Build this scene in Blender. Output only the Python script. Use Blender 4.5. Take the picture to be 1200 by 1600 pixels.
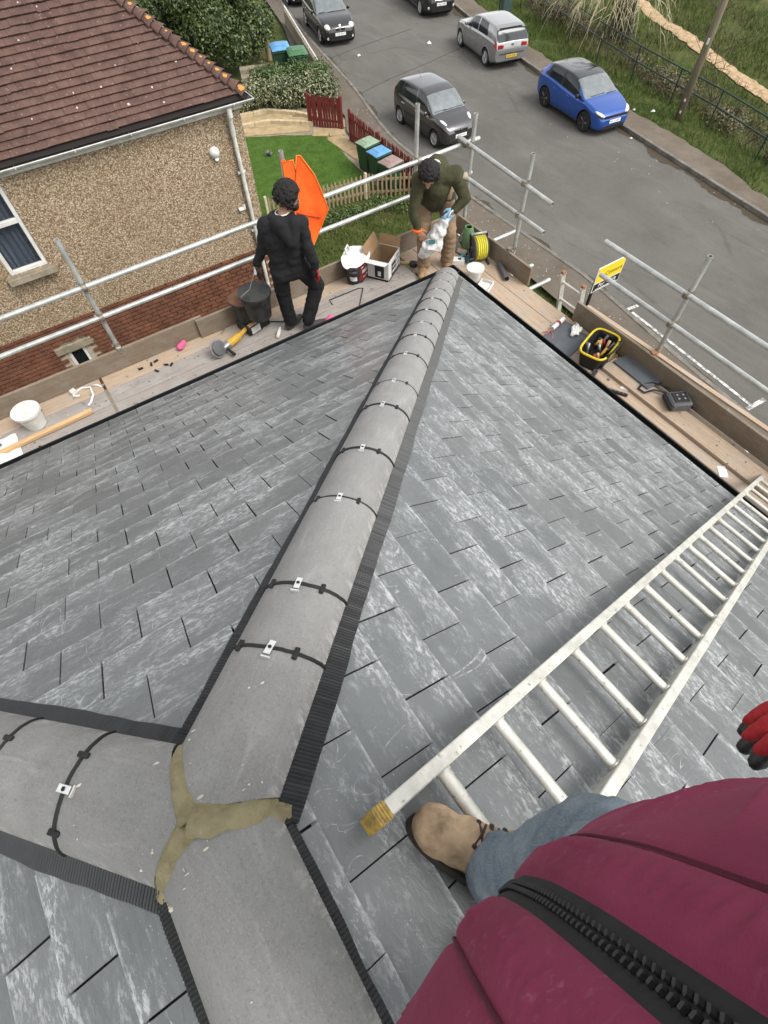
import bpy, bmesh, math, random
from math import sin, cos, pi, radians, sqrt, atan2
from mathutils import Vector, Matrix, Quaternion, noise
V = Vector
random.seed(7)
SC = bpy.context.scene
COL = SC.collection
for o in list(bpy.data.objects): bpy.data.objects.remove(o)

# ------------------------------------------------------------------ camera
CAM = V((-3.4749, -3.9608, 3.4863)); YAW, PITCH, ROLL, FPX = 0.56331, 1.02253, -0.03352, 808.28
_f = V((sin(YAW)*cos(PITCH), cos(YAW)*cos(PITCH), -sin(PITCH)))
_r0 = V((cos(YAW), -sin(YAW), 0)); _u0 = _r0.cross(_f)
CR = cos(ROLL)*_r0 + sin(ROLL)*_u0; CU = -sin(ROLL)*_r0 + cos(ROLL)*_u0; CF = _f
cd = bpy.data.cameras.new('camera'); cam = bpy.data.objects.new('camera', cd); COL.objects.link(cam)
cam.matrix_world = Matrix(((CR.x, CU.x, -CF.x, CAM.x), (CR.y, CU.y, -CF.y, CAM.y), (CR.z, CU.z, -CF.z, CAM.z), (0, 0, 0, 1)))
cd.sensor_fit = 'VERTICAL'; cd.sensor_height = 36; cd.sensor_width = 27; cd.lens = FPX/1600*36
cd.clip_start = .02; cd.clip_end = 600
SC.camera = cam
# ------------------------------------------------------------------ sky, sun, exposure (overcast day)
W = bpy.data.worlds.new('World'); SC.world = W; W.use_nodes = True
wn = W.node_tree.nodes; wl = W.node_tree.links
sky = wn.new('ShaderNodeTexSky'); sky.sky_type = 'NISHITA'; sky.sun_disc = False
SUN_EL, SUN_AZ = radians(52), radians(150)
sky.sun_elevation = SUN_EL; sky.sun_rotation = SUN_AZ; sky.air_density = 1.2; sky.dust_density = 1.5; sky.ozone_density = 1
hs = wn.new('ShaderNodeHueSaturation'); hs.inputs['Saturation'].default_value = .10; hs.inputs['Value'].default_value = 1.0
bg = wn['Background']; bg.inputs['Strength'].default_value = .15
wl.new(sky.outputs[0], hs.inputs['Color']); wl.new(hs.outputs[0], bg.inputs['Color'])
sl = bpy.data.lights.new('sun', 'SUN'); sl.energy = 1.2; sl.angle = radians(28); sl.color = (1, .96, .9)
so = bpy.data.objects.new('sun', sl); COL.objects.link(so)
sd = V((sin(SUN_AZ)*cos(SUN_EL), cos(SUN_AZ)*cos(SUN_EL), sin(SUN_EL)))
so.rotation_euler = (-sd).to_track_quat('-Z', 'Y').to_euler()
SC.view_settings.view_transform = 'Standard'; SC.view_settings.look = 'None'
SC.view_settings.exposure = 1.1; SC.view_settings.gamma = 1; SC.view_settings.use_curve_mapping = False

# ------------------------------------------------------------------ helpers
def link(o, parent=None):
    COL.objects.link(o)
    if parent is not None: o.parent = parent
    return o
def tag(o, label=None, cat=None, group=None, kind=None):
    if label: o['label'] = label
    if cat: o['category'] = cat
    if group: o['group'] = group
    if kind: o['kind'] = kind
    return o
def thing(name, label, cat, loc=(0, 0, 0), rz=0, group=None, rot=None):
    o = bpy.data.objects.new(name, None); link(o); o.empty_display_size = .1
    o.location = loc; o.rotation_euler = rot if rot else (0, 0, rz)
    return tag(o, label, cat, group)
def copy_tree(o, parent=None):
    c = o.copy(); link(c, parent)
    for ch in list(o.children): copy_tree(ch, c)
    return c
def project(P):
    d = V(P)-CAM; z = d.dot(CF)
    if z < .02: return None
    return (600+FPX*d.dot(CR)/z, 800-FPX*d.dot(CU)/z)
def screen_area(pts):
    q = [project(p) for p in pts]
    if any(k is None for k in q): return 0
    cx = sum(k[0] for k in q)/len(q); cy = sum(k[1] for k in q)/len(q)
    if not (-15 < cx < 1215 and -15 < cy < 1615): return 0
    return abs(sum(q[i-1][0]*q[i][1]-q[i][0]*q[i-1][1] for i in range(len(q))))/2
class MB:
    def __init__(s): s.v = []; s.f = []; s.m = []; s.mi = 0; s.attr = None
    def add(s, vs, fs):
        b = len(s.v); s.v += [tuple(x) for x in vs]
        for f in fs: s.f.append(tuple(b+i for i in f)); s.m.append(s.mi)
        return b
    def box(s, c, d, R=None, taper=1.0, bev=0):
        x, y, z = d[0]/2, d[1]/2, d[2]/2; c = V(c)
        if bev:
            b = min(bev, x*.9, y*.9, z*.9); p = []; idx = {}
            for sx in (-1, 1):
                for sy in (-1, 1):
                    for sz in (-1, 1):
                        for a in range(3):
                            q = [sx*(x-b), sy*(y-b), sz*(z-b)]; q[a] = (sx*x, sy*y, sz*z)[a]
                            idx[(sx, sy, sz, a)] = len(p); p.append(V(q))
            fs = []
            for a in range(3):
                for sg in (-1, 1):
                    o1, o2 = [k for k in range(3) if k != a]; cyc = []
                    for (u, w) in ((-1, -1), (1, -1), (1, 1), (-1, 1)):
                        k = [0, 0, 0]; k[a] = sg; k[o1] = u; k[o2] = w; cyc.append(idx[(*k, a)])
                    if (sg > 0) ^ (a == 1): pass
                    else: cyc.reverse()
                    fs.append(cyc)
            for a in range(3):
                o1, o2 = [k for k in range(3) if k != a]
                for u in (-1, 1):
                    for w in (-1, 1):
                        k0 = [0]*3; k1 = [0]*3; k0[a] = -1; k1[a] = 1
                        for kk in (k0, k1): kk[o1] = u; kk[o2] = w
                        fs.append([idx[(*k0, o1)], idx[(*k1, o1)], idx[(*k1, o2)], idx[(*k0, o2)]])
            for sx in (-1, 1):
                for sy in (-1, 1):
                    for sz in (-1, 1): fs.append([idx[(sx, sy, sz, 0)], idx[(sx, sy, sz, 1)], idx[(sx, sy, sz, 2)]])
        else:
            p = [V((sx*x*(taper if sz < 0 else 1), sy*y*(taper if sz < 0 else 1), sz*z)) for sz in (-1, 1) for sx, sy in ((-1, -1), (1, -1), (1, 1), (-1, 1))]
            fs = [(3, 2, 1, 0), (4, 5, 6, 7), (0, 1, 5, 4), (1, 2, 6, 5), (2, 3, 7, 6), (3, 0, 4, 7)]
        if R is not None: p = [R @ k for k in p]
        return s.add([c+k for k in p], fs)
    def tube(s, pts, r, n=8, caps=True, closed=False, flat=None):
        pts = [V(p) for p in pts]; N = len(pts); rs = r if isinstance(r, (list, tuple)) else [r]*N
        rings = []; up = None
        for i, p in enumerate(pts):
            t = (pts[(i+1) % N] if (closed or i < N-1) else p)-(pts[i-1] if (closed or i > 0) else p)
            if t.length < 1e-9: t = V((0, 0, 1))
            t.normalize()
            if up is None:
                up = V((0, 0, 1)) if abs(t.z) < .9 else V((1, 0, 0))
            up = (up-t*up.dot(t))
            if up.length < 1e-6: up = t.orthogonal()
            up.normalize(); sd_ = t.cross(up)
            k = flat if flat else 1
            rings.append([p+(up*sin(2*pi*j/n)*k+sd_*cos(2*pi*j/n))*rs[i] for j in range(n)])
        b = len(s.v); vs = [q for R in rings for q in R]; fs = []
        for i in range(N if closed else N-1):
            for j in range(n):
                a0 = i*n+j; a1 = i*n+(j+1) % n; c0 = ((i+1) % N)*n+j; c1 = ((i+1) % N)*n+(j+1) % n
                fs.append((a0, c0, c1, a1))
        if caps and not closed: fs.append(tuple(range(n))); fs.append(tuple(reversed(range((N-1)*n, N*n))))
        return s.add(vs, fs)
    def pipe(s, p0, p1, r, wall=.004, n=12):      # open hollow tube
        p0, p1 = V(p0), V(p1); t = (p1-p0).normalized(); u = t.orthogonal().normalized(); w = t.cross(u); ri = r-wall
        R = lambda p, q: [p+(u*cos(2*pi*j/n)+w*sin(2*pi*j/n))*q for j in range(n)]
        vs = R(p0, r)+R(p1, r)+R(p0, ri)+R(p1, ri); fs = []
        for j in range(n):
            k = (j+1) % n
            fs += [(j, k, n+k, n+j), (2*n+j, 3*n+j, 3*n+k, 2*n+k), (j, 2*n+j, 2*n+k, k), (n+j, n+k, 3*n+k, 3*n+j)]
        return s.add(vs, fs)
    def lathe(s, prof, c=(0, 0, 0), n=20, R=None, closed=False, sx=1, sy=1):
        c = V(c); vs = []; fs = []; m = len(prof)
        for (r, z) in prof:
            for j in range(n):
                q = V((r*cos(2*pi*j/n)*sx, r*sin(2*pi*j/n)*sy, z)); vs.append(c+(R @ q if R is not None else q))
        for i in range(m-1):
            for j in range(n): fs.append((i*n+j, i*n+(j+1) % n, (i+1)*n+(j+1) % n, (i+1)*n+j))
        if prof[0][0] > 1e-4: fs.append(tuple(reversed(range(n))))
        if prof[-1][0] > 1e-4: fs.append(tuple(range((m-1)*n, m*n)))
        return s.add(vs, fs)
    def grid(s, fn, nu, nv, closeu=False, closev=False):
        vs = [fn(i/(nu if closeu else nu-1), j/(nv if closev else nv-1)) for i in range(nu) for j in range(nv)]; fs = []
        for i in range(nu if closeu else nu-1):
            for j in range(nv if closev else nv-1):
                a, b, c, d = i*nv+j, ((i+1) % nu)*nv+j, ((i+1) % nu)*nv+(j+1) % nv, i*nv+(j+1) % nv
                fs.append((a, b, c, d))
        return s.add(vs, fs)
    def prism(s, poly, z0, z1, M=None):
        n = len(poly); vs = [V((x, y, z0)) for x, y in poly]+[V((x, y, z1)) for x, y in poly]
        if M is not None: vs = [M @ q for q in vs]
        return s.add(vs, [tuple(reversed(range(n))), tuple(range(n, 2*n))]+[(i, (i+1) % n, n+(i+1) % n, n+i) for i in range(n)])
    def quad(s, *p): return s.add(p, [tuple(range(len(p)))])
    def mesh(s, name, mats, smooth=False):
        me = bpy.data.meshes.new(name); me.from_pydata(s.v, [], s.f)
        for m in (mats if isinstance(mats, (list, tuple)) else [mats]): me.materials.append(m)
        if any(s.m): me.polygons.foreach_set('material_index', s.m)
        if smooth is True: me.polygons.foreach_set('use_smooth', [True]*len(s.f))
        elif smooth: me.polygons.foreach_set('use_smooth', [True]*len(s.f)); me.set_sharp_from_angle(angle=radians(smooth))
        me.update(); return me
    def build(s, name, mats, parent=None, smooth=False, fix=False):
        me = s.mesh(name, mats, smooth)
        if fix:
            bm = bmesh.new(); bm.from_mesh(me); bmesh.ops.recalc_face_normals(bm, faces=bm.faces); bm.to_mesh(me); bm.free()
        return link(bpy.data.objects.new(name, me), parent)
def Rz(a): return Matrix.Rotation(a, 3, 'Z')
def Rx(a): return Matrix.Rotation(a, 3, 'X')
def Ry(a): return Matrix.Rotation(a, 3, 'Y')
def align(d, up=(0, 0, 1)):        # 3x3 with local x along d
    x = V(d).normalized(); u = V(up); y = u.cross(x)
    if y.length < 1e-6: y = V((0, 1, 0)).cross(x)
    y.normalize(); z = x.cross(y); return Matrix((x, y, z)).transposed()
def lerp(a, b, t): return a+(b-a)*t
def interp(tab, x):
    if x <= tab[0][0]: return tab[0][1]
    for (x0, y0), (x1, y1) in zip(tab, tab[1:]):
        if x <= x1: return y0+(y1-y0)*(x-x0)/(x1-x0)
    return tab[-1][1]
def sinterp(tab, x):               # smooth monotone-ish (Hermite)
    n = len(tab)
    if x <= tab[0][0]: return tab[0][1]
    if x >= tab[-1][0]: return tab[-1][1]
    for i in range(n-1):
        if x <= tab[i+1][0]: break
    def sl_(k):
        if k == 0 or k == n-1: return 0 if n < 3 else ((tab[1][1]-tab[0][1])/(tab[1][0]-tab[0][0]) if k == 0 else (tab[-1][1]-tab[-2][1])/(tab[-1][0]-tab[-2][0]))
        a = (tab[k][1]-tab[k-1][1])/(tab[k][0]-tab[k-1][0]); b = (tab[k+1][1]-tab[k][1])/(tab[k+1][0]-tab[k][0])
        return 0 if a*b <= 0 else 2*a*b/(a+b)
    h = tab[i+1][0]-tab[i][0]; t = (x-tab[i][0])/h; m0, m1 = sl_(i)*h, sl_(i+1)*h
    return (2*t**3-3*t*t+1)*tab[i][1]+(t**3-2*t*t+t)*m0+(-2*t**3+3*t*t)*tab[i+1][1]+(t**3-t*t)*m1
# ------------------------------------------------------------------ materials
def srgb(r, g, b):
    f = lambda c: (c/255/12.92 if c/255 <= .04045 else ((c/255+.055)/1.055)**2.4)
    return (f(r), f(g), f(b))
def c4(c): return (c[0], c[1], c[2], 1)
class NT:
    def __init__(s, name):
        s.m = bpy.data.materials.new(name); s.m.use_nodes = True; s.t = s.m.node_tree; s.n = s.t.nodes; s.l = s.t.links
        s.b = s.n['Principled BSDF']; s.tc = s.n.new('ShaderNodeTexCoord')
    def new(s, t, **k):
        o = s.n.new(t)
        for a, v in k.items(): setattr(o, a, v)
        return o
    def link(s, a, b): s.l.new(a, b)
    def geo(s): return s.new('ShaderNodeNewGeometry').outputs['Position']
    def attr(s, name, out='Vector'): return s.new('ShaderNodeAttribute', attribute_name=name).outputs[out]
    def map(s, vec, scale=(1, 1, 1), loc=(0, 0, 0), rot=(0, 0, 0)):
        o = s.new('ShaderNodeMapping'); s.link(vec, o.inputs[0]); o.inputs['Scale'].default_value = scale; o.inputs['Location'].default_value = loc; o.inputs['Rotation'].default_value = rot
        return o.outputs[0]
    def noise(s, vec, scale, detail=5, rough=.6, dist=0, out='Fac'):
        o = s.new('ShaderNodeTexNoise'); s.link(vec, o.inputs['Vector']); o.inputs['Scale'].default_value = scale; o.inputs['Detail'].default_value = detail; o.inputs['Roughness'].default_value = rough; o.inputs['Distortion'].default_value = dist
        return o.outputs[out]
    def vor(s, vec, scale, out='Distance', feature='F1', rnd=1):
        o = s.new('ShaderNodeTexVoronoi', feature=feature); s.link(vec, o.inputs['Vector']); o.inputs['Scale'].default_value = scale; o.inputs['Randomness'].default_value = rnd
        return o.outputs[out]
    def ramp(s, fac, stops, interp='LINEAR'):
        o = s.new('ShaderNodeValToRGB'); s.link(fac, o.inputs[0]); e = o.color_ramp.elements; o.color_ramp.interpolation = interp
        while len(e) < len(stops): e.new(.5)
        for k, (p, c) in zip(e, stops): k.position = p; k.color = c4(c) if not isinstance(c, (int, float)) else (c, c, c, 1)
        return o.outputs[0]
    def mix(s, fac, a, b, mode='MIX'):
        o = s.new('ShaderNodeMix', data_type='RGBA', blend_type=mode)
        for sock, val in ((o.inputs[0], fac), (o.inputs[6], a), (o.inputs[7], b)):
            if isinstance(val, (int, float)): sock.default_value = val
            elif isinstance(val, tuple): sock.default_value = c4(val)
            else: s.link(val, sock)
        return o.outputs[2]
    def math(s, op, a, b=0, c=0):
        o = s.new('ShaderNodeMath', operation=op)
        for k, val in enumerate((a, b, c)):
            if isinstance(val, (int, float)): o.inputs[k].default_value = val
            else: s.link(val, o.inputs[k])
        return o.outputs[0]
    def bump(s, h, strength=.3, dist=.01):
        o = s.new('ShaderNodeBump'); o.inputs['Strength'].default_value = strength; o.inputs['Distance'].default_value = dist; s.link(h, o.inputs['Height']); s.link(o.outputs[0], s.b.inputs['Normal']); return o
    def set(s, color=None, rough=None, metal=None, spec=None, **k):
        for nm, val in (('Base Color', color), ('Roughness', rough), ('Metallic', metal), ('Specular IOR Level', spec)):
            if val is None: continue
            if isinstance(val, tuple): s.b.inputs[nm].default_value = c4(val)
            elif isinstance(val, (int, float)): s.b.inputs[nm].default_value = val
            else: s.link(val, s.b.inputs[nm])
        for nm, val in k.items(): s.b.inputs[nm.replace('_', ' ')].default_value = val
        return s.m
def mat(name, col, rough=.6, metal=0, var=.25, scale=8, bump=0, bscale=40, spec=.4, col2=None, lo=.35, hi=.65, speck=None, stretch=(1, 1, 1), world=False, bdist=.004, **k):
    n = NT(name); vec = n.geo() if world else n.tc.outputs['Object']
    vec2 = n.map(vec, stretch) if stretch != (1, 1, 1) else vec
    c2 = col2 if col2 else tuple(max(0, x*(1-var)) for x in col)
    cc = n.ramp(n.noise(vec2, scale, 6, .65), [(lo, c2), (hi, col)])
    if speck:
        sc, scol, th = speck; cc = n.mix(n.ramp(n.noise(vec, sc, 3, .6), [(th, 0.), (th+.04, 1.)]), cc, scol)
    n.set(cc, rough, metal, spec, **k)
    if bump: n.bump(n.noise(vec2, bscale, 6, .7), bump, bdist)
    return n.m
# ================================================================== materials of the setting
def m_slate():
    n = NT('slate'); uv = n.attr('suv'); rnd = n.attr('rnd', 'Fac')
    comb = n.new('ShaderNodeCombineXYZ'); n.link(n.math('MULTIPLY', rnd, 37), comb.inputs[2])
    va = n.new('ShaderNodeVectorMath', operation='ADD'); n.link(uv, va.inputs[0]); n.link(comb.outputs[0], va.inputs[1]); sv = va.outputs[0]
    base = n.ramp(n.noise(sv, 9, 6, .65), [(.3, (.1, .107, .108)), (.7, (.142, .15, .151))])
    base = n.mix(.4, base, n.ramp(rnd, [(0, (.088, .095, .097)), (.5, (.122, .13, .131)), (1, (.158, .166, .167))]))
    # chalk: granular grit gathered in broken patches that run along the courses
    patch = n.math('ADD', n.math('MULTIPLY', n.noise(n.map(uv, (4, 9, 1), rot=(0, 0, .12)), 1, 5, .62, .8), .6), n.math('MULTIPLY', n.noise(n.map(sv, (6, 13, 1), rot=(0, 0, .12)), 1, 5, .62, .8), .4)); big = n.noise(uv, 1.1, 3, .5)
    grit = n.noise(n.map(sv, (.8, 1.7, 1), rot=(0, 0, .2)), 42, 9, .8, .25)
    p1 = n.math('ADD', patch, n.math('MULTIPLY', n.math('SUBTRACT', big, .5), .5)); p1 = n.math('ADD', p1, n.math('MULTIPLY', n.math('SUBTRACT', rnd, .5), .09))
    sep = n.new('ShaderNodeSeparateXYZ'); n.link(n.attr('loc'), sep.inputs[0])
    tailm = n.ramp(sep.outputs[1], [(0, 1.), (.05, .35), (.12, 0.)]); p1 = n.math('ADD', p1, n.math('MULTIPLY', tailm, .10))
    dust = n.math('MULTIPLY', n.ramp(p1, [(.48, 0.), (.66, 1.)]), n.ramp(grit, [(.50, 0.), (.545, 1.)]))
    haze = n.ramp(p1, [(.5, 0.), (.75, .25)])
    base = n.mix(haze, base, (.3, .315, .318)); base = n.mix(n.math('MULTIPLY', dust, .62), base, (.5, .515, .515))
    lip = n.math('MULTIPLY', n.ramp(sep.outputs[1], [(.002, 1.), (.009, 0.)]), n.ramp(n.noise(uv, 30, 4, .7), [(.42, .0), (.6, .5)])); base = n.mix(lip, base, (.5, .515, .515))
    # sparse grit everywhere
    base = n.mix(n.math('MULTIPLY', n.ramp(n.noise(sv, 150, 3, .6), [(.66, 0.), (.7, .6)]), n.ramp(n.noise(sv, 6, 3), [(.45, 0.), (.6, 1.)])), base, (.5, .52, .52))
    # scratches: thin contour lines of warped noise, kept in a few places
    for sc, rot, seed in ((5, .3, 3.1), (4, -.8, 11.7), (7, 1.2, 23.3)):
        w = n.noise(n.map(sv, (sc, sc*.35, 1), loc=(seed, seed, 0), rot=(0, 0, rot)), 1, 1.5, .4, 1.2)
        ln = n.math('ABSOLUTE', n.math('SUBTRACT', n.math('FRACT', n.math('MULTIPLY', w, 9)), .5))
        ln = n.math('MULTIPLY', n.ramp(ln, [(0, 1.), (.022, .0)]), n.ramp(n.noise(n.map(sv, (1, 1, 1), loc=(seed, 0, seed)), 4.5, 3), [(.56, 0.), (.66, .8)]))
        base = n.mix(n.math('MULTIPLY', ln, n.ramp(n.noise(sv, 60, 3), [(.4, .1), (.6, 1.)])), base, (.55, .57, .57))
    # damp darker patches
    base = n.mix(n.ramp(n.noise(uv, 2.3, 4, .6), [(.6, 0.), (.74, .3)]), base, (.09, .098, .102))
    n.set(base, n.ramp(dust, [(0, .36), (1, .8)]), 0, .62)
    h = n.math('ADD', n.noise(n.map(sv, (6, 12, 1)), 3, 8, .66, .8), n.math('MULTIPLY', dust, .12)); n.bump(h, .55, .006)
    return n.m
M_SLATE = m_slate()
M_NEWSLATE = mat('clean_slate', (.1, .11, .122), .55, var=.2, scale=5, bump=.3, bscale=14)
M_JOINTSHADE = mat('black_joint_shade', (.012, .012, .013), .7)  # shade in the gaps between slates, put into a near-black sheet colour
def m_hip():
    n = NT('concrete_hip_tile'); o0 = n.tc.outputs['Object']; oi = n.new('ShaderNodeObjectInfo'); cm = n.new('ShaderNodeCombineXYZ'); n.link(n.math('MULTIPLY', oi.outputs['Random'], 23), cm.inputs[0])
    va = n.new('ShaderNodeVectorMath', operation='ADD'); n.link(o0, va.inputs[0]); n.link(cm.outputs[0], va.inputs[1]); o = va.outputs[0]
    c = n.ramp(n.noise(o, 6, 7, .68), [(.3, (.2, .195, .187)), (.7, (.28, .275, .265))])
    c = n.mix(n.ramp(n.noise(n.map(o, (1.0, 14, 14)), 2.2, 7, .72, .4), [(.5, 0.), (.74, .4)]), c, (.165, .16, .152))
    c = n.mix(n.ramp(n.noise(n.map(o, (1.2, 9, 9), loc=(7, 3, 1)), 3.0, 7, .75, .5), [(.56, 0.), (.72, .5)]), c, (.42, .41, .395))
    c = n.mix(n.ramp(n.noise(o, 130, 5, .8), [(.52, 0.), (.64, .55)]), c, (.13, .127, .121))
    c = n.mix(n.ramp(n.noise(n.map(o, (1, 1, 1), loc=(5, 2, 9)), 240, 3, .8), [(.56, 0.), (.66, .5)]), c, (.42, .415, .4))
    c = n.mix(n.ramp(n.noise(o, 70, 4, .75), [(.66, 0.), (.72, .55)]), c, (.5, .49, .47))
    sp = n.new('ShaderNodeSeparateXYZ'); n.link(o0, sp.inputs[0]); ed = n.math('ABSOLUTE', sp.outputs[1])
    c = n.mix(n.math('MULTIPLY', n.ramp(ed, [(.108, 0.), (.126, .7)]), n.ramp(n.noise(n.map(o, (3, 1, 1)), 14, 5, .7), [(.5, 0.), (.62, 1.)])), c, (.52, .5, .47))
    c = n.mix(n.math('MULTIPLY', oi.outputs['Random'], .3), c, (.19, .186, .178))
    n.set(c, .75, 0, .35); n.bump(n.noise(o, 130, 7, .8), .6, .004); return n.m
M_HIP = m_hip()
M_RIB = mat('black_ribbed_flashing', (.022, .023, .025), .5, var=.4, scale=12, spec=.5)
M_GASK = mat('black_rubber', (.012, .012, .012), .6)
M_CLIP = mat('stainless_clip', (.72, .72, .7), .38, metal=.6, var=.15, scale=60)
M_MORT = mat('fresh_mortar', (.33, .29, .17), .95, col2=(.2, .17, .095), scale=16, lo=.3, hi=.62, bump=1.0, bscale=60, bdist=.012, spec=.2)
M_MORT2 = mat('lime_splash', (.6, .57, .47), .9)
M_GUT = mat('black_plastic_gutter', (.01, .01, .011), .35)
M_BRICKOWN = mat('painted_wall', (.45, .42, .37), .9)
def m_board(name, c1, c2, dirt=.5):
    n = NT(name); o = n.tc.outputs['Object']
    oi = n.new('ShaderNodeObjectInfo'); r = oi.outputs['Random']
    va = n.new('ShaderNodeVectorMath', operation='ADD'); n.link(o, va.inputs[0]); cmb = n.new('ShaderNodeCombineXYZ'); n.link(n.math('MULTIPLY', r, 31), cmb.inputs[2]); n.link(cmb.outputs[0], va.inputs[1]); o2 = va.outputs[0]
    c = n.ramp(n.noise(n.map(o2, (1.2, 22, 22)), 3, 6, .65, .5), [(.3, c2), (.7, c1)])
    c = n.mix(n.math('MULTIPLY', r, .35), c, tuple(x*.7 for x in c1))
    c = n.mix(n.ramp(n.noise(o2, 3.5, 6, .7), [(.48, 0.), (.68, dirt)]), c, (.33, .32, .30))
    c = n.mix(n.ramp(n.noise(o2, 9, 5, .7), [(.62, 0.), (.72, .7)]), c, (.1, .085, .07))
    c = n.mix(n.ramp(n.noise(o2, 60, 3, .7), [(.68, 0.), (.72, .5)]), c, (.6, .57, .52))
    n.set(c, .85, 0, .25); n.bump(n.noise(n.map(o2, (2, 60, 60)), 3, 5, .7), .4, .004); return n.m
M_BOARD = m_board('scaffold_board_wood', (.5, .385, .28), (.31, .225, .155))
M_BOARDG = m_board('dusty_board_wood', (.35, .315, .285), (.22, .19, .17), .9)
M_TOE = m_board('toe_board_wood', (.25, .195, .14), (.155, .12, .085), .3)
M_GALV = mat('galvanised_tube', (.52, .53, .5), .48, metal=.55, col2=(.34, .35, .33), scale=9, speck=(45, (.22, .2, .17), .66), stretch=(1, 1, 1))
M_COUP = mat('coupler_steel', (.33, .31, .27), .5, metal=.6, col2=(.15, .12, .09), scale=30)
M_RUST = mat('rusty_coupler', (.32, .16, .09), .8, col2=(.2, .09, .05), scale=40)
M_ALU = mat('ladder_aluminium', (.62, .6, .54), .5, metal=.35, col2=(.43, .42, .38), scale=14, speck=(50, (.3, .28, .24), .64))
M_YCAP = mat('worn_yellow_cap', (.55, .36, .07), .6, col2=(.2, .14, .05), scale=60)

# ================================================================== own house : slate roof
HA, HP = 3.7541, 0.55028; TP = math.tan(HP); CP, SP = cos(HP), sin(HP); ZA = HA*TP
house = thing('slate_roofed_house', 'house with new grey slate hip roof and half round hip tiles, inside the scaffold', 'house', (0, 0, 0))
# slope frames : origin, along, up, normal
SLOPES = {
 'road': (V((0, 0, 0)), V((0, -1, 0)), V((-CP, 0, SP)), V((SP, 0, CP))),
 'side': (V((0, 0, 0)), V((-1, 0, 0)), V((0, -CP, SP)), V((0, SP, CP))),
 'back': (V((-2*HA, 0, 0)), V((0, -1, 0)), V((CP, 0, SP)), V((-SP, 0, CP)))}
SMAX = HA/CP
def clip_poly(poly, a, b, c):      # keep a*x+b*y<=c
    out = []
    for i in range(len(poly)):
        p, q = poly[i-1], poly[i]; dp, dq = a*p[0]+b*p[1]-c, a*q[0]+b*q[1]-c
        if (dp <= 0) != (dq <= 0): t = dp/(dp-dq); out.append((p[0]+(q[0]-p[0])*t, p[1]+(q[1]-p[1])*t))
        if dq <= 0: out.append(q)
    return out
SW, G1 = .257, .188
slates = []
LEN_E = 9.0
for key, (g, tail0, ph, lim) in {'road': (.1868, .124, 3.732, LEN_E), 'side': (.191, .021, 3.972, None), 'back': (.188, .10, 3.70, LEN_E)}.items():
    O, e1, e2, n = SLOPES[key]; k = -1
    while True:
        k += 1; s0 = tail0+(k-1)*g if key != 'side' else tail0+k*g
        if s0 > SMAX-.02: break
        if s0 < 0 and s0+g < .0: continue
        kk = round((3.676-s0)/.1868) if key == 'road' else round((3.66-s0)/.191) if key == 'side' else k
        off = ph+(SW/2 if kk % 2 else 0)
        t0 = max(s0, -.045) if k > 0 else -.045
        u = off-SW*60
        while u < (LEN_E if lim else 2*HA):
            x0, x1 = u+.0022, u+SW-.0022; u += SW
            if x1 < 0: continue
            j = random.uniform(-.002, .002); a_, b_ = t0+random.uniform(-.003, .003), t0+random.uniform(-.003, .003)
            poly = [(x0+j, a_), (x1+j, b_), (x1+j, s0+g+.012), (x0+j, s0+g+.012)]
            # hips: along >= s*CP ; for the side slope also along <= 2a - s*CP
            poly = clip_poly(poly, -1, CP, .035)
            if key == 'side' and poly: poly = clip_poly(poly, 1, CP, 2*HA+.035)
            if poly: poly = clip_poly(poly, 0, 1, SMAX-.01)
            if len(poly) < 3: continue
            slates.append((key, poly, t0, g))
def slate_mesh(mb, key, poly, t0, g, A):
    O, e1, e2, n = SLOPES[key]; rnd = random.random(); tl = random.uniform(-.0018, .0018); m = len(poly)
    hk = random.uniform(-.0012, .0022)
    def h(s): return   .0122+hk-.0082*min(1, max(0, (s-t0)/g))
    top = [O+e1*x+e2*s+n*(h(s)+tl*((x % SW)/SW-.5)*1.6+random.uniform(-.0005, .0005)) for x, s in poly]
    bot = [O+e1*x+e2*s+n*(h(s)-.0075) for x, s in poly]
    mb.add(top+bot, [tuple(reversed(range(m))) if False else tuple(range(m))]+[(i, m+i, m+(i+1) % m, (i+1) % m) for i in range(m)])
    x0 = min(p[0] for p in poly)
    A['suv'] += [(x, s, 0) for x, s in poly]*2; A['loc'] += [(x-x0, s-t0, 0) for x, s in poly]*2; A['rnd'] += [rnd]*(2*m)
def finish(mb, name, A):
    me = mb.mesh(name, M_SLATE)
    bm = bmesh.new(); bm.from_mesh(me); bmesh.ops.recalc_face_normals(bm, faces=bm.faces); bm.to_mesh(me); bm.free()
    for nm, tp in (('suv', 'FLOAT_VECTOR'), ('loc', 'FLOAT_VECTOR'), ('rnd', 'FLOAT')):
        at = me.attributes.new(nm, tp, 'POINT')
        if tp == 'FLOAT': at.data.foreach_set('value', A[nm])
        else: at.data.foreach_set('vector', [c for q in A[nm] for c in q])
    return link(bpy.data.objects.new(name, me), house)
def key_area(sl_):
    O, e1, e2, n = SLOPES[sl_[0]]; return screen_area([O+e1*x+e2*s for x, s in sl_[1]])
slates.sort(key=key_area, reverse=True)
rest, RA = MB(), {'suv': [], 'loc': [], 'rnd': []}
for i, s_ in enumerate(slates):
    if i < 300:
        mb, A = MB(), {'suv': [], 'loc': [], 'rnd': []}; slate_mesh(mb, *s_, A); finish(mb, 'slate', A)
    else: slate_mesh(rest, *s_, RA)
tag(finish(rest, 'slates', RA), kind='stuff')
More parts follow.
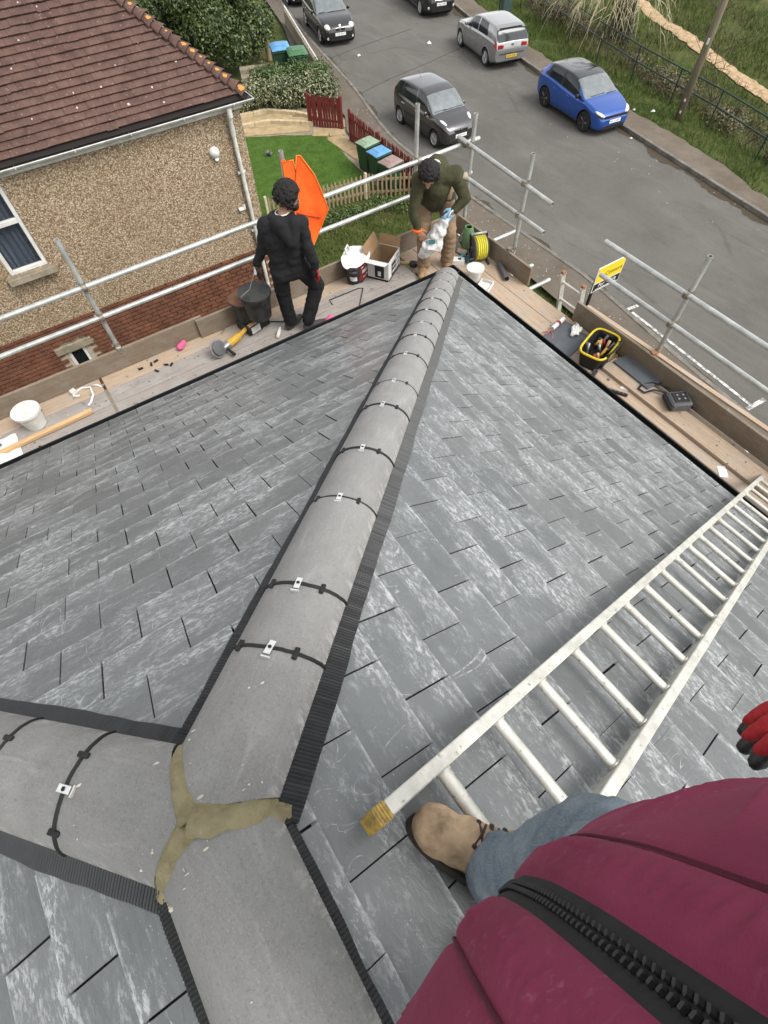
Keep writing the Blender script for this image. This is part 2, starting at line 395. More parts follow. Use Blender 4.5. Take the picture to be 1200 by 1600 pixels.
# black deck painting the shade in the slate joints; walls, eaves
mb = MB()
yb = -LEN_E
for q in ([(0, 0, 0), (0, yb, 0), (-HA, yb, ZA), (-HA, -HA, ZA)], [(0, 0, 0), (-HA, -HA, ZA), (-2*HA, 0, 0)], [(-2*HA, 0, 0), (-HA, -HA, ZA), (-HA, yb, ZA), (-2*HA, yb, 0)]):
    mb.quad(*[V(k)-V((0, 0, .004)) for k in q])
mb.build('roof_deck', M_JOINTSHADE, house)
mb = MB(); mb.box((-HA, yb/2-.15, -2.72), (2*HA-.3, -yb-.3, 5.2)); mb.build('wall', M_BRICKOWN, house)
# gutters: half round trough with fascia
def gutter(mb, p0, p1, out, r=.064):
    p0, p1, out = V(p0), V(p1), V(out); d = (p1-p0).normalized(); N = 8
    for (a, rr) in ((0, r), (1, r-.004)):
        vs = []
        for p in (p0, p1):
            for i in range(N+1):
                an = pi*i/N; vs.append(p+out*(r-rr*cos(an)*1)+V((0, 0, -rr*sin(an))))
        mb.add(vs, [(i, i+1, N+2+i, N+1+i) for i in range(N)])
    e = p0+out*(2*r-.002); mb.tube([e, p1+out*(2*r-.002)], .006, 6)
    mb.box((p0+p1)/2+out*(-.012)+V((0, 0, -.08)), (abs(d.x)*(p1-p0).length+abs(out.x)*.02, abs(d.y)*(p1-p0).length+abs(out.y)*.02, .16))
mb = MB(); gutter(mb, (-.01, .11, -.03), (-.01, yb, -.03), (1, 0, 0)); mb.build('gutter', M_GUT, house, smooth=40)
mb = MB(); gutter(mb, (.11, -.012, -.033), (-2*HA, -.012, -.033), (0, 1, 0)); mb.build('gutter', M_GUT, house, smooth=40)

# ---- hip and ridge tiles: half round, laid along three arms from the apex
S2 = sqrt(.5); TW = .130
ARMS = {'hip': (V((S2, S2, 0)), TP*S2), 'left_hip': (V((-S2, S2, 0)), TP*S2), 'ridge': (V((0, -1, 0)), 0.)}
APX = V((-HA-.03, -HA+.012, ZA))
def roofz(x, y): return min(-x*TP, -y*TP, (x+2*HA)*TP)
def _edges(arm):
    dr, fall = ARMS[arm]; side = V((dr.y, -dr.x, 0)); t = .6; c = APX+dr*t
    z = [roofz((c+side*s*TW).x, (c+side*s*TW).y)-(APX.z-fall*t) for s in (-1, 1)]
    return (z[0]+z[1])/2, (z[1]-z[0])/2
HC = {'hip': .128, 'left_hip': .128, 'ridge': .142}; EDG = {k: _edges(k) for k in ARMS}
def arm_pt(arm, t, d, lift=0):     # t plan distance from apex, d across (right positive looking outward)
    dr, fall = ARMS[arm]; side = V((dr.y, -dr.x, 0)); em, tilt = EDG[arm]; H = HC[arm]; x = max(-1, min(1, d/TW))
    z = em+.016+H*sqrt(max(0, 1-x*x*.995))**1.05+tilt*x-H*.05
    nz = sqrt(max(.02, 1-(x*.93)**2)); nn = side*(x*.93)+V((0, 0, nz))
    return APX+dr*t+side*d+V((0, 0, z-fall*t))+nn*lift
MITRE = {'hip': (1.0, .414), 'left_hip': (.414, 1.0), 'ridge': (.414, .414)}   # (left d<0, right d>0)
def hip_tile(arm, t0, t1, mitre=False, end=False):
    N = 22; ds = [TW*sin(pi/2*(-1+2*j/N)) for j in range(N+1)]; nt = 7
    ts = lambda d: (.018+abs(d)*MITRE[arm][0 if d < 0 else 1]) if mitre else t0+.0035
    mb = MB(); jit = random.uniform(-.0035, .0035); slew = random.uniform(-.004, .004)
    def fn(lift):
        return lambda u, v: arm_pt(arm, lerp(ts(ds[int(round(v*N))]), t1-.0035, u), ds[int(round(v*N))], lift)+V((0, 0, jit+slew*(u-.5)))
    b0 = mb.grid(fn(0), nt, N+1); b1 = mb.grid(fn(-.013), nt, N+1); n1 = N+1
    mb.f[len(mb.f)-(nt-1)*N:] = [tuple(reversed(f)) for f in mb.f[len(mb.f)-(nt-1)*N:]]
    for j in range(N):
        mb.add([], []); mb.f.append((b0+j, b1+j, b1+j+1, b0+j+1)); mb.m.append(0)
        e = (nt-1)*n1; mb.f.append((b0+e+j, b0+e+j+1, b1+e+j+1, b1+e+j)); mb.m.append(0)
    for i in range(nt-1):
        mb.f.append((b0+i*n1, b0+(i+1)*n1, b1+(i+1)*n1, b1+i*n1)); mb.m.append(0)
        mb.f.append((b0+i*n1+N, b1+i*n1+N, b1+(i+1)*n1+N, b0+(i+1)*n1+N)); mb.m.append(0)
    if end:       # closed end at the eaves corner
        e = (nt-1)*n1; mb.f.append(tuple(b0+e+j for j in range(n1))); mb.m.append(0)
    me = mb.mesh('t', M_HIP)
    bm = bmesh.new(); bm.from_mesh(me); bmesh.ops.recalc_face_normals(bm, faces=bm.faces); bm.to_mesh(me); bm.free()
    # local frame: x along the arm so that the material's grain runs with the tile
    dr, fall = ARMS[arm]; R = align(dr-V((0, 0, fall))).to_4x4(); o3 = arm_pt(arm, (t0+t1)/2, 0); Mx = Matrix.Translation(o3) @ R
    me.transform(Mx.inverted()); me.polygons.foreach_set('use_smooth', [True]*len(me.polygons)); me.set_sharp_from_angle(angle=radians(45))
    me.name = 'hip_tile'; ob = link(bpy.data.objects.new('hip_tile' if arm != 'ridge' else 'ridge_tile', me), house); ob.matrix_local = Mx
    ob['_inv'] = 0; del ob['_inv']
    return ob, Mx
def joint(arm, t, tile, Mx, clip=True):      # black seal with lugs and a steel clip over the joint
    inv = Mx.inverted(); mb = MB(); N = 26
    ds = [TW*sin(pi/2*(-1+2*j/N)*.985) for j in range(N+1)]
    mb.tube([inv @ arm_pt(arm, t+random.uniform(-.0008, .0008), d, -.0005) for d in ds], .0058, 6)
    for d in (-.085, .066):
        a, b = arm_pt(arm, t-.017, d, .003), arm_pt(arm, t+.017, d, .003); mb.box(inv @ ((a+b)/2), (.036, .013, .008), bev=.002)
    mb.build('joint_seal', M_GASK, tile, smooth=50)
    if clip:
        mb = MB(); d = random.uniform(-.008, .004); c = inv @ arm_pt(arm, t, d, .0045); rz = random.uniform(-.12, .12)
        mb.box(c, (.042, .017, .0025), Rz(rz), bev=.0008); mb.box(c+V((-.03, 0, -.002)), (.004, .024, .007), Rz(rz)); mb.build('clip', M_CLIP, tile)
        mb = MB(); mb.lathe([(.005, 0), (.005, .002), (.0025, .0025), (.002, .001), (0, .001)], c+V((0, 0, .001)), 10); mb.build('screw', M_GASK, tile, smooth=40)
hipj = [0, .379, .594, 1.012, 1.36, 1.78, 2.07, 2.495, 2.86, 3.15, 3.49, 3.84, 4.17, 4.52, 4.86, 5.16]
SQ2 = sqrt(2)
for i in range(len(hipj)-1):
    tl_, Mx = hip_tile('hip', hipj[i], hipj[i+1], mitre=(i == 0), end=(i == len(hipj)-2))
    if i < len(hipj)-2: joint('hip', hipj[i+1], tl_, Mx)
lj = [0, .345, .62, 1.0, 1.38]+[1.38+.38*k for k in range(1, 11)]
for i in range(len(lj)-1):
    tl_, Mx = hip_tile('left_hip', lj[i], lj[i+1], mitre=(i == 0)); joint('left_hip', lj[i+1], tl_, Mx)
for i, (a, b) in enumerate([(0, .47)]+[(.47+.45*k, .92+.45*k) for k in range(9)]):
    tl_, Mx = hip_tile('ridge', a, b, mitre=(i == 0)); joint('ridge', b, tl_, Mx)
# ribbed flashing on both sides of every arm
def flashing(arm, sgn, t0, t1, w0):
    mb = MB(); dr, fall = ARMS[arm]; side = V((dr.y, -dr.x, 0)); slope = TP*S2 if arm != 'ridge' else TP
    n = int((t1-t0)/.0042); out = []; ph = random.random()*9
    for i in range(n+1):
        t = t0+(t1-t0)*i/n; rib = (.0045 if i % 2 else 0.)+random.uniform(0, .0008); w = w0+.007*noise.noise(V((t*3.1+ph, ph, 0)))+.004*noise.noise(V((t*11+ph, 3, 0)))
        for d in (TW-.03, TW+.006, w):
            tt = max(t-.04, d*MITRE[arm][0 if sgn < 0 else 1]-.04)
            q = APX+dr*tt+side*(sgn*d); out.append(V((q.x, q.y, roofz(q.x, q.y)+(.023 if d < w else .0195)+rib)))
    fs = []
    for i in range(n):
        for j in range(2): fs.append((i*3+j, (i+1)*3+j, (i+1)*3+j+1, i*3+j+1))
    mb.add(out, fs); mb.build('ribbed_flashing', M_RIB, house)
flashing('hip', 1, .045, 5.17, .180); flashing('hip', -1, .125, 5.17, .162)
flashing('left_hip', 1, .125, 5.2, .166); flashing('left_hip', -1, .06, 5.2, .174)
flashing('ridge', 1, .05, 4.6, .156); flashing('ridge', -1, .05, 4.6, .145)
# mortar in the three-way mitre
mb = MB()
WMO = {'ridge': .026, 'hipleft_hip': .021, 'left_hipridge': .022}
def mortar_arm(ang, armA, armB, L):
    dirv = V((cos(ang), sin(ang), 0)); perp = V((-dirv.y, dirv.x, 0)); N = 44; K = 14; out = []
    for i in range(N+1):
        m = L*i/N
        for j in range(K+1):
            w = (WMO[armB if armA == 'hip' and armB == 'ridge' else armA+armB]+.005*noise.noise(V((m*26, ang*3, 3*(j > 4))))+.0025*noise.noise(V((m*90, ang, 7*(j > 4))))+(.003*(1-m/.05) if m < .05 else 0))*(1 if m < L*.85 else 1-.35*((m-L*.85)/(L*.15))**2)*(j/K*2-1)
            P = APX+dirv*m+perp*w; h = []
            for arm in (armA, armB):
                dr, fall = ARMS[arm]; side = V((dr.y, -dr.x, 0)); q = P-APX; t, d = q.dot(dr), q.dot(side)
                if abs(d) <= TW: h.append(arm_pt(arm, max(t, -.03), d).z)
                else:
                    h.append(arm_pt(arm, t, TW*(.999 if d > 0 else -.999)).z-(abs(d)-TW)*.6)
            z = sum(h)/len(h)+.012*(1-(2*j/K-1)**2)-.006*abs(2*j/K-1)**6+.005*noise.noise(V((P.x*28, P.y*28, 1)))+.004*noise.noise(V((P.x*75, P.y*75, 2)))+.0022*noise.noise(V((P.x*190, P.y*190, 3)))+.001
            out.append(V((P.x, P.y, z)))
    fs = [(i*(K+1)+j, (i+1)*(K+1)+j, (i+1)*(K+1)+j+1, i*(K+1)+j+1) for i in range(N) for j in range(K)]
    mb.add(out, fs)
mortar_arm(radians(90), 'hip', 'left_hip', .185); mortar_arm(radians(-27), 'hip', 'ridge', .168); mortar_arm(radians(202.5), 'left_hip', 'ridge', .16)
mb.build('mortar', M_MORT, house, smooth=True)
# pale mortar smears left along the tile ends
for k in range(26):
    arm = random.choice(['hip', 'left_hip', 'ridge']); d = random.uniform(-.1, .11); t = .037+abs(d)*MITRE[arm][0 if d < 0 else 1]+abs(random.gauss(0, .010))
    if arm == 'hip' and k % 3 == 0: t += random.random()*.06
    r = random.uniform(.001, .0026); mb = MB(); c = arm_pt(arm, t, d, .0004); mb.lathe([(r, 0), (r*.8, .0006), (0, .0008)], c, 7, sx=random.uniform(.5, 3.5), sy=random.uniform(.5, 2)); mb.build('mortar_splash', M_MORT2, house, smooth=True)
for k in range(7):
    arm = random.choice(['left_hip', 'ridge', 'hip']); d = random.uniform(-.09, .09); t = random.uniform(.12, .4); r = random.uniform(.0012, .0035)
    mb = MB(); c = arm_pt(arm, t, d, .0004); mb.lathe([(r, 0), (r*.8, .0008), (0, .0012)], c, 7, sx=random.uniform(.6, 2.4)); mb.build('mortar_splash', M_MORT2, house, smooth=True)

# ================================================================== roof ladder
LY, LS, LA, LW, LH = -3.9291, 3.9399, .0678, .2898, .09
_, _, e2r, nr = SLOPES['road']; ds_ = -e2r; yv = V((0, 1, 0))
dl = ds_*cos(LA)+yv*sin(LA); dw = -ds_*sin(LA)+yv*cos(LA)
O = V((0, LY, 0))-ds_*LS+nr*LH
lad = thing('roof_ladder', 'long pale aluminium ladder lying down the slate roof past the eaves', 'ladder', O)
lad.matrix_world = Matrix.Translation(O) @ Matrix((dl, dw, nr)).transposed().to_4x4()
NR = 21; sw_, sh_ = .034, .062
for yy in (.017, -LW-.017):
    mb = MB(); x0, x1 = -.215, NR*.25+.1
    # box section stile with small lips
    mb.box(((x0+x1)/2, yy, -.016), (x1-x0, sw_, sh_), bev=.003); mb.build('stile', M_ALU, lad, smooth=40)
    mb = MB(); mb.box((x0+.008, yy, -.016), (.038, sw_+.005, sh_+.005), bev=.003)
    for k in range(4): mb.box((x0-.006+k*.008, yy, .0185), (.003, sw_+.003, .0025))
    mb.build('end_cap', M_YCAP, lad, smooth=40)
for i in range(0, NR+1):
    mb = MB(); mb.tube([(i*.25, .004, -.012), (i*.25, -LW-.004, -.012)], .0185, 12, flat=.82)
    mb.tube([(i*.25, -.001, -.012), (i*.25, -.006, -.012)], .021, 12); mb.tube([(i*.25, -LW+.001, -.012), (i*.25, -LW+.006, -.012)], .021, 12)
    mb.build('rung', M_ALU, lad, smooth=50)

# ================================================================== scaffold
ZP = -.45; XR, YL = 1.07, 1.25; TR = .0242
sc = thing('scaffold', 'tube scaffold with wooden boards and toe boards wrapped around the slate roof', 'scaffold', (0, 0, 0))
def tube_part(name, p0, p1, m=None):
    p0, p1 = V(p0), V(p1); mb = MB(); L = (p1-p0).length; mb.pipe((0, 0, 0), (L, 0, 0), TR, .004, 16)
    o = mb.build(name, m or M_GALV, sc, smooth=40); o.matrix_local = Matrix.Translation(p0) @ align(p1-p0).to_4x4(); return o
def coupler(p, d1, d2, m=None):
    mb = MB(); p = V(p)
    for k, d in enumerate((V(d1).normalized(), V(d2).normalized())):
        off = V(d1).cross(V(d2)).normalized()*(.026 if k == 0 else -.026); c = p+off
        mb.tube([c-d*.026, c+d*.026], TR+.0075, 14); s_ = d.cross(off).normalized()
        mb.box(c+s_*.04, (.034, .022, .026), align(d), bev=.004); mb.tube([c+s_*.04-off*1.0, c+s_*.04+off*1.3], .0055, 6); mb.tube([c+s_*.04+off*1.1, c+s_*.04+off*1.35], .011, 6)
    mb.build('coupler', m or M_COUP, sc, smooth=40)
Z1, Z2 = .50, .155
# road side guard rails (two bays) and neighbour side rails
R1 = [((XR, 1.32, .585), (XR, -.28, .50)), ((XR, -1.04, .47), (XR, -6.5, .40)), ((XR, 1.2, .225), (XR, -.26, .185)), ((XR, -1.12, .155), (XR, -6.5, .06))]
for a, b in R1: tube_part('guard_rail', a, b)
tube_part('guard_rail', (-8.2, YL, .43), (1.33, YL, .53)); tube_part('guard_rail', (-8.2, YL, .12), (1.27, YL, .17))
STD = [(1.12, 1.12, .87), (1.118, .165, .81), (1.118, -2.035, .81), (1.118, -5.0, .8), (-3.442, 1.30, .92), (-1.20, 1.31, 1.03), (.45, 1.31, 1.05), (-6.2, 1.3, .9)]
for (x, y, z) in STD: tube_part('standard', (x, y, -5.28), (x, y, z))
for y in (1.12, .165): coupler((XR+.024, y, lerp(.56, .525, 1 if y < 1 else 0)+.01), (0, 1, 0), (0, 0, 1)); coupler((XR+.024, y, .215 if y > 1 else .195), (0, 1, 0), (0, 0, 1))
coupler((XR+.024, -2.035, .455), (0, 1, 0), (0, 0, 1)); coupler((XR+.024, -2.035, .137), (0, 1, 0), (0, 0, 1))
coupler((-3.442, YL+.025, .48), (1, 0, 0), (0, 0, 1)); coupler((-3.442, YL+.025, .14), (1, 0, 0), (0, 0, 1))
coupler((.45, YL+.03, .52), (1, 0, 0), (0, 0, 1)); coupler((-1.20, YL+.03, .142), (1, 0, 0), (0, 0, 1)); coupler((1.1, YL+.0, .55), (1, 0, 0), (0, 0, 1)); coupler((1.1, YL, .185), (1, 0, 0), (0, 0, 1))
coupler((1.07, .165, -.215), (0, 1, 0), (0, 0, 1)); coupler((1.085, -2.035, -.23), (0, 1, 0), (0, 0, 1), M_RUST); coupler((-3.442, 1.24, -.215), (1, 0, 0), (0, 0, 1))
# transoms sticking out below the boards
for y, x1 in ((.80, 1.78), (.1, 1.45), (-.24, 1.42), (-1.9, 1.22), (-3.3, 1.2), (-5, 1.2)): tube_part('transom', (.14, y, ZP-.085), (x1, y, ZP-.085))
for x in (-7, -5.2, -3.5, -1.6, -.2): tube_part('transom', (x, .12, ZP-.085), (x, 1.4, ZP-.085))
tube_part('ledger', (-8, 1.24, ZP-.14), (1.3, 1.24, ZP-.14)); tube_part('ledger', (1.07, 1.3, ZP-.14), (1.07, -7, ZP-.14))
def board(name, c, L, w, ang, t=.036, m=None, z=ZP, tilt=0):
    mb = MB(); mb.box((0, 0, 0), (L, w, t), bev=.003)
    o = mb.build(name, m or M_BOARD, sc); o.matrix_local = Matrix.Translation(V((c[0], c[1], z-t/2))) @ (Rz(ang) @ Rx(tilt)).to_4x4(); return o
# neighbour side run (boards along x) and road side run (boards along y)
BW = .222
for k in range(5):
    y = .185+k*.227
    for (xa, xb) in ((-8.2, -3.78), (-3.755, .05+.0*k)):
        board('scaffold_board', ((xa+xb)/2, y, 0), xb-xa-.004, BW, 0, m=M_BOARDG if k < 4 else M_BOARD, z=ZP+random.uniform(-.004, .002))
for k in range(4):
    x = .215+k*.227
    for (ya, yb_) in ((1.18, -1.45), (-1.465, -2.62), (-2.635, -7.0)) if k < 2 else ((1.18, -1.72), (-1.735, -7.0)):
        board('scaffold_board', (x, (ya+yb_)/2, 0), ya-yb_-.004, BW, pi/2, z=ZP+.003+random.uniform(-.004, .003), m=M_BOARD if x > .3 else M_BOARD)
# lapped board that runs on past the tool bag
board('scaffold_board', (.80, -4.3, 0), 5.1, .225, pi/2, z=ZP+.042)
# toe boards
def toe(p0, p1, m=None):
    p0, p1 = V(p0), V(p1); mb = MB(); L = (p1-p0).length; mb.box((0, 0, 0), (L, .034, .225), bev=.003)
    o = mb.build('toe_board', m or M_TOE, sc); o.matrix_local = Matrix.Translation((p0+p1)/2) @ align(p1-p0).to_4x4()
zt = ZP+.114
toe((-8.2, 1.205, zt), (-2.52, 1.205, zt+.006)); toe((-2.6, 1.168, zt-.004), (.9, 1.20, zt+.004))
toe((1.025, 1.18, zt+.01), (1.025, -.26, zt)); toe((1.03, -1.0, zt+.005), (1.03, -7, zt-.01))
mb = MB(); mb.box((0, 0, 0), (3.6, .05, .02)); 
o = mb.build('board_edge_strip', M_BOARD, sc); o.location = (1.11, -2.9, -.225); o.rotation_euler = (0, .01, pi/2+.02)
# ================================================================== ground, road, pavements
GZ = -5.3
def m_ground():
    n = NT('rough_grass'); g = n.geo()
    c = n.ramp(n.noise(g, 1.1, 6, .7), [(.3, (.04, .062, .016)), (.5, (.07, .09, .025)), (.7, (.13, .12, .045))])
    c = n.mix(n.ramp(n.noise(g, 9, 5, .75), [(.4, 0.), (.7, .6)]), c, (.045, .065, .014))
    c = n.mix(n.ramp(n.noise(g, .35, 3), [(.52, 0.), (.66, .45)]), c, (.13, .1, .055))
    n.set(c, .95, 0, .1); n.bump(n.noise(g, 22, 6, .8), .9, .05); return n.m
M_GRASS = m_ground()
def m_asph():
    n = NT('asphalt'); g = n.geo()
    c = n.ramp(n.noise(g, .45, 6, .65), [(.3, (.085, .08, .071)), (.7, (.12, .113, .102))])
    c = n.mix(n.ramp(n.noise(n.map(g, (1.6, .35, 1), rot=(0, 0, .15)), .9, 6, .7, .6), [(.5, 0.), (.72, .5)]), c, (.155, .147, .134))
    c = n.mix(n.ramp(n.noise(n.map(g, (1.5, .5, 1), rot=(0, 0, .2)), 1.9, 8, .8), [(.55, 0.), (.7, .6)]), c, (.06, .057, .052))
    c = n.mix(n.ramp(n.noise(g, 85, 2, .6), [(.45, 0.), (.75, .35)]), c, (.2, .19, .175))
    cr = n.vor(n.map(g, (.55, .28, 1)), .55, feature='DISTANCE_TO_EDGE')
    c = n.mix(n.math('MULTIPLY', n.ramp(cr, [(0, 1.), (.016, 0.)]), n.ramp(n.noise(g, .5, 2), [(.5, 0.), (.6, .3)])), c, (.04, .038, .036))
    n.set(c, .9, 0, .25); n.bump(n.noise(g, 120, 4, .7), .35, .008); return n.m
M_ASPH = m_asph()
def m_pave(name, a, b, moss=.3):
    n = NT(name); g = n.geo()
    c = n.ramp(n.noise(g, .9, 7, .72), [(.3, a), (.7, b)])
    c = n.mix(n.ramp(n.noise(g, 3.1, 6, .75), [(.56, 0.), (.7, moss)]), c, (.075, .062, .042))
    c = n.mix(n.ramp(n.noise(g, 40, 3, .7), [(.6, 0.), (.72, .5)]), c, (.2, .18, .155))
    c = n.mix(n.ramp(n.noise(g, 17, 3, .7), [(.7, 0.), (.74, .5)]), c, (.3, .28, .25))
    n.set(c, .92, 0, .2); n.bump(n.noise(g, 60, 5, .75), .5, .01); return n.m
M_PAVE = m_pave('pavement_tarmac', (.095, .078, .06), (.15, .128, .105))
M_PAVE2 = m_pave('far_pavement_tarmac', (.1, .08, .06), (.17, .14, .11), .5)
M_KERB = mat('kerb_concrete', (.2, .185, .16), .9, col2=(.11, .1, .085), scale=3, bump=.4, bscale=60, world=True)
M_PAINT = mat('worn_road_paint', (.62, .61, .58), .8, col2=(.2, .19, .18), scale=9, lo=.42, hi=.56, world=True)
M_LEAFLIT = mat('gutter_leaf_litter', (.075, .055, .032), .95, col2=(.035, .028, .018), scale=14, bump=.8, bscale=50, world=True)
KN = [(-14, 6.7), (-6, 7.05), (-2, 7.3), (0, 7.5), (2, 7.78), (4, 8.0), (8, 8.0), (12, 8.1), (18, 9.45), (24, 10.7), (29, 12), (45, 16.5), (60, 21)]
KF = [(-14, 11.6), (-6, 13), (2.5, 14.4), (8.5, 15.3), (15, 16.4), (19, 17.4), (23.6, 18.7), (30, 20.8), (45, 26), (60, 31.5)]
FN = [(-14, 5.5), (0, 6.4), (8, 6.95), (14, 7.0), (15.6, 7.75), (20.5, 8.6), (25.6, 10.4), (45, 15), (60, 19.5)]
FF = [(-14, 13.2), (3.2, 15.3), (6.2, 16.05), (9.6, 16.45), (15.2, 17.4), (21, 19), (30, 22.2), (45, 27.6), (60, 33)]
def strip(tabA, tabB, z, y0=-14, y1=60, n=75, wob=0):
    mb = MB(); vs = []
    for i in range(n+1):
        y = y0+(y1-y0)*i/n
        for k, t in enumerate((tabA, tabB)):
            w = wob*noise.noise(V((y*1.7, k*9, z))) if k else 0
            vs.append((sinterp(t, y)+w, y, z))
    mb.add(vs, [(2*i, 2*i+1, 2*i+3, 2*i+2) for i in range(n)]); return mb
mb = MB(); N = 60
def gz(x, y):
    far = max(0, x-sinterp(FF, y)); base = GZ-.03
    if far > 0: base += -.9*min(1, far/6.5)+.25*noise.noise(V((x*.25, y*.25, 0)))*min(1, far/3)   # bank falling to the meadow
    return base
def gfn(u, v):
    x = -140+lerp(0, 1, u)*300; y = -80+v*300; return V((x, y, GZ-.03 if x < 10 else gz(x, y)))
xs = [-160, -60, -20, -9, 0, 4, 8]+[9+.75*k for k in range(50)]+[50, 60, 80, 120, 200, 320]
ys = [-160, -60, -20]+[-12+1.2*k for k in range(52)]+[52, 60, 75, 100, 160, 320]
vs = [V((x, y, gz(x, y))) for x in xs for y in ys]; ny = len(ys)
mb.add(vs, [(i*ny+j, (i+1)*ny+j, (i+1)*ny+j+1, i*ny+j+1) for i in range(len(xs)-1) for j in range(ny-1)])
tag(mb.build('ground', M_GRASS, smooth=True), kind='structure')
tag(strip(KN, KF, GZ).build('road', M_ASPH), kind='structure')
tag(strip(FN, [(y, x-.06) for y, x in KN], GZ+.1).build('pavement', M_PAVE), kind='structure')
tag(strip([(y, x+.06) for y, x in KF], FF, GZ+.1, n=200, wob=.22).build('far_pavement', M_PAVE2), kind='structure')
# kerbs: one stone per 0.9 m
def kerb(name, tab, sg, y0, y1):
    k = bpy.data.objects.new(name, None); link(k); tag(k, kind='structure')
    proto = MB(); proto.box((0, 0, 0), (.895, .13, .22), bev=.012); me = proto.mesh('kerb_stone', M_KERB); y = y0
    while y < y1:
        a, b = V((sinterp(tab, y), y, 0)), V((sinterp(tab, y+.9), y+.9, 0)); d = (b-a)
        o = link(bpy.data.objects.new('kerb_stone', me), k); o.matrix_local = Matrix.Translation((a+b)/2+V((sg*.0, 0, GZ+.11-.1+random.uniform(-.006, .006)))) @ align(d).to_4x4(); o.scale.x = d.length/.9
        y += .9
kerb('kerb', KN, -1, -7, 40); kerb('far_kerb', KF, 1, -2, 34)
# leaf litter in the gutters
for nm, tab, sg, w in (('gutter_litter', KF, -1, .5), ('gutter_litter', KN, 1, .28)):
    mb = MB(); vs = []; n = 260
    for i in range(n+1):
        y = -8+44*i/n; x = sinterp(tab, y)+sg*.06; ww = max(.03, w*(.45+.9*noise.noise(V((y*.8, sg, 2)))+.4*noise.noise(V((y*4, sg, 5)))))
        vs += [(x, y, GZ+.006), (x+sg*ww, y, GZ+.006)]
    mb.add(vs, [(2*i, 2*i+1, 2*i+3, 2*i+2) if sg > 0 else (2*i+1, 2*i, 2*i+2, 2*i+3) for i in range(n)]); tag(mb.build(nm, M_LEAFLIT), kind='structure')
# worn H-bar marking beside the near kerb
mk = bpy.data.objects.new('road_marking', None); link(mk); tag(mk, kind='structure')
for p0, p1, w in (((8.0, 1.95), (7.72, -1.78), .075), ((7.78, 2.12), (8.32, 2.05), .09), ((7.55, -1.78), (8.12, -1.82), .1)):
    a, b = V((*p0, GZ+.005)), V((*p1, GZ+.005)); mb = MB(); mb.box((0, 0, 0), ((b-a).length, w, .003)); o = mb.build('painted_line', M_PAINT, mk); o.matrix_local = Matrix.Translation((a+b)/2+V((0, 0, random.random()*.002))) @ align(b-a).to_4x4()
# joint across the carriageway and a patched manhole outline
M_TAR = mat('tar_joint', (.035, .033, .031), .8)
for pts in ([(8.9, 17.0), (11.0, 17.55), (13.6, 18.0), (16.9, 18.75)], [(8.9, 20.6), (12, 21.2), (15.5, 21.6)]):
    mb = MB(); mb.tube([V((x+.04*noise.noise(V((x*3, y, 0))), y, GZ-.004)) for (x0, y0), (x1, y1) in zip(pts, pts[1:]) for x, y in [(lerp(x0, x1, k/8), lerp(y0, y1, k/8)) for k in range(8)]], .02, 6, flat=.6)
    tag(mb.build('tar_joint', M_TAR), kind='structure')
# meadow path beyond the railings
M_CHIP = mat('woodchip_path', (.5, .35, .21), .95, col2=(.24, .17, .09), scale=5, bump=.8, bscale=30, world=True)
PA = [(4, 22.2), (9.1, 23.9), (13.5, 25.6), (17.1, 27.3), (24, 30.5), (36, 36)]
mb = MB(); vs = []; n = 120
for i in range(n+1):
    y = 3+32*i/n; xc = sinterp(PA, y)+.45; w = .36+.14*noise.noise(V((y*2.1, 0, 0)))
    for s_ in (-1, 0, 1): vs.append((xc+s_*w, y-s_*.35*w, gz(xc+s_*w, y)+.035+.02*(s_ == 0)))
mb.add(vs, [(3*i+j, 3*i+j+1, 3*i+j+4, 3*i+j+3) for i in range(n) for j in range(2)]); tag(mb.build('meadow_path', M_CHIP), kind='structure')

# ---- grass blades (verge, meadow, garden)
def m_blade(name, a, b, c):
    n = NT(name); g = n.geo(); col = n.ramp(n.noise(g, 2.2, 5, .75), [(.3, a), (.52, b), (.72, c)])
    col = n.mix(n.ramp(n.noise(g, .5, 3), [(.45, 0.), (.65, .5)]), col, c); n.set(col, .75, 0, .2); return n.m
M_BLV = m_blade('verge_blades', (.04, .07, .015), (.09, .135, .03), (.15, .16, .058))
M_BLM = m_blade('meadow_blades', (.045, .07, .016), (.08, .105, .026), (.15, .15, .055))
M_BLL = m_blade('lawn_blades', (.05, .1, .016), (.085, .15, .026), (.12, .18, .045))
def blades(name, n, sampler, hmin, hmax, m, w=.012, label=None):
    mb = MB(); vs = []; fs = []
    for i in range(n):
        p = sampler()
        if p is None: continue
        h = random.uniform(hmin, hmax); a = random.random()*2*pi; d = V((cos(a), sin(a), 0)); l = V((random.gauss(0, .35), random.gauss(0, .35), 1)).normalized()*h; ww = w*random.uniform(.6, 1.4)
        b = len(vs); q = V(p); vs += [q-d*ww, q+d*ww, q+l+V((l.x, l.y, 0))*.4]; fs.append((b, b+1, b+2))
    mb.add(vs, fs); return tag(mb.build(name, m), label, 'grass' if label else None, kind='stuff')
def s_verge():
    y = random.uniform(-1, 27); x0 = sinterp(FF, y); x = x0+random.random()**1.2*2.6+.05
    if noise.noise(V((x*.9, y*.9, 4)))+random.uniform(-.2, .5) < -.12: return None
    return (x+.12*noise.noise(V((y*2, 0, 0))), y, gz(x, y)-.01)
blades('verge_grass', 42000, s_verge, .06, .2, M_BLV, .011, 'rough green verge grass between far pavement and railings')
def s_mead():
    y = random.uniform(-1, 36); x = sinterp(FF, y)+2.2+random.random()*14
    pc = sinterp(PA, y)+.45
    if abs(x-pc) < .5: return None
    if noise.noise(V((x*.5, y*.5, 7))) < -.25 and random.random() < .8: return None
    return (x, y, gz(x, y)-.02)
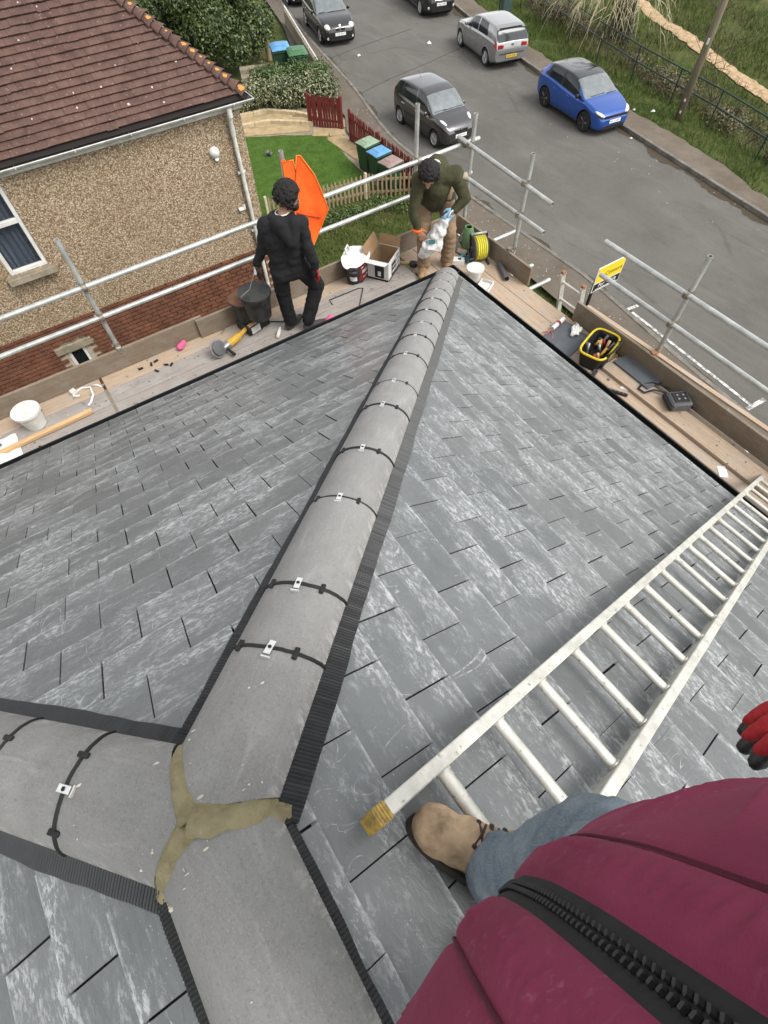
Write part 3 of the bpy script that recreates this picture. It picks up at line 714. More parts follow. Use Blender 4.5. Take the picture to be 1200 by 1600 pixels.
blades('meadow_grass', 60000, s_mead, .12, .42, M_BLM, .017, 'long yellowish grass of the meadow beyond the railings')
def s_gard():
    x = random.uniform(.3, 6.9); y = random.uniform(2, 10.3)
    return (x, y, GZ-.03)
blades('garden_grass', 26000, s_gard, .04, .16, M_BLM, .011, 'patchy unmown grass between scaffold and wooden picket fence')

# ================================================================== neighbour house
M_TILE = mat('brown_plain_tile', (.125, .074, .06), .9, col2=(.078, .046, .038), scale=5, bump=.35, bscale=60, speck=(26, (.2, .15, .13), .64), world=True, spec=.2)
M_TILED = mat('dark_roof_underlay', (.015, .011, .01), .9)
M_LICH = mat('orange_lichen', (.62, .3, .06), .95, col2=(.4, .17, .04), scale=50, bump=.8, bscale=120)
M_LICHW = mat('pale_lichen', (.6, .48, .44), .95, col2=(.42, .32, .28), scale=60)
def m_dash():
    n = NT('pebble_dash'); g = n.geo()
    vc = n.vor(g, 58, 'Color'); sp = n.new('ShaderNodeSeparateColor'); n.link(vc, sp.inputs[0])
    c = n.ramp(sp.outputs[0], [(0, (.14, .088, .05)), (.3, (.32, .225, .135)), (.6, (.46, .355, .24)), (.85, (.63, .545, .43)), (1, (.25, .145, .075))])
    d = n.vor(g, 58); c = n.mix(n.ramp(d, [(.38, 0.), (.78, .68)]), c, (.125, .088, .055))
    c = n.mix(n.ramp(n.noise(g, 1.1, 5, .6), [(.35, .25), (.65, 0.)]), c, (.2, .15, .09))
    n.set(c, .92, 0, .15); n.bump(d, -.8, .012) if False else n.bump(n.math('SUBTRACT', 1, d), .7, .012); return n.m
M_DASH = m_dash()
M_BRICK = mat('red_brown_brick', (.19, .082, .048), .9, col2=(.1, .043, .028), scale=3.5, bump=.4, bscale=70, world=True, spec=.15)
M_JOINT = mat('brick_mortar', (.46, .39, .3), .95, col2=(.32, .27, .2), scale=20, world=True)
M_WPVC = mat('white_upvc', (.68, .68, .65), .35, col2=(.55, .54, .5), scale=5)
M_GPVC = mat('off_white_gutter', (.6, .6, .56), .5, col2=(.4, .39, .35), scale=7, speck=(20, (.25, .23, .19), .68))
M_GUTIN = mat('dark_gutter_inside', (.03, .026, .022), .9, col2=(.06, .055, .05), scale=8)  # darker colour for the inside of the trough
M_CONC = mat('weathered_concrete', (.3, .255, .19), .9, col2=(.18, .15, .105), scale=9, bump=.4, bscale=60)
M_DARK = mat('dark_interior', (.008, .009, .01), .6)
M_CURT = mat('blue_grey_curtain', (.26, .31, .4), .9, col2=(.17, .21, .29), scale=14, stretch=(6, 1, .2))
def m_glass(name, col=(.02, .025, .03), rough=.04, alpha=.35):
    n = NT(name); n.set(col, rough, 0, .8); n.b.inputs['Alpha'].default_value = alpha; return n.m
M_GLASS = m_glass('window_glass', alpha=.3)
nh = thing('neighbour_house', 'pebble dashed house with brown plain tiled roof and brick base, next to scaffold', 'house', (0, 0, 0))
WY, WX = 5.45, .0; EY, EX, EZ = 5.35, .13, -.03; NP = radians(42); TN, CN, SN = math.tan(NP), cos(NP), sin(NP)
BZ = -2.37
wx0, wx1, wz0, wz1 = -4.28, -3.70, -1.41, -.22          # upper window opening (px fit)
def wall_with_hole(mb, x0, x1, z0, z1, hole, y, depth=.09):
    hx0, hx1, hz0, hz1 = hole
    for (a, b, c, d) in ((x0, hx0, z0, z1), (hx1, x1, z0, z1), (hx0, hx1, z0, hz0), (hx0, hx1, hz1, z1)):
        mb.quad((a, y, c), (b, y, c), (b, y, d), (a, y, d))
    for q in ([(hx0, y, hz0), (hx0, y, hz1), (hx0, y+depth, hz1), (hx0, y+depth, hz0)], [(hx1, y, hz1), (hx1, y, hz0), (hx1, y+depth, hz0), (hx1, y+depth, hz1)], [(hx0, y, hz1), (hx1, y, hz1), (hx1, y+depth, hz1), (hx0, y+depth, hz1)], [(hx1, y, hz0), (hx0, y, hz0), (hx0, y+depth, hz0), (hx1, y+depth, hz0)]): mb.quad(*q)
mb = MB(); wall_with_hole(mb, -9, WX, BZ-.02, EZ+.05, (wx0, wx1, wz0, wz1), WY)
mb.quad((WX, WY, BZ-.02), (WX, WY+8, BZ-.02), (WX, WY+8, EZ+.05), (WX, WY, EZ+.05)); mb.quad((-9, WY, BZ-.02), (WX, WY, BZ-.02), (WX, WY+.05, BZ-.02), (-9, WY+.05, BZ-.02))
mb.build('rendered_wall', M_DASH, nh)
# brick base: mortar backing plus single bricks
b2x0, b2x1, b2z0, b2z1 = -4.24, -3.92, -3.7, -2.94          # small window, placed below
mb = MB(); wall_with_hole(mb, -9, WX-.01, GZ-.1, BZ-.005, (b2x0, b2x1, b2z0, b2z1), WY+.03)
mb.quad((WX-.012, WY+.03, GZ-.1), (WX-.012, WY+8, GZ-.1), (WX-.012, WY+8, BZ), (WX-.012, WY+.03, BZ)); mb.build('brick_backing', M_JOINT, nh)
pb = MB(); pb.box((0, 0, 0), (.206, .05, .058), bev=.003); brick_me = [pb.mesh('brick', M_BRICK)]
ph_ = MB(); ph_.box((0, 0, 0), (.104, .05, .064), bev=.003); bat_me = ph_.mesh('brick', M_BRICK)
bricks = []; row = 0; z = BZ-.045
while z > -3.95:
    x = WX-.115-(0 if row % 2 else .1125)
    if row == 0:                                             # soldier-ish header course under the render
        pass
    while x > -6.4:
        if not (b2x0-.12 < x < b2x1+.12 and b2z0 < z < b2z1+.2): bricks.append((x, z))
        x -= .225
    z -= .0765; row += 1
bricks.sort(key=lambda b: screen_area([(b[0]+i*.1, WY, b[1]+j*.03) for i, j in ((-1, -1), (1, -1), (1, 1), (-1, 1))])-(50 if b[1] < -3.6 else 0), reverse=True)
rb = MB()
for i, (x, z) in enumerate(bricks):
    if i < 290:
        o = link(bpy.data.objects.new('brick', brick_me[0]), nh); o.location = (x+random.uniform(-.003, .003), WY+.016+random.uniform(-.003, .003), z); o.rotation_euler = (random.uniform(-.01, .01), random.uniform(-.008, .008), random.uniform(-.01, .01))
    else: rb.box((x, WY+.016, z), (.206, .05, .058))
if rb.v: tag(rb.build('bricks', M_BRICK, nh), kind='stuff')
# upper window: frame, mullion, panes, curtain, sill
def window(x0, x1, z0, z1, y, fr, cross=None, curtain=True, sill=True):
    w = MB()
    for (a, b, c, d) in ((x0, x0+fr, z0, z1), (x1-fr, x1, z0, z1), (x0+fr, x1-fr, z0, z0+fr), (x0+fr, x1-fr, z1-fr, z1)): w.box(((a+b)/2, y, (c+d)/2), (b-a, .06, d-c), bev=.006)
    if cross: w.box(((x0+x1)/2, y-.004, cross), (x1-x0-2*fr, .066, fr*1.1), bev=.006)
    f = w.build('window', M_WPVC, nh)
    zz = [z0+fr]+([cross-fr*.55, cross+fr*.55] if cross else [])+[z1-fr]
    for k in range(0, len(zz), 2):
        g = MB(); g.box(((x0+x1)/2, y+.012, (zz[k]+zz[k+1])/2), (x1-x0-2*fr, .006, zz[k+1]-zz[k])); g.build('pane', M_GLASS, f)
    if curtain:
        c = MB(); n = 60; c.grid(lambda u, v: V((lerp(x0+.02, x1-.02, u), y+.10+.022*sin(u*38)+.01*sin(u*91), lerp(z0, z1, v))), n, 4); c.build('curtain', M_CURT, f, smooth=True)
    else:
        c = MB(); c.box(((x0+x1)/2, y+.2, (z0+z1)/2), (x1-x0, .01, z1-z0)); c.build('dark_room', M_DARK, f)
    if sill:
        s_ = MB(); s_.box(((x0+x1)/2, y-.07, z0-.05), (x1-x0+.16, .22, .1), Rx(-.12), bev=.01); s_.build('sill', M_CONC, f)
    return f
window(wx0+.002, wx1-.002, wz0+.002, wz1-.002, WY+.045, .062, cross=-.70)
window(b2x0+.002, b2x1-.002, b2z0+.002, b2z1-.002, WY+.07, .055, curtain=False, sill=False)
mb = MB(); mb.box(((b2x0+b2x1)/2, WY+.01, b2z1+.075), (b2x1-b2x0+.34, .09, .145), bev=.008); mb.build('lintel', M_CONC, nh)
# soffit, fascia, gutter, downpipe
mb = MB(); mb.box((-4.6, EY+.05, EZ-.03), (2*(EX+4.6)-.16, .02, .12)); mb.box((EX-.08, WY+4, EZ-.03), (.02, 8, .12)); mb.build('fascia', M_GPVC, nh)
def wgut(mb, p0, p1, out, r=.062):
    p0, p1, out = V(p0), V(p1), V(out); N = 8
    for rr in (r, r-.005):
        vs = []
        for p in (p0, p1):
            for i in range(N+1): an = pi*i/N; vs.append(p+out*(r-rr*cos(an))+V((0, 0, -rr*sin(an)*.8)))
        mb.mi = 1 if rr < r else 0; mb.add(vs, [(i, i+1, N+2+i, N+1+i) for i in range(N)]); mb.mi = 0
    mb.tube([p0+out*(2*r), p1+out*(2*r)], .009, 8)
    L = (p1-p0).length; d = (p1-p0).normalized(); t = .35
    while t < L:
        c = p0+d*t
        mb.tube([c+out*(r-(r+.006)*cos(pi*i/N))+V((0, 0, -(r+.006)*sin(pi*i/N)*.8)) for i in range(N+1)]+[c+out*2*r+V((0, 0, .008))], .012, 6); t += .82
mb = MB(); wgut(mb, (EX+.08, EY+.035, EZ+.03), (-9, EY+.035, EZ+.03), (0, -1, 0)); mb.build('gutter', [M_GPVC, M_GUTIN], nh, smooth=50)
mb = MB(); wgut(mb, (EX-.05, EY-.085, EZ+.03), (EX-.05, EY+8, EZ+.03), (1, 0, 0)); mb.build('gutter', [M_GPVC, M_GUTIN], nh, smooth=50)
mb = MB(); gx, gy = -.22, EY-.04
pp = [(gx, gy, EZ-.03), (gx, gy, EZ-.10), (gx+.01, WY-.05, EZ-.3), (gx+.01, WY-.06, EZ-.38), (gx+.01, WY-.06, GZ)]
mb.tube(pp, .034, 12); dp = mb.build('downpipe', M_GPVC, nh, smooth=50)
for z0, z1 in ((-.02, -.14), (-.27, -.42)): mb = MB(); p0 = V((gx+(0 if z0 > -.2 else .01), gy if z0 > -.2 else WY-.06, EZ+z0)); mb.tube([p0, p0+V((0, 0, z1-z0))], .043, 12); mb.build('pipe_socket', M_GPVC, dp, smooth=50)
for z0 in (-1.0, -2.0): mb = MB(); mb.box((gx+.01, WY-.04, z0), (.14, .05, .03)); mb.tube([(gx+.01, WY-.06, z0-.02), (gx+.01, WY-.06, z0+.02)], .04, 12); mb.build('pipe_bracket', M_GPVC, dp, smooth=50)
# dome vent and small wall box
mb = MB(); R_ = Rx(pi/2); mb.lathe([(.085, 0), (.085, .02), (.07, .05), (.04, .075), (0, .082)], (-.58, WY, -.62), 20, R_); mb.tube([(-.58, WY-.0, -.74), (-.58, WY-.05, -.70)], .03, 8); mb.build('wall_vent', M_WPVC, nh, smooth=50)
mb = MB(); mb.box((-.36, WY-.03, -1.58), (.13, .06, .05), bev=.01); mb.tube([(-.31, WY-.05, -1.58), (-.31, WY-.05, -1.52)], .02, 8); mb.build('wall_lamp', M_WPVC, nh, smooth=50)
# tiled roof
NO = V((EX-.03, EY+.035, EZ+.085))
SL = {'s': (NO, V((-1, 0, 0)), V((0, CN, SN)), V((0, -SN, CN))), 'f': (V((EX-.032, EY+.035, EZ+.085)), V((0, 1, 0)), V((-CN, 0, SN)), V((SN, 0, CN)))}
TWd, TGg = .166, .104
tiles = []
for key in ('s', 'f'):
    O, e1, e2, n = SL[key]
    for r in range(34 if key == 's' else 34):
        s0 = r*TGg; x = -(.083 if r % 2 else 0)+s0*CN-TWd; x = math.floor((s0*CN)/TWd)*TWd-(.083 if r % 2 else 0)
        lim = 5.6 if key == 's' else 3.0
        while x < lim:
            poly = clip_poly([(x+.0012, s0), (x+TWd-.0012, s0), (x+TWd-.0012, s0+TGg+.012), (x+.0012, s0+TGg+.012)], -1, CN, 0)
            if len(poly) >= 3: tiles.append((key, poly, s0))
            x += TWd
def tile_geo(mb, key, poly, s0):
    O, e1, e2, n = SL[key]; m = len(poly); k = random.gauss(0, .0025); k2 = random.gauss(0, .0015); sl__ = -abs(random.gauss(0, .006)) if random.random() < .15 else 0
    h = lambda s: .040-.027*(s-s0)/TGg+k
    top = [O+e1*x+e2*(s+sl__)+n*(h(s)+k2*(x-poly[0][0])/TWd+.004*noise.noise(V((x*.8, s*.8, 0)))) for x, s in poly]; bot = [p-n*.019 for p in top]
    mb.add(top+bot, [tuple(range(m))]+[(i, m+i, m+(i+1) % m, (i+1) % m) for i in range(m)])
def t_area(t): O, e1, e2, n = SL[t[0]]; return screen_area([O+e1*x+e2*s for x, s in t[1]])
tiles.sort(key=t_area, reverse=True); rest = MB(); nrm = 0
for i, t in enumerate(tiles):
    if i < 300:
        mb = MB(); tile_geo(mb, *t); mb.build('roof_tile', M_TILE, nh, fix=True)
    else: tile_geo(rest, *t)
tag(rest.build('roof_tiles', M_TILE, nh, fix=True), kind='stuff')
mb = MB(); top = 3.4
ov = V((0, -.07*CN, -.07*SN)); mb.quad(NO+ov+V((.06, 0, 0)), NO+V((-9, 0, 0))+ov, NO+V((-9, top*CN, top*SN)), NO+V((-top*CN, top*CN, top*SN))); O = SL['f'][0]; mb.quad(O, O+V((-top*CN, top*CN, top*SN)), O+V((-top*CN, 9, top*SN)), O+V((0, 9, 0))); mb.build('roof_deck', M_TILED, nh)
# bonnet hips, one per course, with lichen
for r in range(34):
    s0 = r*TGg; c = NO+V((-s0*CN, s0*CN, s0*SN)); hd = V((-CN, CN, SN)).normalized(); mb = MB()
    L = .145+.04; wd = random.uniform(.125, .14); hh = .06
    def fn(u, v, k=0):
        a = lerp(-1.25, 1.25, v); sd = V((1, 1, 0)).normalized(); up = hd.cross(sd); up = up if up.z > 0 else -up
        w_ = lerp(1.08, .5, u); lift = lerp(.06, .005, u)
        return c+hd*(u*L-.02)+sd*(-1*wd*sin(a)*w_)+up*((cos(a)-1)*hh*1.6*w_+lift+.035+k)
    mb.grid(lambda u, v: fn(u, v), 4, 11); mb.grid(lambda u, v: fn(u, v, -.012), 4, 11)
    b = len(mb.v)-88
    for j in range(10): mb.f.append((b+j, b+j+1, b+44+j+1, b+44+j)); mb.m.append(0)
    bo = mb.build('bonnet_tile', M_TILE, nh, smooth=45, fix=True)
    if r in (0, 2, 3, 5, 6, 7, 11, 13, 4, 9) :
        l = MB(); rad = (.062 if r == 0 else random.uniform(.022, .042)); vs = [fn(.45, .40, .003)+V((rad*.3*random.random(), 0, 0))]
        ctr = fn(.36, .64, .004); sd = V((1, 1, 0)).normalized(); pts = []
        for j in range(14): a = 2*pi*j/14; q = rad*random.uniform(.65, 1.1); pts.append(fn(max(.02, min(.95, .36+q*sin(a)/L)), .64+q*cos(a)/(2.3*wd), .0035))
        l.add([ctr+V((-.002, -.003, .003))]+pts, [(0, 1+j, 1+(j+1) % 14) for j in range(14)]); l.build('lichen', M_LICH, bo, fix=True)
# pale lichen spots on the tiles
lm = MB()
for k in range(48):
    x = random.uniform(.3, 4.5); s = random.uniform(.05, 2.6)
    if x < s*CN+.1: continue
    O, e1, e2, n = SL['s']; c = O+e1*x+e2*s+n*(.0415-.027*((s % TGg)/TGg)); r = random.uniform(.006, .018)*(1 if random.random() < .8 else 1.5)
    vs = [c+n*.004]+[c+(e1*cos(2*pi*j/9)+e2*sin(2*pi*j/9))*r*random.uniform(.6, 1.1) for j in range(9)]
    lm.add(vs, [(0, 1+j, 1+(j+1) % 9) for j in range(9)])
tag(lm.build('pale_lichen', M_LICHW, nh, fix=True), kind='stuff')
# ================================================================== vehicles
M_TYRE = mat('tyre_rubber', (.018, .018, .018), .85)
M_RIM = mat('alloy_rim', (.5, .5, .5), .35, metal=.7, var=.2)
M_RIMD = mat('dark_alloy_rim', (.16, .16, .165), .4, metal=.6, var=.4)
M_TRIM = mat('black_trim', (.014, .014, .015), .5)
M_CGLASS = mat('car_glass', (.02, .024, .027), .08, var=.2, spec=.5)
M_CGLASSW = mat('windscreen_painted_sky', (.17, .19, .195), .05, var=.35, scale=3, spec=1.0)  # pale base colour holds the sky's reflection, side glass stays dark
M_LAMP = mat('headlamp_glass', (.6, .6, .58), .08, var=.3, scale=20, spec=.8)
M_RED = mat('tail_lamp', (.38, .015, .015), .15, var=.3, spec=.7)
M_CHROME = mat('chrome', (.75, .75, .75), .15, metal=1, var=.1)
M_PLW = mat('white_number_plate', (.8, .8, .78), .4, var=.05)
M_PLY = mat('yellow_number_plate', (.6, .4, .05), .4, var=.05)
M_INK = mat('black_ink', (.01, .01, .01), .6)
def paint(name, col, metal=.3, rough=.28, var=.08):
    n = NT(name); o = n.tc.outputs['Object']; c = n.ramp(n.noise(o, 3, 4), [(.3, tuple(x*(1-var) for x in col)), (.7, col)])
    # dust low down on the sills
    n.set(c, rough, metal, .5); n.b.inputs['Coat Weight'].default_value = .6; n.b.inputs['Coat Roughness'].default_value = .06; return n.m
def text_obj(name, body, size, m, parent, M4, ext=.0008, align_='CENTER'):
    cu = bpy.data.curves.new(name, 'FONT'); cu.body = body; cu.size = size; cu.align_x = align_; cu.align_y = 'CENTER'; cu.extrude = ext
    tmp = bpy.data.objects.new('tmp', cu); COL.objects.link(tmp); dg = bpy.context.evaluated_depsgraph_get(); me = bpy.data.meshes.new_from_object(tmp.evaluated_get(dg))
    bpy.data.objects.remove(tmp); bpy.data.curves.remove(cu); me.materials.clear(); me.materials.append(m)
    o = link(bpy.data.objects.new(name, me), parent); o.matrix_local = M4; return o
def make_car(name, label, loc, heading, spec, group):
    """local x forward, y left, z up; origin at ground centre"""
    L, Wd, Ht = spec['L'], spec['W'], spec['H']; hw = Wd/2
    car = thing(name, label, 'car', loc, heading, group)
    top, belt, tin, nose, tail = spec['top'], spec['belt'], spec['tin'], spec['nose'], spec['tail']
    NX, NV = 110, 40; wb = spec['wheels']; wr = spec['wr']; sill = spec.get('sill', .2)
    def section(x):
        zt, zb = sinterp(top, x), sinterp(belt, x); zb = min(zb, zt-.004)
        pl = sinterp(spec['plan'], x)*hw                                 # half width in plan
        wr_ = pl*sinterp(tin, x)                                         # roof half width
        bot = sinterp(spec['bot'], x)
        P = [(0, bot), (pl*.8, bot), (pl*.955, bot+.06), (pl*.992, lerp(bot, zb, .42)), (pl, lerp(bot, zb, .66)), (pl*.975, zb-.035), (pl*.945, zb), (lerp(pl*.945, wr_, .5)+.012*(zt-zb > .1), lerp(zb, zt, .52)), (wr_, zt-min(.06, (zt-zb)*.25)), (wr_*.9, zt-.022*min(1, (zt-zb)*4+.4)), (wr_*.5, zt-.004), (0, zt)]
        return P
    pos = [0, .07, .13, .26, .36, .46, .5, .62, .72, .79, .9, 1.0]
    def pt(x, v, sgn=1):
        P = section(x)
        for i in range(len(pos)-1):
            if v <= pos[i+1]+1e-9: break
        # Catmull-Rom through section points except sharp bottom
        t = (v-pos[i])/(pos[i+1]-pos[i]); p1, p2 = P[i], P[i+1]; p0 = P[i-1] if i > 0 else p1; p3 = P[i+2] if i+2 < len(P) else (-P[-2][0], P[-2][1])
        k = .5
        y = p1[0]+ (p2[0]-p1[0])*t; z = p1[1]+(p2[1]-p1[1])*t
        def cr(a, b, c, d): return .5*(2*b+(c-a)*t+(2*a-5*b+4*c-d)*t*t+(3*b-a-3*c+d)*t**3)
        if i >= 1: y = lerp(y, cr(p0[0], p1[0], p2[0], p3[0]), .75); z = lerp(z, cr(p0[1], p1[1], p2[1], p3[1]), .75)
        return V((x, sgn*y, z))
    xs = [-L/2+L*(.5-.5*cos(pi*i/NX))*.35+L*i/NX*.65 for i in range(NX+1)]
    vsn = sorted(set([i/NV for i in range(NV+1)]+pos))
    parts = {}
    def cls(x, v, z, y):
        side = .5 <= v < .79; roof = v >= .79
        for (nm, f) in spec['glass']:
            if f(x, v, z, abs(y), side, roof): return nm
        return 'body'
    def emit(nm, sgn, quad):
        key = nm+('L' if sgn > 0 else 'R') if nm.startswith('side') else nm
        parts.setdefault(key, []).append(quad if sgn > 0 else quad[::-1])
    for sgn in (1, -1):
        for i in range(NX):
            for j in range(len(vsn)-1):
                q = [pt(xs[i], vsn[j], sgn), pt(xs[i+1], vsn[j], sgn), pt(xs[i+1], vsn[j+1], sgn), pt(xs[i], vsn[j+1], sgn)]
                c = (q[0]+q[1]+q[2]+q[3])/4; vm = (vsn[j]+vsn[j+1])/2
                if vm < .5 and any((c.x-w)**2+(c.z-wr)**2 < (wr+.045)**2 for w in wb) and abs(c.y) > hw*.45: continue
                emit(cls(c.x, vm, c.z, c.y), sgn, q)
    glassM = {'screen': M_CGLASSW, 'rear': M_CGLASS}
    jobs = []
    for nm, qs in parts.items():
        if nm in ('body', 'screen', 'rear', 'roof'): jobs.append((nm, qs)); continue
        left = list(range(len(qs))); own = {}                       # split into connected panes
        for a, q in enumerate(qs):
            for p in q: own.setdefault((round(p.x, 4), round(p.y, 4), round(p.z, 4)), []).append(a)
        seen = set()
        for a in left:
            if a in seen: continue
            st_ = [a]; seen.add(a); comp = []
            while st_:
                b = st_.pop(); comp.append(qs[b])
                for p in qs[b]:
                    for c_ in own[(round(p.x, 4), round(p.y, 4), round(p.z, 4))]:
                        if c_ not in seen: seen.add(c_); st_.append(c_)
            jobs.append((nm, comp))
    for nm, qs in jobs:
        mb = MB(); idx = {}
        for q in qs:
            ids = []
            for p in q:
                k = (round(p.x, 4), round(p.y, 4), round(p.z, 4))
                if k not in idx: idx[k] = len(mb.v); mb.v.append(tuple(p))
                ids.append(idx[k])
            ids2 = [a for n_, a in enumerate(ids) if a != ids[n_-1]]
            if len(ids2) >= 3: mb.f.append(tuple(ids2)); mb.m.append(0)
        if nm == 'body':
            # close nose and tail
            for xe in (xs[0], xs[-1]):
                ring = [pt(xe, v) for v in vsn]+[pt(xe, v, -1) for v in reversed(vsn)][1:-1]
                b = len(mb.v); mb.v += [tuple(p) for p in ring]; mb.f.append(tuple(range(b, b+len(ring)))); mb.m.append(0)
            mb.build('body', spec['paint'], car, smooth=50, fix=True)
        elif nm == 'roof': mb.build('roof_panel', spec['roofpaint'], car, smooth=50)
        elif nm == 'pillar' : mb.build('black_pillar', M_TRIM, car, smooth=50)
        else: mb.build({'screen': 'windscreen', 'rear': 'rear_window'}.get(nm, 'side_window'), glassM.get(nm, M_CGLASS), car, smooth=50)
    # wheels with arches
    for w in wb:
        for sgn in (1, -1):
            yw = sgn*(hw-.105); wh = bpy.data.objects.new('wheel', None); link(wh, car); wh.location = (w, yw, wr); wh.empty_display_size = .1
            R_ = Rx(-sgn*pi/2)
            mb = MB(); mb.lathe([(wr*.62, -.095), (wr*.93, -.095), (wr, -.06), (wr, .06), (wr*.95, .09), (wr*.70, .092), (wr*.66, .08), (wr*.62, .03)], (0, 0, 0), 28, R_); mb.build('tyre', M_TYRE, wh, smooth=40)
            mb = MB(); rim = spec.get('rim', M_RIM); mb.lathe([(wr*.70, .072), (wr*.66, .09), (wr*.62, .075), (wr*.6, .03), (wr*.58, .01), (0, .01)], (0, 0, 0), 28, R_)
            mb.lathe([(wr*.16, .02), (wr*.16, .075), (wr*.1, .08), (0, .08)], (0, 0, 0), 14, R_); mb.build('rim', M_TRIM if rim is M_RIMD else rim, wh, smooth=40)
            mb = MB(); ns = spec.get('spokes', 5)
            for k in range(ns):
                a = 2*pi*k/ns
                for da in ((-.13, .13) if ns <= 6 else (0,)):
                    p0, p1 = R_ @ V((cos(a)*wr*.12, sin(a)*wr*.12, .072)), R_ @ V((cos(a+da)*wr*.63, sin(a+da)*wr*.63, .066)); mb.tube([p0, p1], wr*.062, 6, flat=.6)
            mb.build('spokes', rim, wh, smooth=40)
            mb = MB(); R2 = wr+.05       # arch lip and dark inner arch
            ar = [(w+R2*cos(a), wr+R2*sin(a)) for a in [radians(-22+224*i/22) for i in range(23)]]
            def ysurf(x, z):
                best = None
                for v in [i/40*.5 for i in range(41)]:
                    p = pt(min(max(x, xs[0]), xs[-1]), v)
                    if best is None or abs(p.z-z) < best[0]: best = (abs(p.z-z), p.y)
                return best[1]
            arp = [(x, z) for x, z in ar if z > sill-.02]
            mb.tube([V((x, sgn*(ysurf(x, z)-.004), z)) for x, z in arp], .016, 6); mb.build('wheel_arch', spec.get('arch', spec['paint']), car, smooth=40)
            mb = MB(); vs = [V((x, sgn*yy, z)) for x, z in ar for yy in (hw*.93, hw*.5)]
            mb.add(vs, [(2*i, 2*i+1, 2*i+3, 2*i+2) for i in range(len(ar)-1)]+[tuple(2*i+1 for i in range(len(ar)))]); mb.build('wheel_well', M_TRIM, car)
    mb = MB(); mb.box((0, 0, sill+.04), (L*.86, Wd*.7, .1)); mb.build('underbody', M_TRIM, car)
    # features : mirrors, handles, lamps, plates
    def on_side(x, z, sgn, off=.004):
        for k in range(61):
            p = pt(x, k/60*.79)
            if k > 6 and p.z >= z: return V((x, sgn*(p.y+off), z))
        return V((x, sgn*hw, z))
    for sgn in (1, -1):
        mx, mz = spec['mirror']; mb = MB(); p = on_side(mx, mz, sgn); mb.lathe([(0, -.075), (.05, -.06), (.068, 0), (.05, .06), (0, .075)], p+V((-.01, sgn*.11, .03)), 12, Rx(pi/2), sx=.75, sy=1.15); mb.tube([p, p+V((-.01, sgn*.06, .02))], .025, 6); mb.build('mirror', spec.get('mirrorpaint', spec['paint']), car, smooth=True)
        for hx in spec.get('handles', ()):
            mb = MB(); p = on_side(hx, spec['hz'], sgn, .012); mb.box(p, (.19, .025, .032), bev=.01); mb.build('door_handle', spec.get('handlem', spec['paint']), car, smooth=40)
        for dx in spec.get('doors', ()):
            mb = MB(); mb.tube([on_side(dx+.0*k, lerp(sill+.08, spec['hz']+.12, k/9), sgn, -.0035) for k in range(10)], .006, 5); mb.build('door_gap', M_TRIM, car)
        mb = MB(); mb.tube([on_side(lerp(wb[1]+wr+.06, wb[0]-wr-.06, k/9), sill+.045, sgn, -.004) for k in range(10)], .022, 6); mb.build('sill_trim', M_TRIM, car)
    spec['extra'](car, pt, on_side, L, hw); car.scale = (spec.get('k', .905),)*3
    return car
def plate(car, x, z, body, m, facing=1, tilt=0):
    p = bpy.data.objects.new('number_plate', None); mb = MB(); mb.box((0, 0, 0), (.014, .52, .112), bev=.004); o = mb.build('number_plate', m, car); o.location = (x, 0, z); o.rotation_euler = (0, tilt, 0)
    M4 = (Matrix.Translation(V((facing*.0082, 0, 0))) @ Matrix(((0, 0, facing, 0), (facing, 0, 0, 0), (0, 1, 0, 0), (0, 0, 0, 1))))
    for w_, dx in zip(body.split(), (-.115, .115)):
        text_obj('plate_lettering', w_, .095, M_INK, o, M4 @ Matrix.Translation((dx, 0, 0)))
def lamp_patch(car, pt, name, m, x0, x1, v0, v1, sgns=(1, -1), off=.006, shape=None):
    for sgn in sgns:
        mb = MB(); N = 10
        def fn(u, w):
            a, b = (shape(u) if shape else (v0, v1)); p = pt(lerp(x0, x1, u), lerp(a, b, w), sgn); q = pt(lerp(x0, x1, u), lerp(a, b, w)+.01, sgn); r = pt(lerp(x0, x1, u)+.01, lerp(a, b, w), sgn)
            n = (r-p).cross(q-p)*-sgn; n = n.normalized() if n.length > 1e-9 else V((1, 0, 0)); return p+n*off
        mb.grid(fn, N, 6); mb.build(name, m, car, smooth=True, fix=True)
def lamp_blob(car, name, m, c, r, yaw=0, pitch=0):
    for sgn in (1, -1):
        mb = MB(); R = Rz(sgn*yaw) @ Ry(pitch); n = 18; k = 10; P = []
        for i in range(k+1):
            a = -pi/2+pi*i/k
            for j in range(n): q = V((cos(a)*cos(2*pi*j/n)*r[0], cos(a)*sin(2*pi*j/n)*r[1], sin(a)*r[2])); P.append(V((c[0], sgn*c[1], c[2]))+R @ q)
        mb.add(P, [(i*n+j, i*n+(j+1) % n, (i+1)*n+(j+1) % n, (i+1)*n+j) for i in range(k) for j in range(n)]); mb.build(name, m, car, smooth=True, fix=True)
def wiper(car, pts):
    mb = MB(); mb.tube(pts, .008, 5); mb.build('wiper', M_TRIM, car)
def hatch_glass(scr, rear, sw, bpill, roofcut=None, pillar=False):
    """scr=(x_base,x_top) ; rear=(x_base,x_top); sw=list of (x0,x1) for side windows given at belt, slanting with z"""
    def screen(x, v, z, y, side, roof): return v >= .735 and scr[1]+.0 < x < scr[0]
    def rearw(x, v, z, y, side, roof): return v >= .735 and rear[0] < x < rear[1]
    g = [('screen', screen), ('rear', rearw)]
    for k, (a, b, sa, sb) in enumerate(sw):
        g.append(('side%d' % k, lambda x, v, z, y, side, roof, a=a, b=b, sa=sa, sb=sb: .525 < v < .735 and a+sa*(v-.52)/.22 < x < b+sb*(v-.52)/.22))
    return g
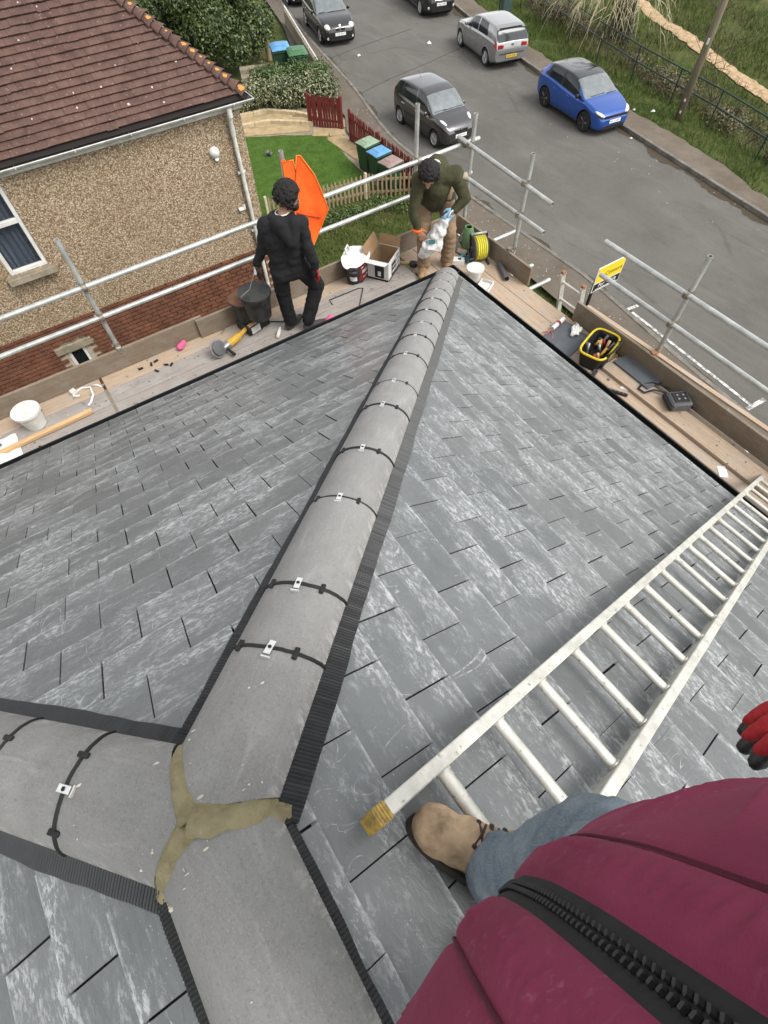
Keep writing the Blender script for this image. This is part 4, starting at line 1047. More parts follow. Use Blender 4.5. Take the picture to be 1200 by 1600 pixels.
PLAN = lambda L: [(-L/2, .80), (-L/2+.12, .90), (-L/2+.5, .975), (-L/2+1.1, 1), (L/2-1.2, 1), (L/2-.6, .965), (L/2-.2, .86), (L/2-.06, .74), (L/2, .62)]
# --- dark grey city hatchback
def yaris_extra(car, pt, on, L, hw):
    lamp_blob(car, 'headlamp', M_LAMP, (1.50, .58, .775), (.30, .135, .105), -.38, .36)
    lamp_patch(car, pt, 'tail_lamp', M_RED, -1.84, -1.70, .40, .62)
    mb = MB(); mb.box((1.868, 0, .62), (.02, .62, .09), bev=.008); mb.build('grille', M_TRIM, car)
    mb = MB(); mb.box((1.872, 0, .30), (.02, .8, .16), bev=.02); mb.build('lower_grille', M_TRIM, car)
    mb = MB(); mb.lathe([(.035, 0), (.035, .01), (0, .012)], (1.876, 0, .665), 12, Ry(pi/2)); mb.build('badge', M_CHROME, car)
    plate(car, 1.888, .46, 'RO59 HTZ', M_PLW); plate(car, -1.876, .62, 'RO59 HTZ', M_PLY, -1)
    wiper(car, [pt(.98, .80, 1)+V((0, 0, .012)), pt(1.0, .93, -1)+V((0, 0, .014))]); wiper(car, [pt(.96, .80, -1)+V((0, 0, .012)), pt(.98, .97, -1)+V((0, 0, .012))])
    mb = MB(); mb.tube([(-.95, 0, 1.50), (-1.18, 0, 1.66)], .006, 5); mb.build('aerial', M_TRIM, car)
L = 3.75
yaris = make_car('parked_car', 'dark grey hatchback parked at the kerb beside the red picket fence', (9.86, 13.0, GZ), radians(268), dict(
    L=L, W=1.69, H=1.52, wr=.30, wheels=(1.23, -1.23), paint=paint('dark_grey_paint', (.1, .098, .1), .8, .2), roofpaint=None, rim=M_RIM, spokes=7, k=.88,
    top=[(-1.875, .74), (-1.84, .95), (-1.72, 1.2), (-1.45, 1.44), (-.9, 1.51), (-.1, 1.52), (.35, 1.45), (.75, 1.22), (1.06, 1.0), (1.35, .93), (1.65, .83), (1.82, .70), (1.875, .6)],
    belt=[(-1.875, .72), (-1.75, 1.0), (-1.3, .99), (0, .93), (.9, .88), (1.06, .90), (1.35, .86), (1.65, .76), (1.875, .58)],
    tin=[(-1.875, .95), (-1.5, .80), (-.5, .78), (.2, .78), (.7, .84), (1.06, .9), (1.5, .86), (1.875, .8)], nose=0, tail=0, plan=PLAN(L),
    bot=[(-1.875, .34), (-1.6, .22), (-1, .2), (1.2, .2), (1.7, .2), (1.875, .26)],
    glass=hatch_glass((1.03, .40), (-1.80, -1.48), [(-1.42, -1.12, .12, 0), (-1.05, -.16, .05, 0), (-.1, .86, 0, -.44)], None), mirror=(.72, .95), handles=(-.95, .0), hz=.82, doors=(-.13, .86, -1.02), handlem=M_CHROME, sill=.2, extra=yaris_extra), 'cars parked along the street')
# --- blue hatchback with black roof
def corsa_extra(car, pt, on, L, hw):
    lamp_blob(car, 'headlamp', M_LAMP, (1.80, .60, .715), (.22, .14, .042), -.55, .30); lamp_blob(car, 'headlamp_shade', M_TRIM, (1.84, .60, .665), (.18, .14, .05), -.55, .30)
    lamp_patch(car, pt, 'tail_lamp', M_RED, -2.0, -1.80, .46, .58)
    mb = MB(); mb.box((2.025, 0, .64), (.03, 1.0, .095), bev=.01); mb.build('grille', M_TRIM, car)
    mb = MB(); mb.box((2.02, 0, .30), (.03, 1.05, .15), bev=.03); mb.build('lower_grille', M_TRIM, car)
    plate(car, 2.048, .48, 'WL71 HXV', M_PLW); plate(car, -2.04, .6, 'WL71 HXV', M_PLY, -1)
    wiper(car, [pt(1.0, .80, 1)+V((0, 0, .012)), pt(1.02, .95, 1)+V((0, 0, .014))]); wiper(car, [pt(.98, .97, 1)+V((0, 0, .012)), pt(1.0, .86, -1)+V((0, 0, .012))])
    mb = MB(); mb.tube([(-1.35, 0, 1.42), (-1.46, 0, 1.49)], .01, 5); mb.build('aerial', M_TRIM, car)
L = 4.06; bp = paint('vivid_blue_paint', (.015, .075, .33), .3, .22)
cg = hatch_glass((1.04, .28), (-1.85, -1.50), [(-1.28, -.50, .16, .02), (-.40, .78, .02, -.42)], None)
cg2 = cg+[('pillar', lambda x, v, z, y, side, roof: (.525 < v < .735 and -1.45+.12*(v-.52)/.22 < x < .9-.5*(v-.52)/.22)), ('roof', lambda x, v, z, y, side, roof: v >= .735 and -1.85 < x < 1.0)]
corsa = make_car('parked_car', 'bright blue hatchback with black roof parked by the far kerb', (14.92, 10.82, GZ), radians(270-7.5), dict(
    L=L, W=1.76, H=1.44, wr=.335, wheels=(1.27, -1.27), paint=bp, roofpaint=paint('gloss_black_roof', (.015, .015, .016), .1, .12), rim=M_RIMD, spokes=5, arch=M_TRIM,
    top=[(-2.03, .72), (-1.99, .95), (-1.85, 1.12), (-1.5, 1.37), (-1.1, 1.43), (-.3, 1.44), (.2, 1.38), (.65, 1.18), (1.06, .97), (1.4, .90), (1.8, .78), (1.98, .66), (2.03, .55)],
    belt=[(-2.03, .70), (-1.85, .98), (-1.3, .99), (0, .90), (.9, .86), (1.06, .88), (1.4, .82), (1.8, .70), (2.03, .52)],
    tin=[(-2.03, .95), (-1.6, .76), (-.5, .76), (.2, .76), (.7, .84), (1.06, .9), (1.5, .86), (2.03, .8)], nose=0, tail=0, plan=PLAN(L),
    bot=[(-2.03, .36), (-1.7, .22), (-1, .2), (1.2, .2), (1.8, .2), (2.03, .25)], glass=cg2, mirror=(.70, .95), mirrorpaint=M_TRIM, handles=(-.72, .12), hz=.80, doors=(-.42, .80), sill=.2, extra=corsa_extra), 'cars parked along the street')
# --- silver hatchback seen from behind
def golf_extra(car, pt, on, L, hw):
    lamp_blob(car, 'headlamp', M_LAMP, (1.88, .62, .68), (.2, .14, .07), -.5, .3)
    lamp_patch(car, pt, 'tail_lamp', M_RED, -2.085, -1.93, .42, .56)
    for sgn in (1, -1):
        mb = MB(); mb.box((-2.105, sgn*.58, .86), (.03, .26, .14), bev=.02); mb.build('tail_lamp', M_RED, car, smooth=40)
    mb = MB(); mb.box((-2.11, 0, .60), (.02, 1.2, .022)); mb.build('bumper_gap', M_TRIM, car)
    mb = MB(); mb.lathe([(.05, 0), (.05, .01), (.04, .012), (0, .012)], (-2.105, 0, .90), 14, Ry(-pi/2)); mb.build('badge', M_CHROME, car)
    mb = MB(); mb.box((-1.78, 0, 1.405), (.10, 1.10, .02), Ry(.3), bev=.008); mb.build('roof_spoiler', car_silver, car)
    plate(car, -2.118, .50, 'LK59 ZPU', M_PLY, -1); plate(car, 2.11, .45, 'LK59 ZPU', M_PLW)
    wiper(car, [(-1.99, .05, 1.02), (-1.95, -.3, 1.06)])
L = 4.2; car_silver = paint('silver_paint', (.3, .3, .295), .6, .26)
golf = make_car('parked_car', 'silver hatchback parked with its tail lamps toward the blue car', (15.98, 17.25, GZ), radians(90-12.5), dict(
    L=L, W=1.78, H=1.48, wr=.325, wheels=(1.29, -1.29), paint=car_silver, roofpaint=None, rim=M_RIM, spokes=5,
    top=[(-2.1, .70), (-2.09, .92), (-2.05, .99), (-1.80, 1.37), (-1.5, 1.455), (-.4, 1.48), (.15, 1.43), (.6, 1.22), (1.0, 1.0), (1.5, .94), (1.9, .82), (2.05, .70), (2.1, .55)],
    belt=[(-2.1, .68), (-2.05, .93), (-1.8, .98), (-1.3, .99), (0, .95), (.9, .90), (1.05, .91), (1.5, .86), (1.9, .74), (2.1, .52)],
    tin=[(-2.1, .96), (-1.7, .80), (-.5, .78), (.2, .78), (.7, .84), (1.06, .9), (1.5, .86), (2.1, .8)], nose=0, tail=0,
    plan=[(-L/2, .90), (-L/2+.1, .94), (-L/2+.5, .985), (-L/2+1.1, 1), (L/2-1.2, 1), (L/2-.6, .965), (L/2-.2, .86), (L/2-.06, .74), (L/2, .62)],
    bot=[(-2.1, .34), (-1.7, .22), (-1, .2), (1.2, .2), (1.8, .2), (2.1, .25)], glass=hatch_glass((.98, .26), (-2.05, -1.80), [(-1.25, -.36, .22, .02), (-.28, .72, .02, -.42)], None), mirror=(.66, 1.0), handles=(-.75, .1), hz=.84, doors=(-.32, .78, -1.12), sill=.2, extra=golf_extra), 'cars parked along the street')
# --- black hatchback, facing us
def bmw_extra(car, pt, on, L, hw):
    lamp_blob(car, 'headlamp', M_LAMP, (1.90, .56, .70), (.18, .19, .095), -.6, .35)
    for sgn in (1, -1):
        mb = MB(); mb.box((2.105, sgn*.13, .64), (.02, .19, .10), bev=.02); mb.build('grille', M_TRIM, car); mb = MB(); mb.box((2.10, sgn*.13, .64), (.02, .22, .13), bev=.02); mb.build('grille_surround', M_CHROME, car)
        mb = MB(); mb.lathe([(.05, 0), (.05, .02), (0, .03)], (2.06, sgn*.62, .34), 10, Ry(pi/2)); mb.build('fog_lamp', M_LAMP, car)
    mb = MB(); mb.box((2.10, 0, .30), (.02, .7, .12), bev=.02); mb.build('lower_grille', M_TRIM, car)
    mb = MB(); mb.lathe([(.045, 0), (.045, .008), (0, .012)], (2.03, 0, .755), 14, Ry(.9)); mb.build('badge', M_CHROME, car)
    plate(car, 2.12, .47, 'YT06 WVC', M_PLW)
    wiper(car, [pt(.86, .80, 1)+V((0, 0, .012)), pt(.90, .95, -1)+V((0, 0, .014))]); wiper(car, [pt(.84, .9, -1)+V((0, 0, .012)), pt(.86, .80, -1)+V((0, 0, .012))])
L = 4.23; black_paint = paint('black_paint', (.018, .018, .019), .2, .22)
bspec = dict(L=L, W=1.75, H=1.43, wr=.325, wheels=(1.36, -1.30), paint=black_paint, roofpaint=None, rim=M_RIM, spokes=5,
    top=[(-2.11, .72), (-2.08, .98), (-1.9, 1.12), (-1.6, 1.36), (-1.2, 1.41), (-.4, 1.43), (.05, 1.38), (.45, 1.18), (.85, .99), (1.4, .93), (1.9, .80), (2.06, .68), (2.11, .56)],
    belt=[(-2.11, .70), (-1.9, .97), (-1.3, .95), (0, .91), (.8, .88), (.95, .89), (1.4, .84), (1.9, .72), (2.11, .53)],
    tin=[(-2.11, .95), (-1.6, .78), (-.5, .77), (.1, .77), (.6, .84), (.95, .9), (1.5, .86), (2.11, .8)], nose=0, tail=0, plan=PLAN(L),
    bot=[(-2.11, .34), (-1.7, .22), (-1, .2), (1.2, .2), (1.8, .2), (2.11, .24)], glass=hatch_glass((.84, .14), (-1.95, -1.62), [(-1.4, -.5, .16, .02), (-.42, .6, .02, -.40)], None), mirror=(.55, .95), handles=(-.85, -.05), hz=.8, doors=(-.46, .66), sill=.2, extra=bmw_extra)
bmw = make_car('parked_car', 'black hatchback with round bonnet badge parked by the near kerb past the bins', (11.78, 23.55, GZ), radians(270-14), bspec, 'cars parked along the street')
b2 = copy_tree(bmw); b2.location = (13.05, 29.0, GZ); b2['label'] = 'black car parked bumper first behind the black hatchback, mostly out of view'
# --- black van-bodied car facing us
def van_extra(car, pt, on, L, hw):
    lamp_blob(car, 'headlamp', M_LAMP, (1.93, .60, .86), (.22, .16, .15), -.5, .4)
    mb = MB(); mb.box((2.185, 0, .80), (.03, .70, .20), bev=.03); mb.build('grille', M_TRIM, car)
    for z in (.70, .90): mb = MB(); mb.box((2.195, 0, z), (.03, .76, .03), bev=.01); mb.build('grille_trim', M_CHROME, car)
    mb = MB(); mb.box((2.2, 0, .80), (.03, .09, .12), bev=.02); mb.build('badge', M_CHROME, car)
    for sgn in (1, -1): mb = MB(); mb.box((2.12, sgn*.64, .42), (.06, .18, .10), bev=.02); mb.build('fog_lamp', M_LAMP, car)
    mb = MB(); mb.box((2.18, 0, .32), (.03, .9, .14), bev=.02); mb.build('lower_grille', M_TRIM, car)
    plate(car, 2.205, .54, 'SF66 VXN', M_PLW)
L = 4.4
van = make_car('parked_van', 'black high roofed van with chrome trimmed grille facing the silver hatchback', (17.45, 23.75, GZ), radians(270-15), dict(
    L=L, W=1.81, H=1.8, wr=.33, wheels=(1.36, -1.36), paint=black_paint, roofpaint=None, rim=M_RIM, spokes=7,
    top=[(-2.2, .9), (-2.18, 1.6), (-2.0, 1.78), (-1, 1.82), (0, 1.81), (.35, 1.72), (.8, 1.40), (1.2, 1.12), (1.6, 1.04), (2.0, .94), (2.15, .8), (2.2, .62)],
    belt=[(-2.2, .88), (-2, 1.08), (0, 1.05), (1, 1.0), (1.2, 1.0), (1.6, .94), (2.0, .82), (2.2, .6)],
    tin=[(-2.2, .9), (-1.6, .82), (0, .8), (.6, .84), (1.2, .92), (1.6, .88), (2.2, .84)], nose=0, tail=0, plan=PLAN(L),
    bot=[(-2.2, .34), (-1.7, .22), (-1, .2), (1.2, .2), (1.8, .22), (2.2, .26)], glass=hatch_glass((1.16, .40), (-2.5, -2.4), [(-.15, .86, .02, -.4)], None), mirror=(.85, 1.12), handles=(-.1,), hz=.9, doors=(-.25, 1.0), sill=.22, extra=van_extra), 'cars parked along the street')
# ================================================================== gardens and street furniture
M_LAWN = mat('lawn_turf', (.075, .135, .024), .95, col2=(.045, .09, .016), scale=3, bump=.8, bscale=60, world=True, bdist=.02, spec=.1)
M_SAND = mat('sandstone_paving', (.4, .3, .165), .9, col2=(.27, .2, .11), scale=4, bump=.3, bscale=40, world=True)
M_SANDL = mat('pale_edging_stone', (.52, .42, .27), .9, col2=(.36, .29, .18), scale=6, world=True)
M_REDW = mat('dark_red_fence_paint', (.16, .02, .014), .7, col2=(.085, .012, .01), scale=7, stretch=(6, 6, 1))
M_PICK = mat('weathered_picket', (.34, .26, .15), .85, col2=(.2, .155, .09), scale=8, stretch=(8, 8, 1))
def slab_thing(name, kind, poly, z0, z1, m):
    mb = MB(); mb.prism(poly, z0, z1); return tag(mb.build(name, m, fix=True), kind='structure')
# lawn
LAWN = [(3.9, 16.55), (5.2, 15.75), (6.05, 15.2), (6.45, 14.75), (6.35, 13.6), (6.15, 12.4), (6.0, 11.3), (5.0, 11.2), (4.0, 11.3), (.2, 11.6), (.2, 16.4)]
slab_thing('lawn', 's', LAWN, GZ-.06, GZ+.04, M_LAWN)
def in_poly(x, y, poly):
    c = False
    for i in range(len(poly)):
        (x0, y0), (x1, y1) = poly[i-1], poly[i]
        if (y0 > y) != (y1 > y) and x < (x1-x0)*(y-y0)/(y1-y0)+x0: c = not c
    return c
def s_lawn():
    x, y = random.uniform(.5, 6.5), random.uniform(11.2, 16.6)
    return (x, y, GZ+.03) if in_poly(x, y, LAWN) else None
blades('lawn_grass', 26000, s_lawn, .02, .055, M_BLL, .009, 'trimmed bright green lawn grass beside the sandstone path')
# paving: base plus separate slabs
pv = bpy.data.objects.new('garden_path', None); link(pv); tag(pv, kind='structure')
mb = MB(); mb.prism([(3.2, 16.6), (3.2, 18.6), (6.3, 18.3), (7.4, 16.6), (7.95, 15.2), (6.98, 14.1), (6.9, 11.0), (6.1, 11.0), (6.4, 14.8), (5.2, 15.9)], GZ-.05, GZ+.02); mb.build('path_bed', M_CONC, pv, fix=True)
sp = MB(); sp.box((0, 0, 0), (.58, .58, .05), bev=.008); sme = sp.mesh('paving_slab', M_SAND)
for k, (x, y, rz) in enumerate([(6.75-.02*j, 11.3+.6*j, 0) for j in range(6)]+[(6.93, 14.85, -.4), (6.45, 15.15, -.6), (7.3, 15.35, -.6)]+[(6.05-.5*j, 15.85+.25*j, -.48) for j in range(5)]+[(6.33-.5*j, 16.4+.25*j, -.48) for j in range(6)]+[(6.0-.52*j, 17.1+.2*j, -.35) for j in range(6)]):
    o = link(bpy.data.objects.new('paving_slab', sme), pv); o.location = (x, y, GZ+.03+random.uniform(-.004, .006)); o.rotation_euler = (0, 0, rz+random.uniform(-.02, .02))
for pts in ([(3.6, 17.35), (5.3, 16.85), (6.6, 15.75)], [(3.5, 18.1), (5.6, 17.75), (6.4, 16.9), (6.95, 15.95)]):   # raised pale borders
    for (a, b) in zip(pts, pts[1:]):
        A, B = V((*a, GZ+.09)), V((*b, GZ+.09)); n = max(1, int((B-A).length/.45))
        for j in range(n):
            mb = MB(); mb.box((0, 0, 0), ((B-A).length/n-.008, .14, .16), bev=.012); o = mb.build('edging_stone', M_SANDL, pv); o.matrix_local = Matrix.Translation(A+(B-A)*(j+.5)/n) @ align(B-A).to_4x4()
# small grey plant in the lawn
def leafy(name, label, loc, n, r, h, m, ls, cat='plant'):
    t = thing(name, label, cat, loc); mb = MB()
    for i in range(n):
        a = random.random()*2*pi; q = V((cos(a), sin(a), 0)); el = random.uniform(.2, 1.2); tip = q*r*cos(el)*random.uniform(.5, 1)+V((0, 0, h*sin(el)*random.uniform(.5, 1))); s_ = V((-q.y, q.x, 0))*ls
        mb.add([V((0, 0, 0)), tip*.6+s_, tip, tip*.6-s_], [(0, 1, 2, 3)])
    mb.build('leaves', m, t); return t
M_GREYLEAF = mat('grey_leaf', (.2, .24, .2), .8)
leafy('small_plant', 'small grey leaved plant growing in the bright lawn', (4.15, 14.75, GZ+.03), 34, .22, .22, M_GREYLEAF, .03)
# picket fences
def fence(name, label, pts, h, w, gap, m, group=None, rail=(.25, .75), z=GZ, post=None, rot_=0, thick=.02):
    t = thing(name, label, 'fence', (pts[0][0], pts[0][1], z), 0, group); base = V((pts[0][0], pts[0][1], 0))
    pk = MB(); hw_ = w/2; pk.prism([(-hw_, 0), (hw_, 0), (hw_, h-.05), (0, h), (-hw_, h-.05)], -thick/2, thick/2, Matrix(((1, 0, 0, 0), (0, 0, -1, 0), (0, 1, 0, 0), (0, 0, 0, 1)))); me = pk.mesh('picket', m)
    bm = bmesh.new(); bm.from_mesh(me); bmesh.ops.recalc_face_normals(bm, faces=bm.faces); bm.to_mesh(me); bm.free()
    for (a, b) in zip(pts, pts[1:]):
        A, B = V((*a, 0))-base, V((*b, 0))-base; d = B-A; n = int(d.length/(w+gap)); R = align(d).to_4x4(); nn = V((-d.y, d.x, 0)).normalized()
        for i in range(n):
            o = link(bpy.data.objects.new('picket', me), t); o.matrix_local = Matrix.Translation(A+d*(i+.5)/n+V((0, 0, random.uniform(-.02, .02)))) @ R @ Matrix.Rotation(random.uniform(-.03, .03), 4, 'Y')
        for r in rail:
            mb = MB(); mb.box((0, 0, 0), (d.length, .035, .07), bev=.004); o = mb.build('rail', m, t); o.matrix_local = Matrix.Translation((A+B)/2+V((0, 0, h*r))+nn*.03) @ R
    for p in pts:
        mb = MB(); mb.box((0, 0, h*.5), (.08, .08, h*1.06), bev=.006); o = mb.build('post', post or m, t); o.location = V((*p, 0))-base+V((.0, .04, 0))
    return t
fence('picket_fence', 'dark red painted picket fence along the pavement behind three wheelie bins', [(7.0, 13.95), (6.88, 12.0), (6.8, 9.3)], .95, .07, .05, M_REDW, thick=.022)
fence('garden_gate', 'dark red slatted gate standing open against the clipped hedge', [(6.42, 15.85), (7.2, 14.85)], 1.0, .085, .02, M_REDW, thick=.022)
M_PICKP = mat('pale_post', (.52, .45, .33), .8, col2=(.38, .32, .22), scale=8)
fence('picket_fence', 'low weathered bare wood picket fence between lawn and rough grass', [(2.3, 11.1), (5.42, 10.5), (6.75, 9.75)], .72, .055, .075, M_PICK, post=M_PICKP)
# wheelie bins
M_BING = mat('green_bin_plastic', (.03, .075, .035), .5, var=.3, scale=5)
M_BINL = {'blue': mat('blue_lid', (.11, .3, .55), .5, var=.3, scale=6), 'green': mat('green_lid', (.06, .16, .07), .5, var=.3), 'pale': mat('pale_green_lid', (.24, .33, .22), .5, var=.3), 'brown': mat('dull_pink_lid', (.29, .2, .18), .6, var=.25)}
def wheelie(label, loc, rz, lid, s=1):
    t = thing('wheelie_bin', label, 'bin', loc, rz, 'wheelie bins in the front gardens'); t.scale = (.86*s,)*3
    mb = MB(); w0, d0, w1, d1, h = .44, .50, .57, .66, .93
    b = [(-w0/2, -d0/2), (w0/2, -d0/2), (w0/2, d0/2), (-w0/2, d0/2)]; T = [(-w1/2, -d1/2), (w1/2, -d1/2), (w1/2, d1/2), (-w1/2, d1/2)]
    mb.add([V((*q, .05)) for q in b]+[V((*q, h)) for q in T], [(3, 2, 1, 0), (4, 5, 6, 7), (0, 1, 5, 4), (1, 2, 6, 5), (2, 3, 7, 6), (3, 0, 4, 7)])
    mb.box((0, 0, h-.03), (w1+.05, d1+.05, .05), bev=.012); mb.box((0, d1/2+.03, h-.02), (w1*.8, .05, .04), bev=.01); mb.build('bin_body', M_BING, t, smooth=30)
    mb = MB(); mb.grid(lambda u, v: V((lerp(-w1/2-.03, w1/2+.03, u), lerp(-d1/2-.04, d1/2+.03, v), h+.02+.075*(1-abs(2*u-1)**4)*(1-abs(2*v-1)**4)*1.0+.02*v)), 12, 12); ld = mb.build('lid', M_BINL[lid], t, smooth=True)
    mb = MB(); mb.box((0, -.02, h+.100), (w1*.62, d1*.5, .014), bev=.006); mb.build('lid_panel', M_BINL[lid], ld); mb = MB(); mb.box((0, -d1/2-.03, h+.03), (.3, .03, .03), bev=.008); mb.build('lid_handle', M_BINL[lid], ld)
    for sx in (-1, 1):
        mb = MB(); mb.lathe([(.05, -.025), (.1, -.025), (.1, .025), (.05, .025)], (sx*(w0/2+.01), d0/2, .1), 16, Ry(pi/2)); mb.build('wheel', M_TYRE, t, smooth=40)
    mb = MB(); mb.tube([(-w1*.42, d1/2+.03, h), (-w1*.42, d1/2+.1, h+.03), (w1*.42, d1/2+.1, h+.03), (w1*.42, d1/2+.03, h)], .014, 6); mb.build('handle', M_BING, t)
    return t
for lb, lc, rz, c, *sc_ in (('green wheelie bin with pale green lid, farthest of three along red fence', (6.42, 11.95, GZ+.02), -1.45, 'pale'), ('green wheelie bin with blue lid in the middle of three along red fence', (6.38, 11.22, GZ+.02), -1.5, 'blue'), ('green wheelie bin with dull pink lid under the scaffold rail by red fence', (6.32, 10.48, GZ+.02), -1.42, 'brown'),
                      ('blue lidded wheelie bin behind the hedge by the pavement', (7.45, 19.75, GZ+.05), -.3, 'blue', 1.36), ('wheelie bin with green lid behind the hedge by the pavement', (7.75, 18.95, GZ+.05), -.3, 'green', 1.36)): wheelie(lb, lc, rz, c, *sc_)
# low white topped wall with rail beside the bins
M_WHITE = mat('white_paint', (.7, .69, .65), .7, col2=(.5, .48, .43), scale=7)
t = thing('boundary_wall', 'low grey boundary wall with white rail beside the two bins', 'wall', (8.42, 18.3, GZ))
mb = MB(); a, b = V((0, 0, .3)), V((2.1, 7.0, .3)); mb.box((0, 0, 0), ((b-a).length, .12, .6)); o = mb.build('wall_panel', M_CONC, t); o.matrix_local = Matrix.Translation((a+b)/2) @ align(b-a).to_4x4()
mb = MB(); mb.tube([a+V((0, 0, .42)), b+V((0, 0, .42))], .035, 8); mb.build('rail', M_WHITE, t)
for k in range(7): mb = MB(); q = a+(b-a)*k/6; mb.tube([q+V((0, 0, .2)), q+V((0, 0, .42))], .025, 6); mb.build('post', M_WHITE, t)
t = thing('gate_post', 'short round wooden post standing behind the blue lidded bin', 'post', (8.05, 22.3, GZ)); mb = MB(); mb.lathe([(.11, 0), (.11, .95), (.1, 1.0), (0, 1.02)], n=14); mb.build('timber', M_PICK, t, smooth=40)
t = thing('brick_steps', 'pale concrete steps below the evergreen tree', 'steps', (6.55, 20.0, GZ), -.35)
for k in range(3): mb = MB(); mb.box((0, .35*k, .08+.15*k), (1.5, .36, .15+.002*k), bev=.01); mb.build('step', M_CONC, t)
# ---- foliage
def m_leaf(name, cols):
    n = NT(name); g = n.geo(); oi = n.attr('lr', 'Fac'); c = n.ramp(oi, [(i/(len(cols)-1), k) for i, k in enumerate(cols)]); c = n.mix(n.ramp(n.noise(g, 1.5, 3), [(.4, 0.), (.65, .5)]), c, cols[0]); n.set(c, .45, 0, .4); n.b.inputs['Subsurface Weight'].default_value = 0; return n.m
def foliage(name, parent, n, sampler, ls, m, droop=.3):
    mb = MB(); lr = []
    for i in range(n):
        r = sampler()
        if r is None: continue
        p, nrm = r; nrm = (V(nrm)+V((random.gauss(0, .5), random.gauss(0, .5), random.gauss(.2, .5)))).normalized(); t = nrm.orthogonal().normalized(); t.rotate(Quaternion(nrm, random.random()*2*pi)); s_ = nrm.cross(t); l = ls*random.uniform(.6, 1.3); p = V(p)
        mb.add([p-t*l*.5, p+s_*l*.27-nrm*l*.05, p+t*l*.5-nrm*l*.15, p-s_*l*.27-nrm*l*.05], [(0, 1, 2, 3)]); v_ = random.random(); lr += [v_]*4
    o = mb.build(name, m, parent); at = o.data.attributes.new('lr', 'FLOAT', 'POINT'); at.data.foreach_set('value', lr); tag(o, kind='stuff'); return o
M_BARK = mat('bark', (.12, .1, .075), .95, col2=(.06, .05, .035), scale=12, stretch=(3, 3, .5), bump=.8, bscale=25)
M_LAUR = m_leaf('laurel_leaves', [(.02, .036, .01), (.04, .066, .017), (.065, .098, .024), (.1, .13, .035), (.15, .17, .06)])
M_HEDG = m_leaf('hedge_leaves', [(.03, .05, .012), (.075, .1, .03), (.17, .18, .08), (.32, .31, .19), (.42, .4, .28)])
M_HEDG2 = m_leaf('green_hedge_leaves', [(.022, .045, .01), (.05, .09, .016), (.085, .13, .03), (.13, .17, .05)])
def blob_sampler(blobs):
    ws = [b[1]**2 for b in blobs]
    def f():
        c, r = random.choices(blobs, ws)[0]; d = V((random.gauss(0, 1), random.gauss(0, 1), random.gauss(0, 1))).normalized(); k = random.uniform(.72, 1.03)+.13*noise.noise(V((d.x*3+c[0], d.y*3+c[1], d.z*3)))
        p = V(c)+V((d.x*r*k, d.y*r*k, d.z*r*k*.95)); 
        if p.z < .05: return None
        return p, d
    return f
t = thing('evergreen_tree', 'dense dark evergreen tree behind the tiled roof hip', 'tree', (6.1, 23.6, GZ))
mb = MB(); mb.tube([(0, 0, 0), (.05, .05, 1.2), (-.05, .1, 2.6), (.1, 0, 4)], [.16, .14, .1, .05], 10); mb.build('trunk', M_BARK, t, smooth=True)
for k in range(7): a = k*.9; mb = MB(); mb.tube([(0, .05, 1.2+.25*k), (cos(a)*.7, sin(a)*.7, 1.9+.3*k), (cos(a)*1.4, sin(a)*1.4, 2.3+.35*k)], [.07, .05, .02], 6); mb.build('limb', M_BARK, t)
bl = [((random.uniform(-1.6, 1.9), random.uniform(-1.9, 1.9), random.uniform(1.0, 4.4)), random.uniform(.6, 1.05)) for _ in range(34)]+[((-2.6+.5*k, -.6+.3*k, 1.2+.55*k), .9) for k in range(5)]+[((0, 0, 2.4), 1.6), ((-3.4, 1.5, 3.2), 1.3), ((-4.6, 2.6, 3.6), 1.5), ((1.0, -1.6, 1.0), .8), ((.2, -2.0, .9), .75)]
foliage('crown', t, 52000, blob_sampler(bl), .125, M_LAUR)
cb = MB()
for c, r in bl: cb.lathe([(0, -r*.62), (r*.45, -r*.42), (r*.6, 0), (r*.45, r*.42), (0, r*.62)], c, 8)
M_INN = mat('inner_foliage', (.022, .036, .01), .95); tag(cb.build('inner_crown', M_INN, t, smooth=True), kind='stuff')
t = thing('hedge', 'clipped variegated hedge beside the open red gate', 'hedge', (6.4, 17.9, GZ))
bl = [((-1.75+.33*k, .5-.13*k+random.uniform(-.12, .12), .5+random.uniform(-.08, .08)), random.uniform(.48, .6)) for k in range(11)]
foliage('foliage', t, 9000, blob_sampler(bl), .085, M_HEDG); bl2 = [((-.3+.3*k, .85-.12*k+random.uniform(-.1, .1), .62), random.uniform(.45, .6)) for k in range(8)]; foliage('foliage', t, 8000, blob_sampler(bl2), .085, M_HEDG2)
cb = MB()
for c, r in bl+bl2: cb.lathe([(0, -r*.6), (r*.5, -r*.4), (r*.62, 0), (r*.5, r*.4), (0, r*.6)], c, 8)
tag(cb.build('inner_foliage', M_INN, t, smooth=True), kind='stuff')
for k in range(6): mb = MB(); mb.tube([(-1.6+.6*k, .4-.2*k, 0), (-1.6+.6*k, .4-.2*k, .5)], .03, 6); mb.build('stem', M_BARK, t)
# weeds along the wooden picket fence
bw = [((2.9+.28*k, 10.25-.06*k+(0 if k < 9 else -.12*(k-9))+random.uniform(-.15, .15), .12), random.uniform(.22, .36)) for k in range(14)]
t = thing('weeds', 'dark green weeds growing along the wooden picket fence', 'weeds', (0, 0, GZ)); foliage('foliage', t, 5000, blob_sampler(bw), .07, M_HEDG2)
